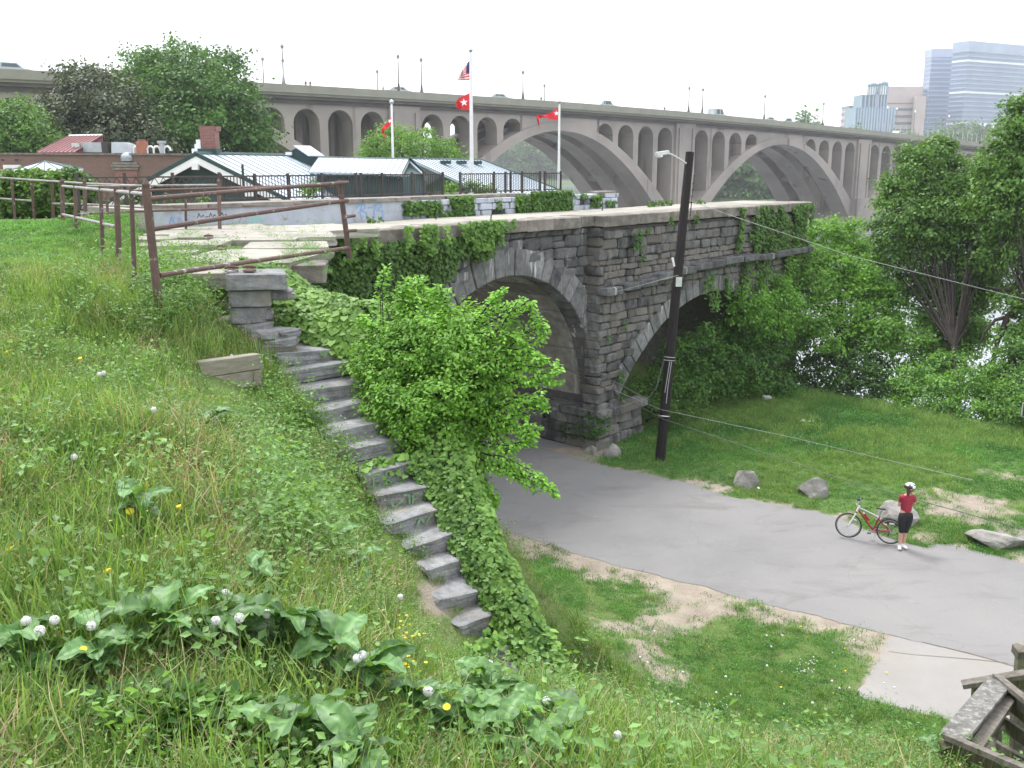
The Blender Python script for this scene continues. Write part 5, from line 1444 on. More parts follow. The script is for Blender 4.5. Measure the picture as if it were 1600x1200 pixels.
def trunk(base, lobes, r0, parent, m='bark', org=None, fork=0.35, sub=3, lean=None):
    """tapered trunk with limbs out to every lobe and twigs inside it"""
    base = Vector(base); org = Vector(org if org is not None else base)
    cen = Vector((0, 0, 0)); 
    for c, r in lobes: cen += Vector(c)
    cen /= len(lobes)
    fk = base.lerp(Vector((cen.x, cen.y, min(Vector(c).z for c, r in lobes))), 0.8) if fork is None else base.lerp(cen, fork)
    mb = MB()
    a = base - Vector((0, 0, 0.4)); pts = [a, base + Vector((random.gauss(0, .03), 0, .1)), base.lerp(fk, .5) + Vector((random.gauss(0, .08), random.gauss(0, .08), 0)), fk]
    mb.tube([p - org for p in pts], [r0 * 1.35, r0 * 1.1, r0 * .85, r0 * .7], 8)
    top = fk
    for c, r in lobes:
        c = Vector(c); k = c.lerp(fk, .5) + Vector((random.gauss(0, r * .15), random.gauss(0, r * .15), -r * .1))
        mb.tube([p - org for p in (fk, k, c, c + Vector((random.gauss(0, .2), random.gauss(0, .2), r * .7)))], [r0 * .38, r0 * .22, r0 * .12, r0 * .03], 6)
        for j in range(sub):
            d = Vector(rdir(1)[0]); d.z = abs(d.z) * .6; mb.tube([p - org for p in (c - d * .1, c + d * r * .5, c + d * r * .85 + Vector((0, 0, -.05)))], [r0 * .1, r0 * .06, r0 * .02], 4)
    return mb.build('trunk', MAT[m], parent, fix=False)

def tree(name, label, cat, group, base, lobes, m, leaf, r0, clump, dens=1.0, per=26, fork=0.35, kind='diamond', trunkm='bark', **kw):
    e = empty(name, tuple(base), label, cat, group)
    L = [(tuple(c), r) for c, r in lobes]
    crown('crown', L, MAT[m], e, leaf, dens, kind, clump, per, org=base, **kw)
    if r0: trunk(base, L, r0, e, trunkm, org=base, fork=fork)
    return e
def lb(*q):   # (x, y, Z, r_px) in photograph pixels -> lobe
    return [(at(x, y, Z), r * Z / F) for x, y, Z, r in q]

# --- the trees behind the brick building
tree('round_maple_tree', 'large round dense green tree rising above the brick building', 'tree', None, Vector((-29, 84, 4)),
     lb((290, 120, 85, 56), (240, 110, 86, 44), (335, 115, 86, 46), (350, 160, 84, 48), (375, 200, 84, 40), (300, 180, 82, 60), (245, 165, 84, 52), (262, 215, 82, 46), (330, 222, 83, 44), (388, 225, 84, 30), (215, 130, 88, 36), (285, 92, 87, 28), (218, 95, 88, 24), (350, 95, 88, 24), (390, 190, 85, 30), (372, 150, 86, 30), (398, 215, 84, 22), (270, 150, 83, 50), (320, 150, 83, 46), (275, 195, 82, 44)),
     'treemid', 0.55, 0.5, 1.15, dens=2.16, per=30, squash=0.9)
tree('dark_magnolia_tree', 'dull grey green tree with a ragged top left of the round maple', 'tree', None, Vector((-35, 78, 4)),
     lb((150, 150, 79, 46), (105, 165, 79, 38), (190, 165, 78, 42), (130, 200, 78, 46), (185, 205, 77, 44), (95, 205, 78, 34), (120, 122, 80, 22), (150, 112, 80, 16), (100, 112, 80, 12), (222, 215, 77, 34), (75, 190, 80, 24)),
     'treedark', 0.5, 0.4, 1.0, dens=2.08, per=26, kind='oval')
tree('light_green_tree', 'soft light green tree at the left edge in front of the bridge arch', 'tree', None, Vector((-38, 73, 4)),
     lb((20, 190, 73, 36), (60, 200, 74, 34), (0, 220, 73, 40), (50, 232, 73, 38), (-30, 200, 73, 50), (85, 240, 74, 26), (30, 165, 74, 18)),
     'bush', 0.42, 0.35, 0.9, dens=2.08, per=26)
tree('young_green_tree', 'small bright green tree between the flagpoles behind the boathouse roof', 'tree', None, Vector((-8.5, 76, 2.5)),
     lb((590, 232, 75, 26), (625, 220, 76, 30), (662, 228, 75, 26), (690, 240, 76, 22), (645, 245, 75, 30), (600, 250, 75, 26), (576, 240, 76, 16), (698, 222, 77, 9), (610, 207, 77, 12), (650, 208, 77, 10), (725, 248, 77, 12), (670, 205, 77, 7)),
     'tree', 0.34, 0.25, 0.6, dens=1.76, per=20, tintbias=0.15)
# vine hedge on the left with its chain link support
hd = empty('vine_hedge', tuple(at(60, 330, 31)), 'thick green vine hedge beyond the path at the far left', 'hedge')
hl = []
for x in range(-60, 132, 10):
    for y in (288, 303, 319): hl.append((at(x + random.uniform(-4, 4), y + random.uniform(-5, 5), 31 + random.uniform(-.4, .4)), random.uniform(.30, .42)))
crown('crown', hl, MAT['hedge'], hd, 0.16, 2.2, 'ivy', 0.22, 24, org=hd.location)
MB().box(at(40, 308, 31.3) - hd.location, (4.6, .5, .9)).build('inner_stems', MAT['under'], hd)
hd2 = empty('vine_clump', tuple(at(240, 320, 31)), 'loose vine growth at the foot of the lattice fence', 'vine')
crown('crown', lb((115, 328, 30, 16), (150, 318, 36, 12), (200, 316, 36, 8), (270, 316, 36, 9), (320, 314, 36, 8), (228, 322, 34, 9)), MAT['hedge'], hd2, 0.15, 1.5, 'ivy', 0.25, 20, org=hd2.location)
hd3 = empty('fence_vine', tuple(at(745, 292, 41)), 'light green vine climbing the right part of the dark fence', 'vine')
crown('crown', lb((745, 296, 40, 8), (735, 288, 40, 5), (765, 297, 40, 6), (705, 294, 40, 6), (480, 300, 40, 7), (490, 292, 40, 4)), MAT['hedge'], hd3, 0.16, 1.2, 'ivy', 0.3, 16, org=hd3.location)

# --- riverside trees and bushes on the right
def vegz(x, y, Z): return at(x, y, Z)
RG = 'trees and bushes along the river bank'
def gnd(x, Z): 
    X = (x - 800) / F * Z; return X
def basept(x, y, z=-0.6): p = atz(x, y, z); return p
tree('bright_sapling_tree', 'bright green spreading sapling right of the abutment end', 'tree', RG, basept(1330, 640),
     lb((1290, 370, 46, 34), (1325, 380, 47, 34), (1265, 400, 45, 30), (1310, 420, 45, 42), (1360, 430, 45, 40), (1280, 450, 44, 38), (1335, 480, 44, 44), (1390, 475, 45, 34), (1270, 500, 43, 34), (1300, 530, 43, 34), (1345, 440, 45, 36), (1250, 425, 45, 28), (1380, 520, 44, 34), (1400, 450, 45, 30), (1245, 370, 46, 16), (1350, 395, 47, 24), (1300, 348, 47, 12), (1335, 352, 47, 12)),
     'tree', 0.27, 0.13, 0.42, dens=1.80, per=22, tintbias=0.2, hollow=0.3)
tree('second_sapling_tree', 'light green layered sapling left of the vine covered tree', 'tree', RG, basept(1400, 655),
     lb((1420, 540, 43, 42), (1460, 560, 42, 38), (1390, 520, 43, 36), (1440, 500, 44, 28), (1500, 545, 43, 34), (1360, 545, 43, 34), (1530, 520, 43, 28), (1470, 600, 42, 38), (1540, 580, 42, 32)),
     'tree', 0.28, 0.18, 0.48, dens=1.42, per=20, tintbias=0.1, hollow=0.3)
tree('vine_draped_tree', 'tall tree hung with dark vines, its top reaching the bridge deck', 'tree', RG, basept(1500, 668),
     lb((1455, 235, 46, 28), (1475, 250, 46, 26), (1430, 262, 45, 28), (1410, 285, 45, 30), (1450, 290, 45, 40), (1500, 290, 45, 38), (1395, 310, 45, 22), (1420, 335, 44, 36), (1470, 345, 44, 44), (1520, 335, 44, 40),
        (1395, 375, 44, 26), (1440, 385, 44, 36), (1500, 390, 44, 42), (1545, 375, 44, 34), (1530, 425, 44, 30), (1480, 440, 44, 30), (1440, 425, 44, 20), (1525, 460, 44, 24), (1500, 480, 44, 24), (1480, 520, 43, 26), (1520, 510, 43, 24), (1555, 440, 44, 26), (1460, 460, 44, 20), (1380, 350, 45, 18), (1378, 395, 45, 14), (1487, 470, 44.3, 13), (1483, 500, 44, 13), (1490, 540, 43.6, 14), (1486, 580, 43.2, 14), (1460, 490, 43.8, 20), (1512, 478, 44, 24), (1455, 535, 43.5, 22), (1535, 470, 44, 22), (1505, 530, 43.5, 22), (1440, 455, 44.2, 16), (1495, 450, 44.2, 22), (1535, 262, 44.5, 22), (1525, 290, 44.5, 26), (1545, 325, 44.5, 26), (1530, 350, 44.5, 28), (1550, 400, 44, 26), (1480, 225, 46, 16), (1420, 240, 45.5, 18), (1470, 310, 45, 36), (1540, 300, 45, 34), (1400, 412, 44, 16)),
     'bush', 0.28, 0.16, 0.45, dens=2.70, per=22, hollow=0.35, droop=0.7, tintbias=0.1, fork=0.42)
tree('leaning_edge_tree', 'dark leafy tree cut by the right edge of the photograph', 'tree', RG, basept(1640, 690),
     lb((1600, 165, 40, 26), (1590, 200, 40, 34), (1620, 190, 40, 40), (1575, 240, 40, 34), (1600, 280, 40, 48), (1560, 290, 41, 30), (1585, 330, 40, 38), (1620, 360, 40, 40), (1570, 370, 41, 26), (1600, 400, 40, 26), (1550, 265, 41, 22), (1540, 320, 41, 26), (1600, 440, 40, 16), (1555, 400, 41, 18), (1590, 470, 40, 24), (1600, 510, 40, 24), (1620, 440, 40, 30), (1660, 280, 40, 60), (1560, 340, 41, 24)),
     'bush', 0.27, 0.16, 0.45, dens=2.70, per=24, hollow=0.35, droop=0.5, tintbias=0.18, fork=0.55)
tree('low_edge_tree', 'bare limbed tree with dark bent boughs low at the right edge', 'tree', RG, basept(1615, 680),
     lb((1585, 560, 39, 26), (1590, 610, 39, 34), (1600, 650, 38, 34), (1570, 590, 39, 30), (1600, 540, 39, 26), (1545, 610, 39, 26), (1560, 645, 38, 26), (1575, 520, 40, 14)), 'bush', 0.26, 0.26, 0.4, dens=2.00, per=20, hollow=0.3)
bo = empty('bent_bough', tuple(at(1600, 470, 40)), 'dark crooked bough reaching in from the right edge over the water', 'bough')
mbb = MB(); L0 = bo.location
for pts, rr in (([(1640, 440, 40), (1600, 470, 40), (1575, 495, 40), (1560, 530, 40), (1548, 575, 40)], [.25, .2, .15, .1, .05]), ([(1600, 470, 40), (1585, 455, 40), (1560, 452, 40), (1540, 448, 40)], [.14, .1, .07, .03]),
                ([(1575, 495, 40), (1555, 500, 40), (1538, 520, 40), (1528, 545, 40)], [.1, .07, .05, .02]), ([(1640, 520, 40), (1600, 540, 40), (1580, 560, 40), (1565, 600, 40)], [.14, .1, .07, .03])):
    mbb.tube([at(*p) - L0 for p in pts], rr, 6)
mbb.build('bough', MAT['bark'], bo, fix=False)
tree('dark_arch_bush', 'dark green bushy growth filling the mouth of the second arch', 'bush', RG, basept(1130, 620),
     lb((1060, 560, 38, 34), (1095, 545, 39, 38), (1140, 560, 40, 40), (1180, 545, 41, 40), (1120, 590, 39, 36), (1170, 590, 40, 36), (1045, 600, 37, 30), (1085, 600, 38, 32), (1210, 590, 41, 28), (1150, 520, 41, 34), (1195, 500, 42, 34)),
     'treemid', 0.22, 0.12, 0.42, dens=1.90, per=24, tintbias=-0.05)  # darker leaf material paints the understory shade
tree('arch_pillar_bush', 'leafy branches climbing the wall at the far side of the second arch', 'bush', RG, basept(1190, 600),
     lb((1140, 430, 40.5, 22), (1165, 420, 41, 22), (1195, 440, 42, 30), (1180, 475, 42, 28), (1215, 470, 42, 28), (1160, 455, 41, 18), (1215, 420, 43, 22), (1240, 470, 44, 30), (1235, 520, 44, 34), (1175, 455, 40, 26), (1205, 500, 40, 32), (1160, 490, 39.5, 24), (1225, 455, 42, 26), (1120, 425, 40, 14), (1130, 445, 40, 12)),
     'tree', 0.22, 0.1, 0.4, dens=1.71, per=22, tintbias=0.05)
tree('shady_bank_bush', 'dark bush at the back of the lawn under the bright sapling', 'bush', RG, basept(1290, 625),
     lb((1250, 560, 44, 36), (1290, 580, 44, 40), (1330, 560, 43, 38), (1370, 590, 42, 36), (1320, 610, 42, 30), (1265, 600, 43, 14), (1400, 600, 41, 34), (1355, 620, 41, 26), (1345, 520, 44, 30), (1240, 520, 45, 26)),
     'treemid', 0.24, 0.14, 0.46, dens=1.90, per=24, tintbias=-0.1)  # shade beneath the sapling is put into the darker leaf colour
tree('middle_bank_bush', 'mid green bush on the bank left of the vine draped tree', 'bush', RG, basept(1450, 655),
     lb((1430, 600, 40, 34), (1465, 620, 39, 34), (1500, 640, 38, 30), (1430, 640, 39, 26), (1520, 600, 39, 30), (1470, 575, 41, 30), (1545, 640, 38, 26), (1395, 640, 40, 20)),
     'bush', 0.22, 0.12, 0.42, dens=2.09, per=24, tintbias=0.05)
tree('edge_bank_bush', 'leafy bush at the right edge of the river lawn', 'bush', RG, basept(1590, 680),
     lb((1580, 620, 37, 30), (1600, 650, 36, 30), (1565, 655, 37, 24), (1620, 610, 37, 36)), 'bush', 0.22, 0.1, 0.4, dens=2.09, per=22)
tree('pier_foot_bush', 'dark creeper clump at the foot of the pier between the arches', 'bush', None, basept(925, 680, 0.05),
     lb((905, 668, 34.2, 18), (925, 650, 33.6, 14), (930, 675, 33.6, 15), (885, 672, 35, 16), (870, 660, 36, 14), (935, 655, 33.4, 9)), 'treemid', 0.14, 0.05, 0.25, dens=2.85, per=24, tintbias=-0.05)
tree('arch_side_bush', 'small bush against the wall left of the utility pole foot', 'bush', None, basept(1010, 660, 0.05),
     lb((1000, 600, 36, 14), (1010, 625, 36, 18), (1035, 630, 36, 16), (1060, 640, 36, 16), (1085, 630, 37, 18), (1025, 605, 37, 14), (985, 600, 36, 8)), 'bush', 0.16, 0.05, 0.3, dens=2.28, per=22)
# green tunnel litter inside the arch
tree('tunnel_creeper', 'dark creeper along the foot of the road arch wall', 'bush', None, basept(860, 670, 0.05),
     lb((850, 665, 37, 12), (830, 660, 39, 14), (865, 678, 36, 12), (845, 650, 38, 10)), 'treemid', 0.14, 0.0, 0.25, dens=2.28, per=20, tintbias=-0.2)

# --- far woods: read as one mass
def farwood(name, pts, hmax, leaf, m='treefar'):
    L = []
    for (x, y, h, k) in pts:
        for j in range(k):
            L.append(((x + rng.normal() * h * .5, y + rng.random() * h * 1.5, -4.5 + h * (0.3 + 0.6 * rng.random())), h * rng.uniform(.25, .42)))
    o = crown(name, L, MAT[m], None, leaf, 1.0, 'clump', leaf * 1.6, 16, hollow=.6); tag(o, 'distant wooded river bank seen through the bridge arches', 'woodland', kind='stuff'); return o
A1 = at(890, 288, 742); far1 = []
for x in np.linspace(700, 1000, 26):
    p = at(x, 280, 760); far1.append((p.x, p.y + 15, 25 + 8 * math.sin(x * .031) + (6 if 770 < x < 850 else 0), 7))
farwood('distant_woods', far1, 30, 4.0)
far2 = []
for x in np.linspace(1020, 1330, 26):
    p = at(x, 300, 400 - (x - 1100) * 0.25); far2.append((p.x, p.y + 12, 23 + 3 * math.sin(x * .05), 8))
farwood('river_bank_woods', far2, 22, 2.4)
far3 = []
for x in np.linspace(1330, 1620, 30):
    p = at(x, 300, 320 + max(0, x - 1400) * .15); far3.append((p.x, p.y + 12, 16 + 3 * math.sin(x * .07), 7))
farwood('right_bank_woods', far3, 18, 2.0)
far4 = []
for x in np.linspace(1500, 1580, 9):
    p = at(x, 215, 640); far4.append((p.x, p.y, 34, 8))
farwood('hill_woods', far4, 30, 3.0)

# ------------------------------------------------------------------ ivy
def ivy_obj(name, label, P, Nn, Dn, size, m, kind='ivy', extra=None, tint=None):
    V, Fc, k = leaves(np.asarray(P), np.asarray(Nn), np.asarray(Dn), np.asarray(size), kind)
    t = rng.random(len(P)) if tint is None else tint
    o = np_mesh(name, V, Fc, MAT[m], None, tint=np.repeat(t, k))
    return tag(o, label, 'ivy', kind='stuff')
camdir = np.array([0, -1, 0.45])
def wall_ivy(n, fn, off, s0, s1, z0, z1, size, m, name, label, bulge=0.12):
    s = rng.uniform(s0, s1, n); z = rng.uniform(z0, z1, n)
    k = fn(s, z) > rng.random(n) * 0.35 + 0.33
    s, z = s[k], z[k]; n = len(s)
    P = np.array([CW]) + s[:, None] * np.array([E1]) + (off - rng.random(n) * bulge - 0.05)[:, None] * np.array([N1]) + z[:, None] * np.array([[0, 0, 1]])
    Nn = -np.array([N1]) * 1.0 + np.array([0, 0, .55]) + rng.normal(size=(n, 3)) * 0.35
    Dn = np.array([0, 0, -1.0]) + rng.normal(size=(n, 3)) * 0.35
    nz = fbm(np.stack([s, z], 1), 1.4, 40)
    return ivy_obj(name, label, P, Nn, Dn, size * rng.uniform(.6, 1.3, n), m, tint=np.clip(nz * 0.9 + rng.random(n) * .35 - .1, 0, 1))
def region1(s, z):
    # ivy hangs over the left haunch of the road arch
    nz = fbm(np.stack([s, z], 1), 1.1, 31)
    edge = np.interp(z, [3.0, 4.0, 5.0, 6.0, 6.6, 7.1, 7.5, 7.9], [-10.2, -9.6, -9.0, -8.3, -7.5, -6.4, -6.2, -6.0])
    return 0.5 + (edge - s) * 0.6 + (nz - 0.5) * 1.5
wall_ivy(22000, region1, 0.38, -13.2, -5.6, 3.0, 7.6, 0.095, 'ivydark', 'wall_ivy', 'dark green ivy curtain over the left side of the road arch', 0.3)
def region2(s, z):
    nz = fbm(np.stack([s * 1.3, z * 0.3], 1), 1.6, 33); top = 7.95
    low = 7.45 - 0.35 * (nz > .5)
    w = ((s > -12.2) & (s < -10.2)) | ((s > -9.6) & (s < -5.2))
    taper = np.interp(s, [-7, -5.2], [0.0, 0.28])
    return np.where(w & (z > low + taper), 0.5 + (nz - .42) * 2.2, 0)
wall_ivy(6500, region2, 0.12, -12.4, -5.0, 7.2, 7.98, 0.10, 'ivy', 'coping_ivy', 'light green ivy trailing over the coping above the road arch', 0.16)
def region3(s, z):
    nz = fbm(np.stack([s * 1.6, z * 0.5], 1), 1.3, 35)
    a = np.where((s > 7.0) & (s < 15.2), (nz - 0.49) * 3.4 + np.interp(s, [7, 9, 12, 15], [-.3, .35, .2, .5]), -1)
    return a + 0.15
wall_ivy(11000, region3, -0.12, 7, 15.3, 4.4, 7.9, 0.11, 'ivydark', 'far_wall_ivy', 'ivy strands hanging down the far end of the abutment wall', 0.15)
def region4(s, z):
    c = [(1.0, 7.0, .5), (1.35, 6.4, .25), (1.7, 7.3, .2), (3.2, 7.55, .25), (3.6, 5.1, .28), (0.4, 4.2, .2), (0.2, 2.4, .3), (0.35, 1.7, .3), (-.6, 3.9, .15), (4.9, 7.6, .3), (6.1, 5.1, .7), (6.6, 4.4, .6)]
    v = np.zeros(len(s)) - 1
    for a, b, r in c: v = np.maximum(v, 1.1 - np.hypot(s - a, (z - b) * .8) / r)
    return v
wall_ivy(14000, region4, -0.1, -1.0, 7.4, 1.4, 7.95, 0.085, 'bush', 'wall_weeds', 'small weeds and ferns rooted in the rubble wall joints', 0.12)
# ivy on the ruined white parapet: patches
def patch_ivy(name, label, spans, off, n, size=0.15):
    P = []
    for (a, b, z0, z1, dn) in spans:
        k = int(n * (b - a) * (z1 - z0) * dn); P.append(np.stack([rng.uniform(a, b, k), rng.uniform(z0, z1, k)], 1))
    P = np.concatenate(P); s, z = P[:, 0], P[:, 1]; n = len(s)
    Q = np.array([CW]) + s[:, None] * np.array([E1]) + (off - rng.random(n) * .22)[:, None] * np.array([N1]) + z[:, None] * np.array([[0, 0, 1]])
    return ivy_obj(name, label, Q, -np.array([N1]) + np.array([0, 0, .6]) + rng.normal(size=(n, 3)) * .4, np.array([0, 0, -1.]) + rng.normal(size=(n, 3)) * .4, size * rng.uniform(.6, 1.3, n), 'ivydark')
patch_ivy('parapet_ivy', 'ivy patches growing on the broken white parapet', [(-6.6, -5.0, 8.05, 8.45, .6), (-5.6, -4.6, 7.9, 8.1, .5), (-4.55, -3.55, 7.88, 8.55, 1.6), (-1.35, -.7, 7.9, 8.5, 1.3), (-.55, 1.75, 7.92, 8.62, 1.7), (-2.4, -2.1, 8.1, 8.4, .6), (3.0, 3.7, 8.0, 8.4, .8), (2.3, 2.7, 8.3, 8.5, .5), (4.0, 4.6, 7.95, 8.2, .4)], 3.32, 1100, .1)
patch_ivy('deck_weeds', 'weeds along the far edge of the abutment top', [(5.8, 7.6, 7.9, 8.15, .5), (9.5, 10.2, 7.9, 8.1, .4), (-8.6, -8.0, 7.92, 8.1, .3)], 2.6, 700, .1)

# ivy bank beside the stairs: a mound with leaves all over
na, nb_ = 90, 46
a_ = np.linspace(-2.2, 5.4, na); b_ = np.linspace(0, 1, nb_)
AA, BB = np.meshgrid(a_, b_, indexing='ij')
def bank_surface(A, B):
    """A metres downhill from the first step, B 0..1 across the mound"""
    zs = S1.z - RISE / RUN * np.clip(A, -3, 9)
    zs = np.where(A < 0, S1.z + 0.0 - A * 0.32, zs)
    w0 = np.interp(A, [-2.2, -1, 0, 1, 1.8, 2.1, 2.5, 3, 3.6, 4.2, 4.6, 5.4], [-.05, .35, 1.0, 1.12, 1.18, .72, .84, .68, .57, .5, .46, .38])
    w1 = np.interp(A, [-2.2, -1, 0, 1.0, 2, 2.6, 3.4, 4.2, 5.4], [1.1, 1.6, 2.1, 2.1, 1.75, 1.35, 1.05, .85, .68])
    q = w0 + (w1 - w0) * np.clip(B / 0.55, 0, 1)
    topz = zs - 0.12 + np.interp(np.clip(B, 0, .55), [0, .1, .3, .55], [0, .14, .3, .18]) * np.interp(A, [-2, 0, 2, 3.5, 5.4], [1.2, 1.6, 1.3, .9, .7])
    dropf = np.clip((B - .55) / .45, 0, 1)
    q = q + dropf * .3; z = topz * (1 - dropf) + (topz - 4.5) * dropf
    return q, z
QB, ZB = bank_surface(AA, BB)
X = S1.x + DS.x * AA + ES.x * QB; Y = S1.y + DS.y * AA + ES.y * QB
lump = (fbm(np.stack([AA.ravel(), QB.ravel()], 1), 1.5, 50).reshape(AA.shape) - .5) * .4 + (fbm(np.stack([AA.ravel(), QB.ravel()], 1), 4.5, 52).reshape(AA.shape) - .5) * .14
ZB = ZB + lump * np.clip(BB * 8, 0, 1); 
V = np.stack([X.ravel(), Y.ravel(), ZB.ravel()], 1)
ii = (np.arange(na - 1)[:, None] * nb_ + np.arange(nb_ - 1)[None]).ravel()
Fb = np.stack([ii, ii + nb_, ii + nb_ + 1, ii + 1], 1)
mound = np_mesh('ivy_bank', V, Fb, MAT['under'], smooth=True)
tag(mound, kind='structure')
# sample leaves on it
G = V.reshape(na, nb_, 3)
def sample_bank(n, bmax=.85):
    i = rng.uniform(0, na - 1.001, n); j = rng.uniform(0, (nb_ - 1.001) * bmax, n); a = i.astype(int); b = j.astype(int); u = (i - a)[:, None]; w = (j - b)[:, None]
    p = G[a, b] * (1 - u) * (1 - w) + G[a + 1, b] * u * (1 - w) + G[a, b + 1] * (1 - u) * w + G[a + 1, b + 1] * u * w
    nn = np.cross(G[a + 1, b] - G[a, b], G[a, b + 1] - G[a, b]); nn = unit(nn); nn[nn[:, 2] < 0] *= -1
    return p, nn, i, j
p, nn, i_, j_ = sample_bank(40000)
up_ = np.array([0, 0, 1.0]); dirs = -up_ + rng.normal(size=p.shape) * .45 + np.array([DS.x, DS.y, 0]) * .5
tn = fbm(np.stack([i_ * .09, j_ * .09], 1), 1.0, 60)
# the upper bank has the larger, paler leaves
sz = 0.060 * rng.uniform(.65, 1.4, len(p)) * np.where(tn > .55, 1.2, .85) * np.exp(rng.normal(size=len(p)) * .22) * np.interp(i_, [0, 38, 50, 90], [1.0, .98, .85, .8])
ivy_obj('stair_ivy', 'bright green ivy blanketing the bank beside the stone stairs', p + nn * rng.uniform(.0, .12, (len(p), 1)), nn + np.array([0, -.35, .55]) + rng.normal(size=p.shape) * .38, dirs, sz, 'ivy', tint=np.clip(tn * .8 + rng.random(len(p)) * .55 - .1 - np.interp(i_, [0, 38, 55, 90], [0, 0, .06, .1]), 0, 1))
# runners lying on the steps
P = []
for i in range(NSTEP):
    c = S1 + DS * RUN * i - Vector((0, 0, RISE * i))
    for k in range(16 if i in (5, 6, 7, 12, 13) else 6):
        P.append(c + ES * random.uniform(.25 if i in (6, 12) else .7, 1.45 if i < 7 else .95) + DS * random.uniform(0.01, .1) + Vector((0, 0, -random.uniform(.05, .2))))
for k in range(140): 
    i = 5; c = S1 + DS * RUN * (5.75) - Vector((0, 0, RISE * 5.75)); P.append(c + ES * random.uniform(-.1, 1.5) + DS * random.uniform(-.08, .06) + Vector((0, 0, random.uniform(-.04, .06))))
for k in range(150):
    c = S1 + DS * RUN * (12.7) - Vector((0, 0, RISE * 12.7)); P.append(c + ES * random.uniform(-.1, .85) + DS * random.uniform(-.12, .1) + Vector((0, 0, random.uniform(-.06, .06))))
P = np.array([tuple(q) for q in P]); n = len(P)
ivy_obj('step_ivy', 'ivy runners creeping over the stair edges', P, np.array([0, -.6, .8]) + rng.normal(size=(n, 3)) * .4, np.array([.3, -.3, -1]) + rng.normal(size=(n, 3)) * .5, .075 * rng.uniform(.6, 1.4, n), 'ivy')

# --- the big shrub over the bank
def lbs(*q): return [(at(x, y, Z - 1.1), r * (Z - 1.1) / F) for x, y, Z, r in q]
SB = at(690, 700, 13.5)
shrub = empty('overhanging_shrub', (SB.x, SB.y, SB.z), 'big bright green shrub leaning from the ivy bank across the road arch', 'shrub')
SH = 1.1
def ats(x, y, Z): return at(x, y, Z - SH)
def strand(pts, per, spread, leaf):
    """arching twig with leaves both sides; pts (x,y,Z)"""
    Q = [ats(*p) for p in pts]; P, Dn, Nn = [], [], []
    for k in range(per):
        t = (k + random.random()) / per * (len(Q) - 1); i = min(int(t), len(Q) - 2); p = Q[i].lerp(Q[i + 1], t - i); d = (Q[i + 1] - Q[i]).normalized()
        s = Vector(rdir(1)[0]); s = (s - d * s.dot(d)); s.z *= .5
        w = spread * (1.0 - 0.55 * t / (len(Q) - 1))
        P.append(p + s * random.random() * w); Dn.append(d * .6 + s * .9 + Vector((0, 0, -.35))); Nn.append(Vector((0, -.3, 1)) + Vector(rdir(1)[0]) * .5)
    return P, Nn, Dn
mainl = lbs((640, 560, 14.3, 62), (700, 545, 14.2, 66), (660, 500, 14.6, 48), (600, 545, 14.4, 36), (740, 600, 14, 62), (680, 620, 13.9, 66), (620, 620, 13.9, 50), (700, 670, 13.8, 52), (650, 690, 13.7, 40), (750, 560, 14.3, 50), (730, 510, 14.7, 36), (760, 640, 14, 44), (720, 715, 13.8, 34), (600, 590, 14.1, 40), (640, 475, 14.9, 24), (640, 650, 13.7, 46), (600, 640, 13.9, 36), (690, 720, 13.6, 34), (570, 560, 14.3, 26), (790, 560, 13.8, 24), (800, 520, 13.9, 18))
crown('crown', [(tuple(c), r) for c, r in mainl], MAT['shrub'], shrub, 0.09, 3.0, 'oval', 0.14, 14, org=SB, hollow=.45, up=.9, droop=.35, squash=.9)
P, Nn, Dn = [], [], []
root = (690, 640, 14.4)
tips = [((720, 560, 14.3), (745, 500, 14.1), (770, 470, 13.9), (782, 455, 13.8)), ((740, 560, 14.2), (790, 500, 13.9), (825, 470, 13.7), (835, 500, 13.7)), ((750, 580, 14), (800, 530, 13.8), (840, 500, 13.7), (848, 540, 13.7)),
        ((760, 600, 14), (810, 570, 13.7), (850, 575, 13.5), (873, 585, 13.4)), ((760, 610, 14), (800, 600, 13.7), (850, 590, 13.5), (872, 600, 13.4)), ((760, 640, 14), (800, 630, 13.6), (835, 620, 13.5), (850, 640, 13.4)),
        ((750, 660, 13.9), (790, 660, 13.6), (820, 680, 13.5), (832, 700, 13.5)), ((740, 690, 13.9), (790, 705, 13.5), (820, 690, 13.4), (830, 660, 13.4)), ((730, 700, 13.8), (790, 720, 13.4), (840, 745, 13.2), (870, 775, 13.1)),
        ((720, 700, 13.8), (760, 730, 13.5), (800, 745, 13.3), (850, 765, 13.2)), ((720, 710, 13.8), (745, 740, 13.6), (765, 770, 13.5), (770, 795, 13.5)), ((710, 700, 13.8), (740, 730, 13.6), (755, 765, 13.5), (768, 785, 13.5)),
        ((640, 520, 14.5), (650, 480, 14.5), (652, 450, 14.6), (655, 430, 14.6)), ((600, 540, 14.4), (598, 490, 14.5), (597, 450, 14.6), (600, 420, 14.6)), ((610, 560, 14.2), (585, 520, 14.3), (575, 500, 14.3), (560, 500, 14.3)),
        ((690, 520, 14.3), (700, 480, 14.3), (690, 460, 14.3), (675, 455, 14.3)), ((720, 520, 14.3), (760, 490, 14.1), (800, 475, 14), (815, 470, 13.9)), ((700, 540, 14.1), (740, 520, 13.9), (800, 520, 13.7), (830, 545, 13.6)),
        ((740, 570, 14), (790, 555, 13.7), (830, 555, 13.6), (850, 560, 13.5)), ((750, 620, 13.9), (790, 650, 13.6), (820, 640, 13.5), (845, 615, 13.4)), ((740, 650, 13.9), (780, 690, 13.6), (800, 730, 13.4), (812, 750, 13.4)),
        ((700, 560, 14), (770, 560, 13.8), (810, 590, 13.6), (830, 600, 13.5)), ((640, 500, 14.4), (620, 470, 14.5), (630, 455, 14.5), (640, 440, 14.5))]
tw = MB()
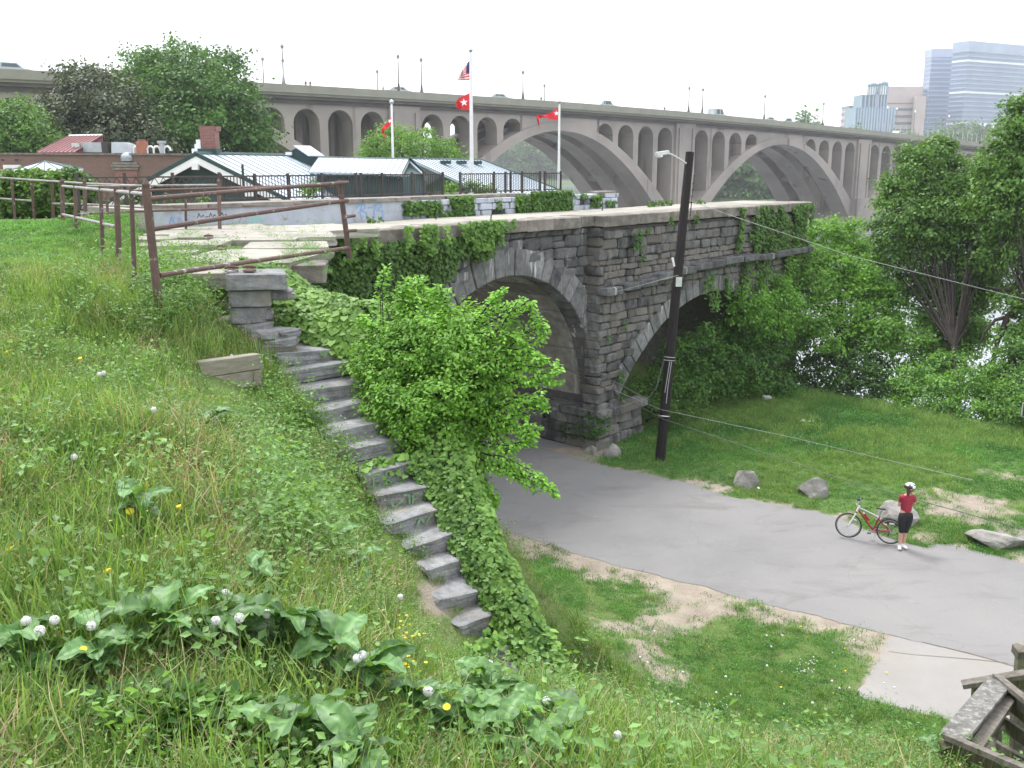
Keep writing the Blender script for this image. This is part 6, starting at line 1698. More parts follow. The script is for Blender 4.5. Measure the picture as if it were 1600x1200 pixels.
for tp in tips:
    for rep in range(3):
        q = [(x + random.uniform(-12, 12) * (rep > 0), y + random.uniform(-12, 12) * (rep > 0), z) for x, y, z in tp]
        a, b, c = strand(q, 130, .15, .07); P += a; Nn += b; Dn += c
        tw.tube([ats(*p) - SB for p in [root] + q], [.02, .013, .009, .006, .003], 4)
P = np.array([tuple(v - SB) for v in P]); n = len(P)
V, Fc, k = leaves(P, np.array([tuple(v) for v in Nn]), np.array([tuple(v) for v in Dn]), .058 * rng.uniform(.6, 1.3, n), 'oval')
np_mesh('hanging_sprays', V, Fc, MAT['shrub'], shrub, tint=np.repeat(np.clip(rng.random(n) * .7 + .2, 0, 1), k))
for c, r in mainl: tw.tube([ats(*root) - SB, ats(*root).lerp(c, .6) - SB, c - SB + Vector((0, 0, r * .3))], [.035, .022, .008], 5)
tw.build('twigs', MAT['bark'], shrub, fix=False)
# rounder bush leaves on the lower ivy bank
lowb = empty('round_leaf_creeper', tuple(at(735, 800, 12)), 'creeper with larger round leaves at the lower right of the ivy bank', 'creeper')
crown('crown', [(tuple(c), r) for c, r in lb((720, 790, 12.1, 26), (738, 812, 11.9, 20), (700, 760, 12.3, 26), (735, 835, 11.8, 16), (665, 735, 12.6, 20), (690, 740, 12.5, 24))], MAT['bush'], lowb, .10, 1.2, 'oval', .16, 12, org=lowb.location, tintbias=.35, up=1.2, hollow=.7)

# ------------------------------------------------------------------ grass: tufts scattered by geometry nodes
def blades(name, n, h, spread, w, m, seed, lean=.5, seg=3, curl=.6, tint=(0, 1), hvar=.5):
    r = np.random.default_rng(seed); V, Fc, T = [], [], []
    for b in range(n):
        x, y = r.normal(size=2) * spread; a = r.uniform(0, 2 * math.pi); H = h * r.uniform(1 - hvar, 1.1); L = lean * r.uniform(.1, 1) * H
        d = np.array([math.cos(a), math.sin(a), 0]); s = np.array([-d[1], d[0], 0]) * w * r.uniform(.6, 1.3); base = np.array([x, y, -.02]); k = len(V); t = r.uniform(*tint)
        for i in range(seg):
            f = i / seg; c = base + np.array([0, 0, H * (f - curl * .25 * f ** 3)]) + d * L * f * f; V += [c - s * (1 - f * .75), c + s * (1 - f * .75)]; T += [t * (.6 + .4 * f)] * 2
        V.append(base + np.array([0, 0, H * (1 - curl * .3)]) + d * L); T.append(min(1, t * 1.05))
        for i in range(seg - 1): Fc += [(k + 2 * i, k + 2 * i + 1, k + 2 * i + 3), (k + 2 * i, k + 2 * i + 3, k + 2 * i + 2)]
        Fc.append((k + 2 * seg - 2, k + 2 * seg - 1, k + 2 * seg))
    return proto(name, V, Fc, m, T)
def proto(name, V, Fc, m, T):
    me = bpy.data.meshes.new(name); me.from_pydata([tuple(v) for v in V], [], [tuple(f) for f in Fc]); me.update()
    a = me.attributes.new('tint', 'FLOAT', 'POINT'); a.data.foreach_set('value', np.array(T, np.float32)); me.materials.append(MAT[m])
    return bpy.data.objects.new(name, me)       # stays unlinked: only instanced
def weedtuft(name, n, h, spread, leaf, m, seed, kind='oval', tint=(0, 1)):
    r = np.random.default_rng(seed); P = np.stack([r.normal(size=n) * spread, r.normal(size=n) * spread, r.random(n) ** .7 * h], 1)
    Nn = np.array([0, 0, 1.]) + r.normal(size=(n, 3)) * .5; Dn = np.stack([P[:, 0], P[:, 1], np.zeros(n)], 1) + r.normal(size=(n, 3)) * spread
    V, Fc, k = leaves(P, Nn, Dn, leaf * r.uniform(.6, 1.4, n), kind); t = r.uniform(*tint, n)
    return proto(name, V, Fc, m, np.repeat(t, k))

GN = {}
def scatter(name, label, P, rot, scl, idx, protos):
    key = tuple(p.name for p in protos)
    col = bpy.data.collections.new(name + '_kinds')
    for k, p in enumerate(protos):
        q = p if p.users_collection == () else p.copy()
        q.name = '%02d_%s' % (k, p.name.split('.')[0]); col.objects.link(q)
    me = bpy.data.meshes.new(name); P = np.asarray(P, np.float32)
    me.vertices.add(len(P)); me.vertices.foreach_set('co', P.ravel())
    a = me.attributes.new('rot', 'FLOAT_VECTOR', 'POINT'); a.data.foreach_set('vector', np.asarray(rot, np.float32).ravel())
    a = me.attributes.new('scl', 'FLOAT', 'POINT'); a.data.foreach_set('value', np.asarray(scl, np.float32))
    a = me.attributes.new('idx', 'INT', 'POINT'); a.data.foreach_set('value', np.asarray(idx, np.int32))
    o = bpy.data.objects.new(name, me); link(o); tag(o, label, 'grass' if 'grass' in name or 'lawn' in name else 'weeds', kind='stuff')
    ng = bpy.data.node_groups.new(name + '_nodes', 'GeometryNodeTree')
    ng.interface.new_socket('Geometry', in_out='INPUT', socket_type='NodeSocketGeometry'); ng.interface.new_socket('Geometry', in_out='OUTPUT', socket_type='NodeSocketGeometry')
    N, L = ng.nodes, ng.links; gi = N.new('NodeGroupInput'); go = N.new('NodeGroupOutput'); ip = N.new('GeometryNodeInstanceOnPoints'); ci = N.new('GeometryNodeCollectionInfo')
    ci.inputs['Collection'].default_value = col; ci.inputs['Separate Children'].default_value = True; ci.inputs['Reset Children'].default_value = True
    ip.inputs['Pick Instance'].default_value = True
    def na_(n, t): q = N.new('GeometryNodeInputNamedAttribute'); q.data_type = t; q.inputs['Name'].default_value = n; return q.outputs['Attribute']
    L.new(gi.outputs[0], ip.inputs['Points']); L.new(ci.outputs[0], ip.inputs['Instance']); L.new(na_('idx', 'INT'), ip.inputs['Instance Index'])
    L.new(na_('rot', 'FLOAT_VECTOR'), ip.inputs['Rotation']); L.new(na_('scl', 'FLOAT'), ip.inputs['Scale']); L.new(ip.outputs[0], go.inputs[0])
    md = o.modifiers.new('scatter', 'NODES'); md.node_group = ng
    return o

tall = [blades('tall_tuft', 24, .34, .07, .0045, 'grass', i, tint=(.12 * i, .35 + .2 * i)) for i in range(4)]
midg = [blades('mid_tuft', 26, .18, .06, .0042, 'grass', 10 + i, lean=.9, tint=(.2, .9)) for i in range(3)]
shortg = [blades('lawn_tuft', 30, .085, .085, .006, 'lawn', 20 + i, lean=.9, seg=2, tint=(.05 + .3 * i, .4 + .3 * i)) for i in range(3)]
dry = [blades('straw_tuft', 16, .26, .08, .0028, 'straw', 30 + i, lean=1.1) for i in range(3)]
weeds = [weedtuft('leafy_tuft', 60, .16, .09, .026, 'weed', 40 + i) for i in range(3)]
chick = [weedtuft('fine_tuft', 90, .12, .10, .016, 'chick', 50 + i, 'diamond') for i in range(2)]
leafy = [weedtuft('upright_tuft', 80, .34, .08, .036, 'weed', 60 + i, 'diamond', tint=(.3, 1)) for i in range(2)]
clov = [weedtuft('clover_tuft', 40, .05, .09, .028, 'lawn', 70 + i, 'oval', tint=(.2, .9)) for i in range(2)]

def visible(P, pad=60, zmin=0.5):
    Zd = P[:, 1] * CP - (P[:, 2] - EYE) * SP; dn = -P[:, 1] * SP - (P[:, 2] - EYE) * CP
    x = 800 + F * P[:, 0] / Zd; y = 600 + F * dn / Zd
    return (Zd > zmin) & (x > -pad * 3) & (x < 1600 + pad * 3) & (y < 1200 + pad * 4) & (y > 200), x, y, Zd
stair_poly = [tuple((S1 + DS * a + ES * b)[:2]) for a, b in ((-.55, -.02), (.8, .02), (1.2, .12), (2.2, .1), (3, .26), (5.2, .3), (5.2, .5), (3, 1.0), (1.5, 2.0), (-2, 1.6), (-1.2, .2))]
slab_poly = [tuple(atz(x, y, 8.05)[:2]) for x, y in ((215, 372), (262, 420), (345, 436), (500, 425), (560, 400), (700, 330), (360, 338), (225, 352))]
path_poly = [tuple(atz(x, y, 8.0)[:2]) for x, y in ((-200, 352), (90, 348), (225, 346), (400, 346), (400, 335), (90, 335), (-200, 335))]
timber_poly = [tuple(at(x, y, z)[:2]) for x, y, z in ((300, 575, 11.9), (302, 600, 11.0), (400, 600, 11.5), (412, 560, 12.4))]
def spread(n, x0, x1, y0, y1):
    return np.stack([rng.uniform(x0, x1, n), rng.uniform(y0, y1, n)], 1)
def field(n, box, keep=None):
    P = spread(n, *box); ok = ~(inpoly(P, ROAD) | inpoly(P, PAD) | inpoly(P, stair_poly) | inpoly(P, slab_poly) | inpoly(P, path_poly) | inpoly(P, timber_poly))
    s = (P[:, 0] - CW.x) * E1.x + (P[:, 1] - CW.y) * E1.y; off = (P[:, 0] - CW.x) * N1.x + (P[:, 1] - CW.y) * N1.y
    ok &= ~((s > -13) & (off > 0))
    dm = dirtmask(P); ok &= dm < .40 + rng.random(len(P)) ** 2 * .5
    P = P[ok]; z = TZ(P); P3 = np.column_stack([P, z]); v, x, y, Zd = visible(P3); ok = v & (z > -3.5)
    if keep is not None: ok &= keep(P3, x, y, Zd)
    return P3[ok], x[ok], y[ok], Zd[ok]
def rots(n, tilt=.25): return np.stack([rng.normal(size=n) * tilt, rng.normal(size=n) * tilt, rng.uniform(0, 6.28, n)], 1)

# hillside (left, near): lush uneven growth; tufts get a kind by what grows there
isbank = lambda P: (P[:, 0] < 0.5 + 0.0 * P[:, 1]) | (P[:, 1] < 8.5)
P, x, y, Zd = field(98000, (-15, 7, 1.6, 17), lambda P, x, y, Z: (P[:, 2] > 2.8 + .0 * Z))
n1 = fbm(P, .55, 80); n2 = fbm(P, .9, 84); n3 = fbm(P, 1.6, 88)
near = Zd < 7
keep = rng.random(len(P)) < np.clip(1.3 - Zd / 16, .45, 1)
P, x, y, Zd, n1, n2, n3 = (a[keep] for a in (P, x, y, Zd, n1, n2, n3))
kinds = tall + midg + dry + weeds + chick + leafy
o_t, o_m, o_d, o_w, o_c, o_l = 0, 4, 7, 10, 13, 15
idx = np.zeros(len(P), int); u = rng.random(len(P)); rr = rng.integers(0, 100, len(P))
pt = np.clip((n1 - .45) * 4, 0, 1) * .55 + .12 + np.where(Zd < 5.5, .2, 0); pd = np.clip((n2 - .45) * 5, 0, 1) * .30 + .08; pw = np.clip((.52 - n1) * 4, 0, 1) * .22 + .08; pc = np.clip((n3 - .46) * 5, 0, 1) * .5 + .1
lf = ((x > 380) & (x < 620) & (y > 600) & (y < 900)) | ((x > 230) & (x < 380) & (y > 400) & (y < 520))
pl = np.where(lf, .42, .03)
tot = pt + pd + pw + pc + pl; tot = np.maximum(tot, 1); c = np.cumsum(np.stack([pt / tot, pd / tot, pw / tot, pc / tot, pl / tot]), axis=0)
idx = np.where(u < c[0], o_t + rr % 4, np.where(u < c[1], o_d + rr % 3, np.where(u < c[2], o_w + rr % 3, np.where(u < c[3], o_c + rr % 2, np.where(u < c[4], o_l + rr % 2, o_m + rr % 3)))))
scl = rng.uniform(.55, 1.4, len(P)) * (.75 + .5 * n2) * np.where(y < 430, .45, 1) * np.where((y > 1040) & (x < 850), .85, 1)
lowz = ((x > 600) & (x < 880) & (y > 880) & (y < 1100)); scl = np.where(lowz, scl * .5, np.where((x > 540) & (y > 740) & (y < 900), scl * .65, scl))
scatter('hillside_grass', 'lush uneven grass and weeds covering the near hillside', P, rots(len(P)), scl, idx, kinds)
# top lawn at the left
P, x, y, Zd = field(15000, (-17, -3, 13, 31), lambda P, x, y, Z: P[:, 2] > 7)
scatter('upper_lawn_grass', 'mown lawn at the upper left behind the hillside', P, rots(len(P), .2), rng.uniform(.7, 1.5, len(P)), rng.integers(0, 5, len(P)), shortg + clov)
# bank and lawn below, centre and right
P, x, y, Zd = field(48000, (-1, 16, 8, 25.5), lambda P, x, y, Z: (P[:, 2] <= 3.1))
nn_ = fbm(P, .8, 90)
thin = rng.random(len(P)) < np.where(nn_ > .44, 1, .35)
P, nn_ = P[thin], nn_[thin]
tn_ = np.clip((fbm(P, .6, 71) - .3) * 7.5, 0, 2.99).astype(int); idx = np.where(rng.random(len(P)) < .75, tn_, rng.integers(3, 5, len(P))); idx = np.where((nn_ > .62) & (rng.random(len(P)) < .35), 5 + rng.integers(0, 3, len(P)), idx); idx = np.where((nn_ < .45) & (rng.random(len(P)) < .45), 8 + rng.integers(0, 3, len(P)), idx)
scatter('bank_lawn', 'rough lawn on the bank below the stairs', P, rots(len(P), .25), rng.uniform(.6, 1.25, len(P)) * np.where(idx >= 8, .4, 1), idx, shortg + clov + midg + dry)
P, x, y, Zd = field(80000, (-1, 26, 21, 50), lambda P, x, y, Z: (P[:, 2] > -1.4) & (Z > 22))
nn_ = fbm(P, .35, 95); keep = rng.random(len(P)) < np.where(y > 780, .55, 1); P, nn_, y = P[keep], nn_[keep], y[keep]
tn_ = np.clip((fbm(P, .3, 73) - .3) * 7.5, 0, 2.99).astype(int); idx = np.where(rng.random(len(P)) < .8, tn_, rng.integers(3, 5, len(P))); idx = np.where((nn_ > .5) & (rng.random(len(P)) < .5), 5 + rng.integers(0, 3, len(P)), idx)
scatter('river_lawn', 'green lawn between the road and the river trees', P, rots(len(P), .25), rng.uniform(.8, 1.5, len(P)) * np.where(y < 720, 1.35, .9), idx, shortg + clov + midg)
# weeds in the joints of the landing
P = []
for k in range(900):
    x_, y_ = random.uniform(225, 520), random.uniform(345, 428); q = atz(x_, y_, 8.06)
    if mnoise.noise(q * 1.1) > .12 or (440 < x_ < 500 and 372 < y_ < 400): P.append(tuple(q))
P = np.array(P); scatter('landing_weeds', 'weeds growing between the slabs of the landing', P, rots(len(P)), rng.uniform(.35, .8, len(P)), rng.integers(0, 5, len(P)), clov + weeds)

def ghit(x, y, h):
    # the point of the sight line that is h above the ground
    Zs = np.linspace(2.5, 30, 1400); Q = np.array([tuple(at(x, y, z)) for z in Zs]); d = Q[:, 2] - TZ(Q) - h
    k = int(np.argmax(d < 0)); return at(x, y, Zs[k] if d[k] < 0 else 30)
# ------------------------------------------------------------------ dock plants: every big leaf a part
def dock_leaf(seed, wid):
    r = random.Random(seed); nu, nv = 11, 3; V, Fc, T = [], [], []
    for i in range(nu + 1):
        t = i / nu; w = wid * (math.sin(math.pi * (t * .93 + .04)) ** .7) * (1.15 - .45 * t) * (1 + .035 * math.sin(t * 23 + seed * 2))
        for j in range(-nv, nv + 1):
            s = j / nv; wav = .05 * math.sin(t * 19 + seed + j) * abs(s) + .012 * math.sin(t * 40) * (1 - abs(s))
            V.append((s * w, t, .35 * t * (1 - t) * 1.3 - .18 * t * t + .28 * abs(s) * w + wav)); T.append(.2 + .45 * r.random() * (i % 2 + .3) + (.5 if j == 0 else 0))
    m = 2 * nv + 1
    for i in range(nu):
        for j in range(2 * nv): a = i * m + j; Fc.append((a, a + 1, a + m + 1, a + m))
    me = bpy.data.meshes.new('leaf'); me.from_pydata(V, [], Fc); me.update(); a = me.attributes.new('tint', 'FLOAT', 'POINT'); a.data.foreach_set('value', np.array(T, np.float32)); me.materials.append(MAT['dock']); me.shade_smooth(); return me
DL = [dock_leaf(i, .2 + .035 * i) for i in range(5)]
DG = 'broad leaved dock plants on the near hillside'
def dock(x, y, Z, n, size, label, up=.6):
    p = ghit(x, y, .1); z = float(TZ([(p.x, p.y)])[0]); e = empty('dock_plant', (p.x, p.y, z), label, 'dock plant', DG)
    a0 = random.uniform(0, 6)
    for k in range(n):
        a = a0 + k * 2.4 + random.gauss(0, .2); el = random.uniform(.25, 1.0) * up
        o = bpy.data.objects.new('leaf', DL[random.randrange(5)]); link(o, e)
        s = size * random.uniform(.7, 1.2)
        o.matrix_basis = Matrix.Translation((random.gauss(0, .03), random.gauss(0, .03), .10 + random.random() * .18)) @ Euler((0, 0, a)).to_matrix().to_4x4() @ Euler((el, random.gauss(0, .25), 0)).to_matrix().to_4x4() @ Matrix.Scale(s, 4)
for q in [(40, 1035, 4.45, 8, .3, 'dock plant with broad leaves at the left edge under the pair of dandelion clocks'), (150, 1050, 4.4, 7, .26, 'dock plant beside the big yellow dandelion at the lower left'), (265, 1010, 4.75, 9, .32, 'tall dock plant with a broad dark leaf left of the clump of dandelion clocks'),
          (345, 1000, 4.9, 7, .3, 'dock plant under the middle pair of dandelion clocks'), (440, 1015, 4.9, 9, .34, 'widest dock plant spreading right of the middle dandelion clocks'), (520, 1045, 4.95, 8, .3, 'dock plant running down from the widest one towards the twin clocks'),
          (585, 1090, 4.8, 6, .28, 'dock plant behind the twin dandelion clocks'), (470, 1175, 3.7, 4, .36, 'dock plant with two upright furrowed leaves at the bottom edge'), (560, 1220, 3.6, 4, .3, 'dock plant cut by the bottom edge right of the furrowed leaves'),
          (215, 815, 6.1, 6, .26, 'single dock plant in the middle of the left slope'), (395, 930, 5.8, 6, .24, 'dock plant above the middle dandelion clocks'), (765, 1105, 5.1, 9, .32, 'dock plant with pointed upright leaves right of the large lower clock'), (730, 1150, 4.6, 9, .32, 'dense dock plant at the bottom centre with arching leaves'),
          (850, 1150, 5.0, 9, .3, 'dock plant at the bottom centre right, next to the lawn'), (800, 1195, 4.4, 8, .3, 'dock plant on the bottom edge at the centre'), (900, 1195, 4.9, 7, .26, 'low dock plant on the bottom edge right of centre'), (660, 1130, 4.8, 6, .24, 'dock plant behind the yellow dandelion at the bottom centre'),
          (1130, 1190, 8.6, 7, .3, 'small dock plant on the brow at the bottom right'), (1480, 1200, 10.5, 5, .3, 'dock plant at the foot of the wooden rail post'), (265, 512, 12.0, 5, .3, 'dock plant below the leaning railing post'), (330, 678, 10.3, 4, .3, 'dock plant below the timber boards'), (560, 905, 8.0, 6, .24, 'dark dock plant left of the lower steps'), (520, 870, 8.3, 6, .22, 'dark dock plant half way down beside the stairs')]:
    dock(q[0], q[1], q[2], q[3] + 6, q[4] * .7, q[5])
# dark leafy creeper patch at the bottom
P = []
for k in range(700):
    q = at(random.gauss(300, 75), random.gauss(1130, 45), 3.95); z = float(0); P.append((q.x, q.y))
P = np.array(P); z = TZ(P); P3 = np.column_stack([P, z])
scatter('dark_creeper_weeds', 'dark leafy creeper patch at the bottom left', P3, rots(len(P3)), rng.uniform(.6, 1.1, len(P3)), rng.integers(0, 2, len(P3)), [weedtuft('creeper_tuft', 26, .12, .07, .05, 'bush', 90 + i, 'oval', tint=(0, .6)) for i in range(2)])

# ------------------------------------------------------------------ dandelions
def puff_mesh():
    mb = MB(); r = random.Random(4)
    for k in range(300):
        d = Vector([r.gauss(0, 1) for _ in range(3)]).normalized(); c = d * (.021 if k % 4 else .014); u = d.orthogonal().normalized(); w = d.cross(u); n = len(mb.v)
        a = r.uniform(0, 6); s = .0048
        for q in range(3): mb.v.append(c + (u * math.cos(a + q * 2.09) + w * math.sin(a + q * 2.09)) * s)
        mb.f.append((n, n + 1, n + 2))
    me = bpy.data.meshes.new('seed_head'); me.from_pydata([tuple(v) for v in mb.v], [], mb.f); me.materials.append(MAT['fluff']); return me
PUFF = puff_mesh()
bm = bmesh.new(); bmesh.ops.create_icosphere(bm, subdivisions=2, radius=.0065); CORE = bpy.data.meshes.new('core'); bm.to_mesh(CORE); bm.free(); CORE.materials.append(MAT['fluffcore'])
CG = 'dandelion clocks on the hillside'
def clock(x, y, Z, label=None, s=1.0):
    p = ghit(x, y, .30); z = float(TZ([(p.x, p.y)])[0])
    e = empty('dandelion_clock', (p.x, p.y, z), label or 'small white dandelion clock standing in the grass', 'dandelion clock', CG)
    h = p.z - z; dx = random.gauss(0, .02)
    o = bpy.data.objects.new('core', CORE); link(o, e); o.location = (0, 0, h); o = bpy.data.objects.new('seed_head', PUFF); link(o, e); o.location = (0, 0, h); o.scale = (s,) * 3; o.rotation_euler = (random.random() * 6, random.random() * 6, 0)
    MB().tube([(dx, dx * .5, -.02), (dx * .7, 0, h * .6), (0, 0, h - .018)], .0022, 5).build('stalk', MAT['stalk'], e)
for q in [(41, 970, 4.6, 'white dandelion clock nearest the left edge, upper of the left pair'), (62, 986, 4.4, 'lower and fuller dandelion clock of the left pair', 1.1), (85, 969, 4.7, 'dandelion clock with a dark core just right of the left pair'), (142, 978, 4.7, 'dandelion clock leaning right above the pale dock leaf'),
          (268, 932, 5.3, 'faint dandelion clock above the dark dock leaf'), (352, 927, 5.2, 'highest dandelion clock of the middle clump'), (337, 970, 4.8, 'left round dandelion clock of the middle clump', 1.05), (374, 966, 4.7, 'largest dandelion clock of the middle clump', 1.12), (417, 959, 4.9, 'right dandelion clock of the middle clump'),
          (558, 1029, 4.9, 'lower clock of the overlapping twin dandelion clocks'), (566, 1024, 5.0, 'upper clock of the overlapping twin dandelion clocks'), (764, 1038, 5.2, 'large dandelion clock by the last stone step', 1.15), (669, 1080, 5.0, 'dandelion clock left of the pointed dock leaves', 1.1), (854, 1095, 5.6, 'dandelion clock among dock leaves at the bottom centre'),
          (895, 1075, 6.2, 'dandelion clock on a thin stalk against the lower lawn'), (965, 1149, 5.6, 'dandelion clock furthest right on the brow', 1.0), (625, 933, 6.6, 'dandelion clock left of the lower stone steps'), (240, 640, 6.9, 'dandelion clock alone in the middle of the slope'), (116, 714, 6.4, 'dandelion clock on a bent stalk at the left'),
          (155, 585, 8.2, 'left of two touching clocks high on the slope'), (162, 583, 8.3, 'right of two touching clocks high on the slope'), (535, 819, 8.7, 'upper clock beside the graffiti step'), (536, 831, 8.6, 'lower clock beside the graffiti step'), (362, 556, 11.6, 'tiny clock in front of the timber boards')]:
    clock(*q[:3], label=q[3], s=q[4] if len(q) > 4 else 1)
# tiny far ones on the lower lawn
bmq = bmesh.new(); bmesh.ops.create_icosphere(bmq, subdivisions=1, radius=.024); DOT = bpy.data.meshes.new('dandelion_clock'); bmq.to_mesh(DOT); bmq.free(); DOT.materials.append(MAT['fluff'])
bmq = bmesh.new(); bmesh.ops.create_cone(bmq, segments=9, radius1=.018, radius2=.021, depth=.012, cap_ends=True); YEL = bpy.data.meshes.new('yellow_flower'); bmq.to_mesh(YEL); bmq.free(); YEL.materials.append(MAT['yellow'])
def dots(me, cat, label, group, pts, z0=.1, s=1.0):
    for x, y in pts:
        # find where the ray meets the ground
        lo, hi = 3.0, 60.0
        for _ in range(40):
            mid = (lo + hi) / 2; p = at(x, y, mid)
            if p.z - z0 > float(TZ([(p.x, p.y)])[0]): lo = mid
            else: hi = mid
        p = at(x, y, lo); o = bpy.data.objects.new(me.name, me); link(o); o.location = p; o.rotation_euler = (random.gauss(0, .3), random.gauss(0, .3), 0); o.scale = (s * random.uniform(.8, 1.2),) * 3
        tag(o, label, cat, group)
r = random.Random(3)
dots(DOT, 'dandelion clock', 'tiny white dandelion clock on the lower lawn', 'tiny dandelion clocks on the lower lawn', [(1067, 1050), (1043, 1129), (1046, 1159), (1064, 1160), (1119, 1082), (1142, 1085), (1012, 1035), (1300, 1064), (1287, 1131), (1330, 1143), (1245, 1140), (1225, 1100)] + [(r.uniform(860, 1400), r.uniform(980, 1180)) for _ in range(26)])
dots(DOT, 'clover flower', 'tiny white clover head among many on the lower lawn', 'white clover heads on the lower lawn', [(r.gauss(1112, 22), r.gauss(1110, 12)) for _ in range(42)] + [(r.gauss(1262, 18), r.gauss(1040, 10)) for _ in range(34)] + [(r.uniform(1000, 1500), r.uniform(640, 740)) for _ in range(60)], .05, .55)
dots(YEL, 'yellow flower', 'tiny yellow flower low in the bank lawn', 'yellow flowers on the bank lawn', [(r.uniform(850, 1400), r.uniform(960, 1180)) for _ in range(50)], .04, .75)
dots(YEL, 'yellow flower', 'small yellow flower in the weeds beside the lower stairs', 'yellow flowers beside the lower stairs', [(r.gauss(640, 16), r.gauss(1000, 26)) for _ in range(30)], .12, .5)
dots(YEL, 'dandelion', 'small yellow dandelion on the left slope', 'small yellow dandelions on the left slope', [(229, 759), (279, 792), (10, 550), (15, 858), (202, 762), (168, 892), (203, 800), (600, 1045), (490, 975), (555, 975), (125, 560), (345, 590)], .22, 1.0)
for x, y, lab in [(130, 1016, 'bright yellow dandelion between dock leaves at the lower left'), (698, 1105, 'bright yellow dandelion at the bottom centre'), (600, 1044, 'bright yellow dandelion right of the twin clocks')]:
    p = ghit(x, y, .25); o = bpy.data.objects.new('dandelion', YEL.copy()); link(o); o.scale = (.85,) * 3; o.location = p; o.rotation_euler = (.5, 0, 0); tag(o, lab, 'dandelion')

P = []
for k in range(420):
    q = ghit(random.gauss(300, 34), random.gauss(455, 24), 0); P.append(tuple(q))
P = np.array(P); scatter('railing_weeds', 'dark bushy weeds under the leaning railing', P, rots(len(P)), rng.uniform(.6, 1.2, len(P)), rng.integers(0, 4, len(P)), leafy + [weedtuft('bushy_tuft', 60, .22, .10, .035, 'bush', 120 + i, 'diamond', tint=(0, .7)) for i in range(2)])

# ------------------------------------------------------------------ boulders by the road
def boulder(name, x, y, w, d, h, seed, label, rz=0.0, sharp=.35, m='boulder', z0=0.0):
    """a broken rock: icosphere cut by planes"""
    p = atz(x, y, z0); r = random.Random(seed); bm = bmesh.new(); bmesh.ops.create_icosphere(bm, subdivisions=3, radius=1)
    for k in range(11):
        n = Vector([r.gauss(0, 1) for _ in range(3)]).normalized(); n.z = abs(n.z) if k < 7 else n.z; dd = r.uniform(.55, .82)
        for v in bm.verts:
            t = v.co.dot(n) - dd
            if t > 0: v.co -= n * t
    for v in bm.verts: v.co += mnoise.noise_vector(v.co * 2.5 + Vector((seed, 0, 0))) * .07
    for v in bm.verts: v.co = Vector((v.co.x * w / 1.5, v.co.y * d / 1.5, (v.co.z + .35) * h / 1.15))
    me = bpy.data.meshes.new(name); bm.to_mesh(me); bm.free(); me.materials.append(MAT[m]); o = bpy.data.objects.new(name, me); link(o); o.location = p; o.rotation_euler = (0, 0, rz)
    return tag(o, label, 'rock', 'boulders along the road edge')
boulder('boulder', 1163, 758, .78, .6, .52, 11, 'squarish grey boulder nearest the utility pole', .5)
boulder('boulder', 1270, 775, .86, .6, .5, 23, 'tan boulder with a slanting right side, left of the bicycle', -.3)
boulder('boulder', 1402, 815, 1.35, .8, .52, 32, 'wide low boulder behind the standing cyclist', .1)
boulder('boulder', 1556, 852, 1.15, .8, .4, 45, 'long flat jagged grey boulder right of the cyclist', -.5)
boulder('boulder', 1602, 850, .5, .5, .35, 51, 'boulder cut by the right edge', .4)
boulder('boulder', 954, 714, .55, .5, .42, 63, 'round grey boulder at the corner of the stone pier', .3)
boulder('boulder', 925, 710, .4, .35, .3, 77, 'smaller brown boulder left of the round one by the pier', .8)
boulder('flat_stone', 837, 1006, .28, .16, .06, 81, 'small flat stone in the grass right of the last step', 0, z0=2.2)
boulder('flat_stone', 805, 1052, .2, .2, .12, 82, 'half buried stone below the last step', 0, m='step', z0=3.9)

# ------------------------------------------------------------------ utility pole with lamp
pb, pt = atz(1030, 724, 0), at(1078, 238, 31.6)
pole = empty('utility_pole', tuple(pb), 'dark leaning wooden utility pole with a small street lamp on top', 'utility pole')
ax = pt - pb
MB().tube([Vector((0, 0, -.3)), ax * .5, ax], [.17, .155, .135], 12).build('shaft', MAT['polewood'], pole)
def on(t): return ax * t
arm = MB().tube([on(.965) + Vector((-.1, -.1, 0)), on(.975) + Vector((-.5, -.3, .12)), on(.99) + Vector((-.78, -.42, .08))], .03, 8).build('lamp_arm', MAT['lampgrey'], pole)
hd_ = on(.99) + Vector((-.95, -.46, .07))
lh = MB().box(hd_, (.42, .2, .11), Euler((0, -.15, .3)).to_matrix()).build('lamp_head', MAT['lampgrey'], pole)
MB().lathe(hd_ + Vector((-.08, -.02, -.06)), [(.11, 0), (.1, -.06), (.03, -.1)], 10).build('lens', MAT['white'], lh)
MB().box(on(.59) + Vector((.02, -.2, 0)), (.19, .07, .3)).build('meter_box', MAT['lampgrey'], pole)
MB().tube([on(.64) + Vector((-.16, -.1, -.02)), on(.655) + Vector((-.24, -.1, .12))], .035, 6).build('insulator', MAT['white'], pole)
for t in (.335, .345): MB().ring(on(t), ax, .185, .012, 18, 5).build('wire_wrap', MAT['greycable'], pole)
MB().ring(on(.155), ax, .185, .02, 18, 5).build('metal_band', MAT['steel'], pole)
MB().tube([on(.335) + Vector((-.02, -.2, 0)), on(.28) + Vector((-.05, -.2, 0)), on(.235) + Vector((-.08, -.2, 0))], .012, 5).build('loose_wire', MAT['greycable'], pole)
MB().tube([on(.335) + Vector((.04, -.2, 0)), on(.25) + Vector((.0, -.2, 0)), on(.2) + Vector((.0, -.2, 0))], .012, 5).build('loose_wire', MAT['greycable'], pole)
MB().tube([on(.335) + Vector((-.18, 0, 0)), on(.25) + Vector((-.35, -.1, 0)), on(.21) + Vector((-.6, -.1, 0)), on(.24) + Vector((-1.2, .0, 0)), on(.28) + Vector((-2.2, .6, 0))], .02, 5).build('service_cable', MAT['cable'], pole)
mb = MB()
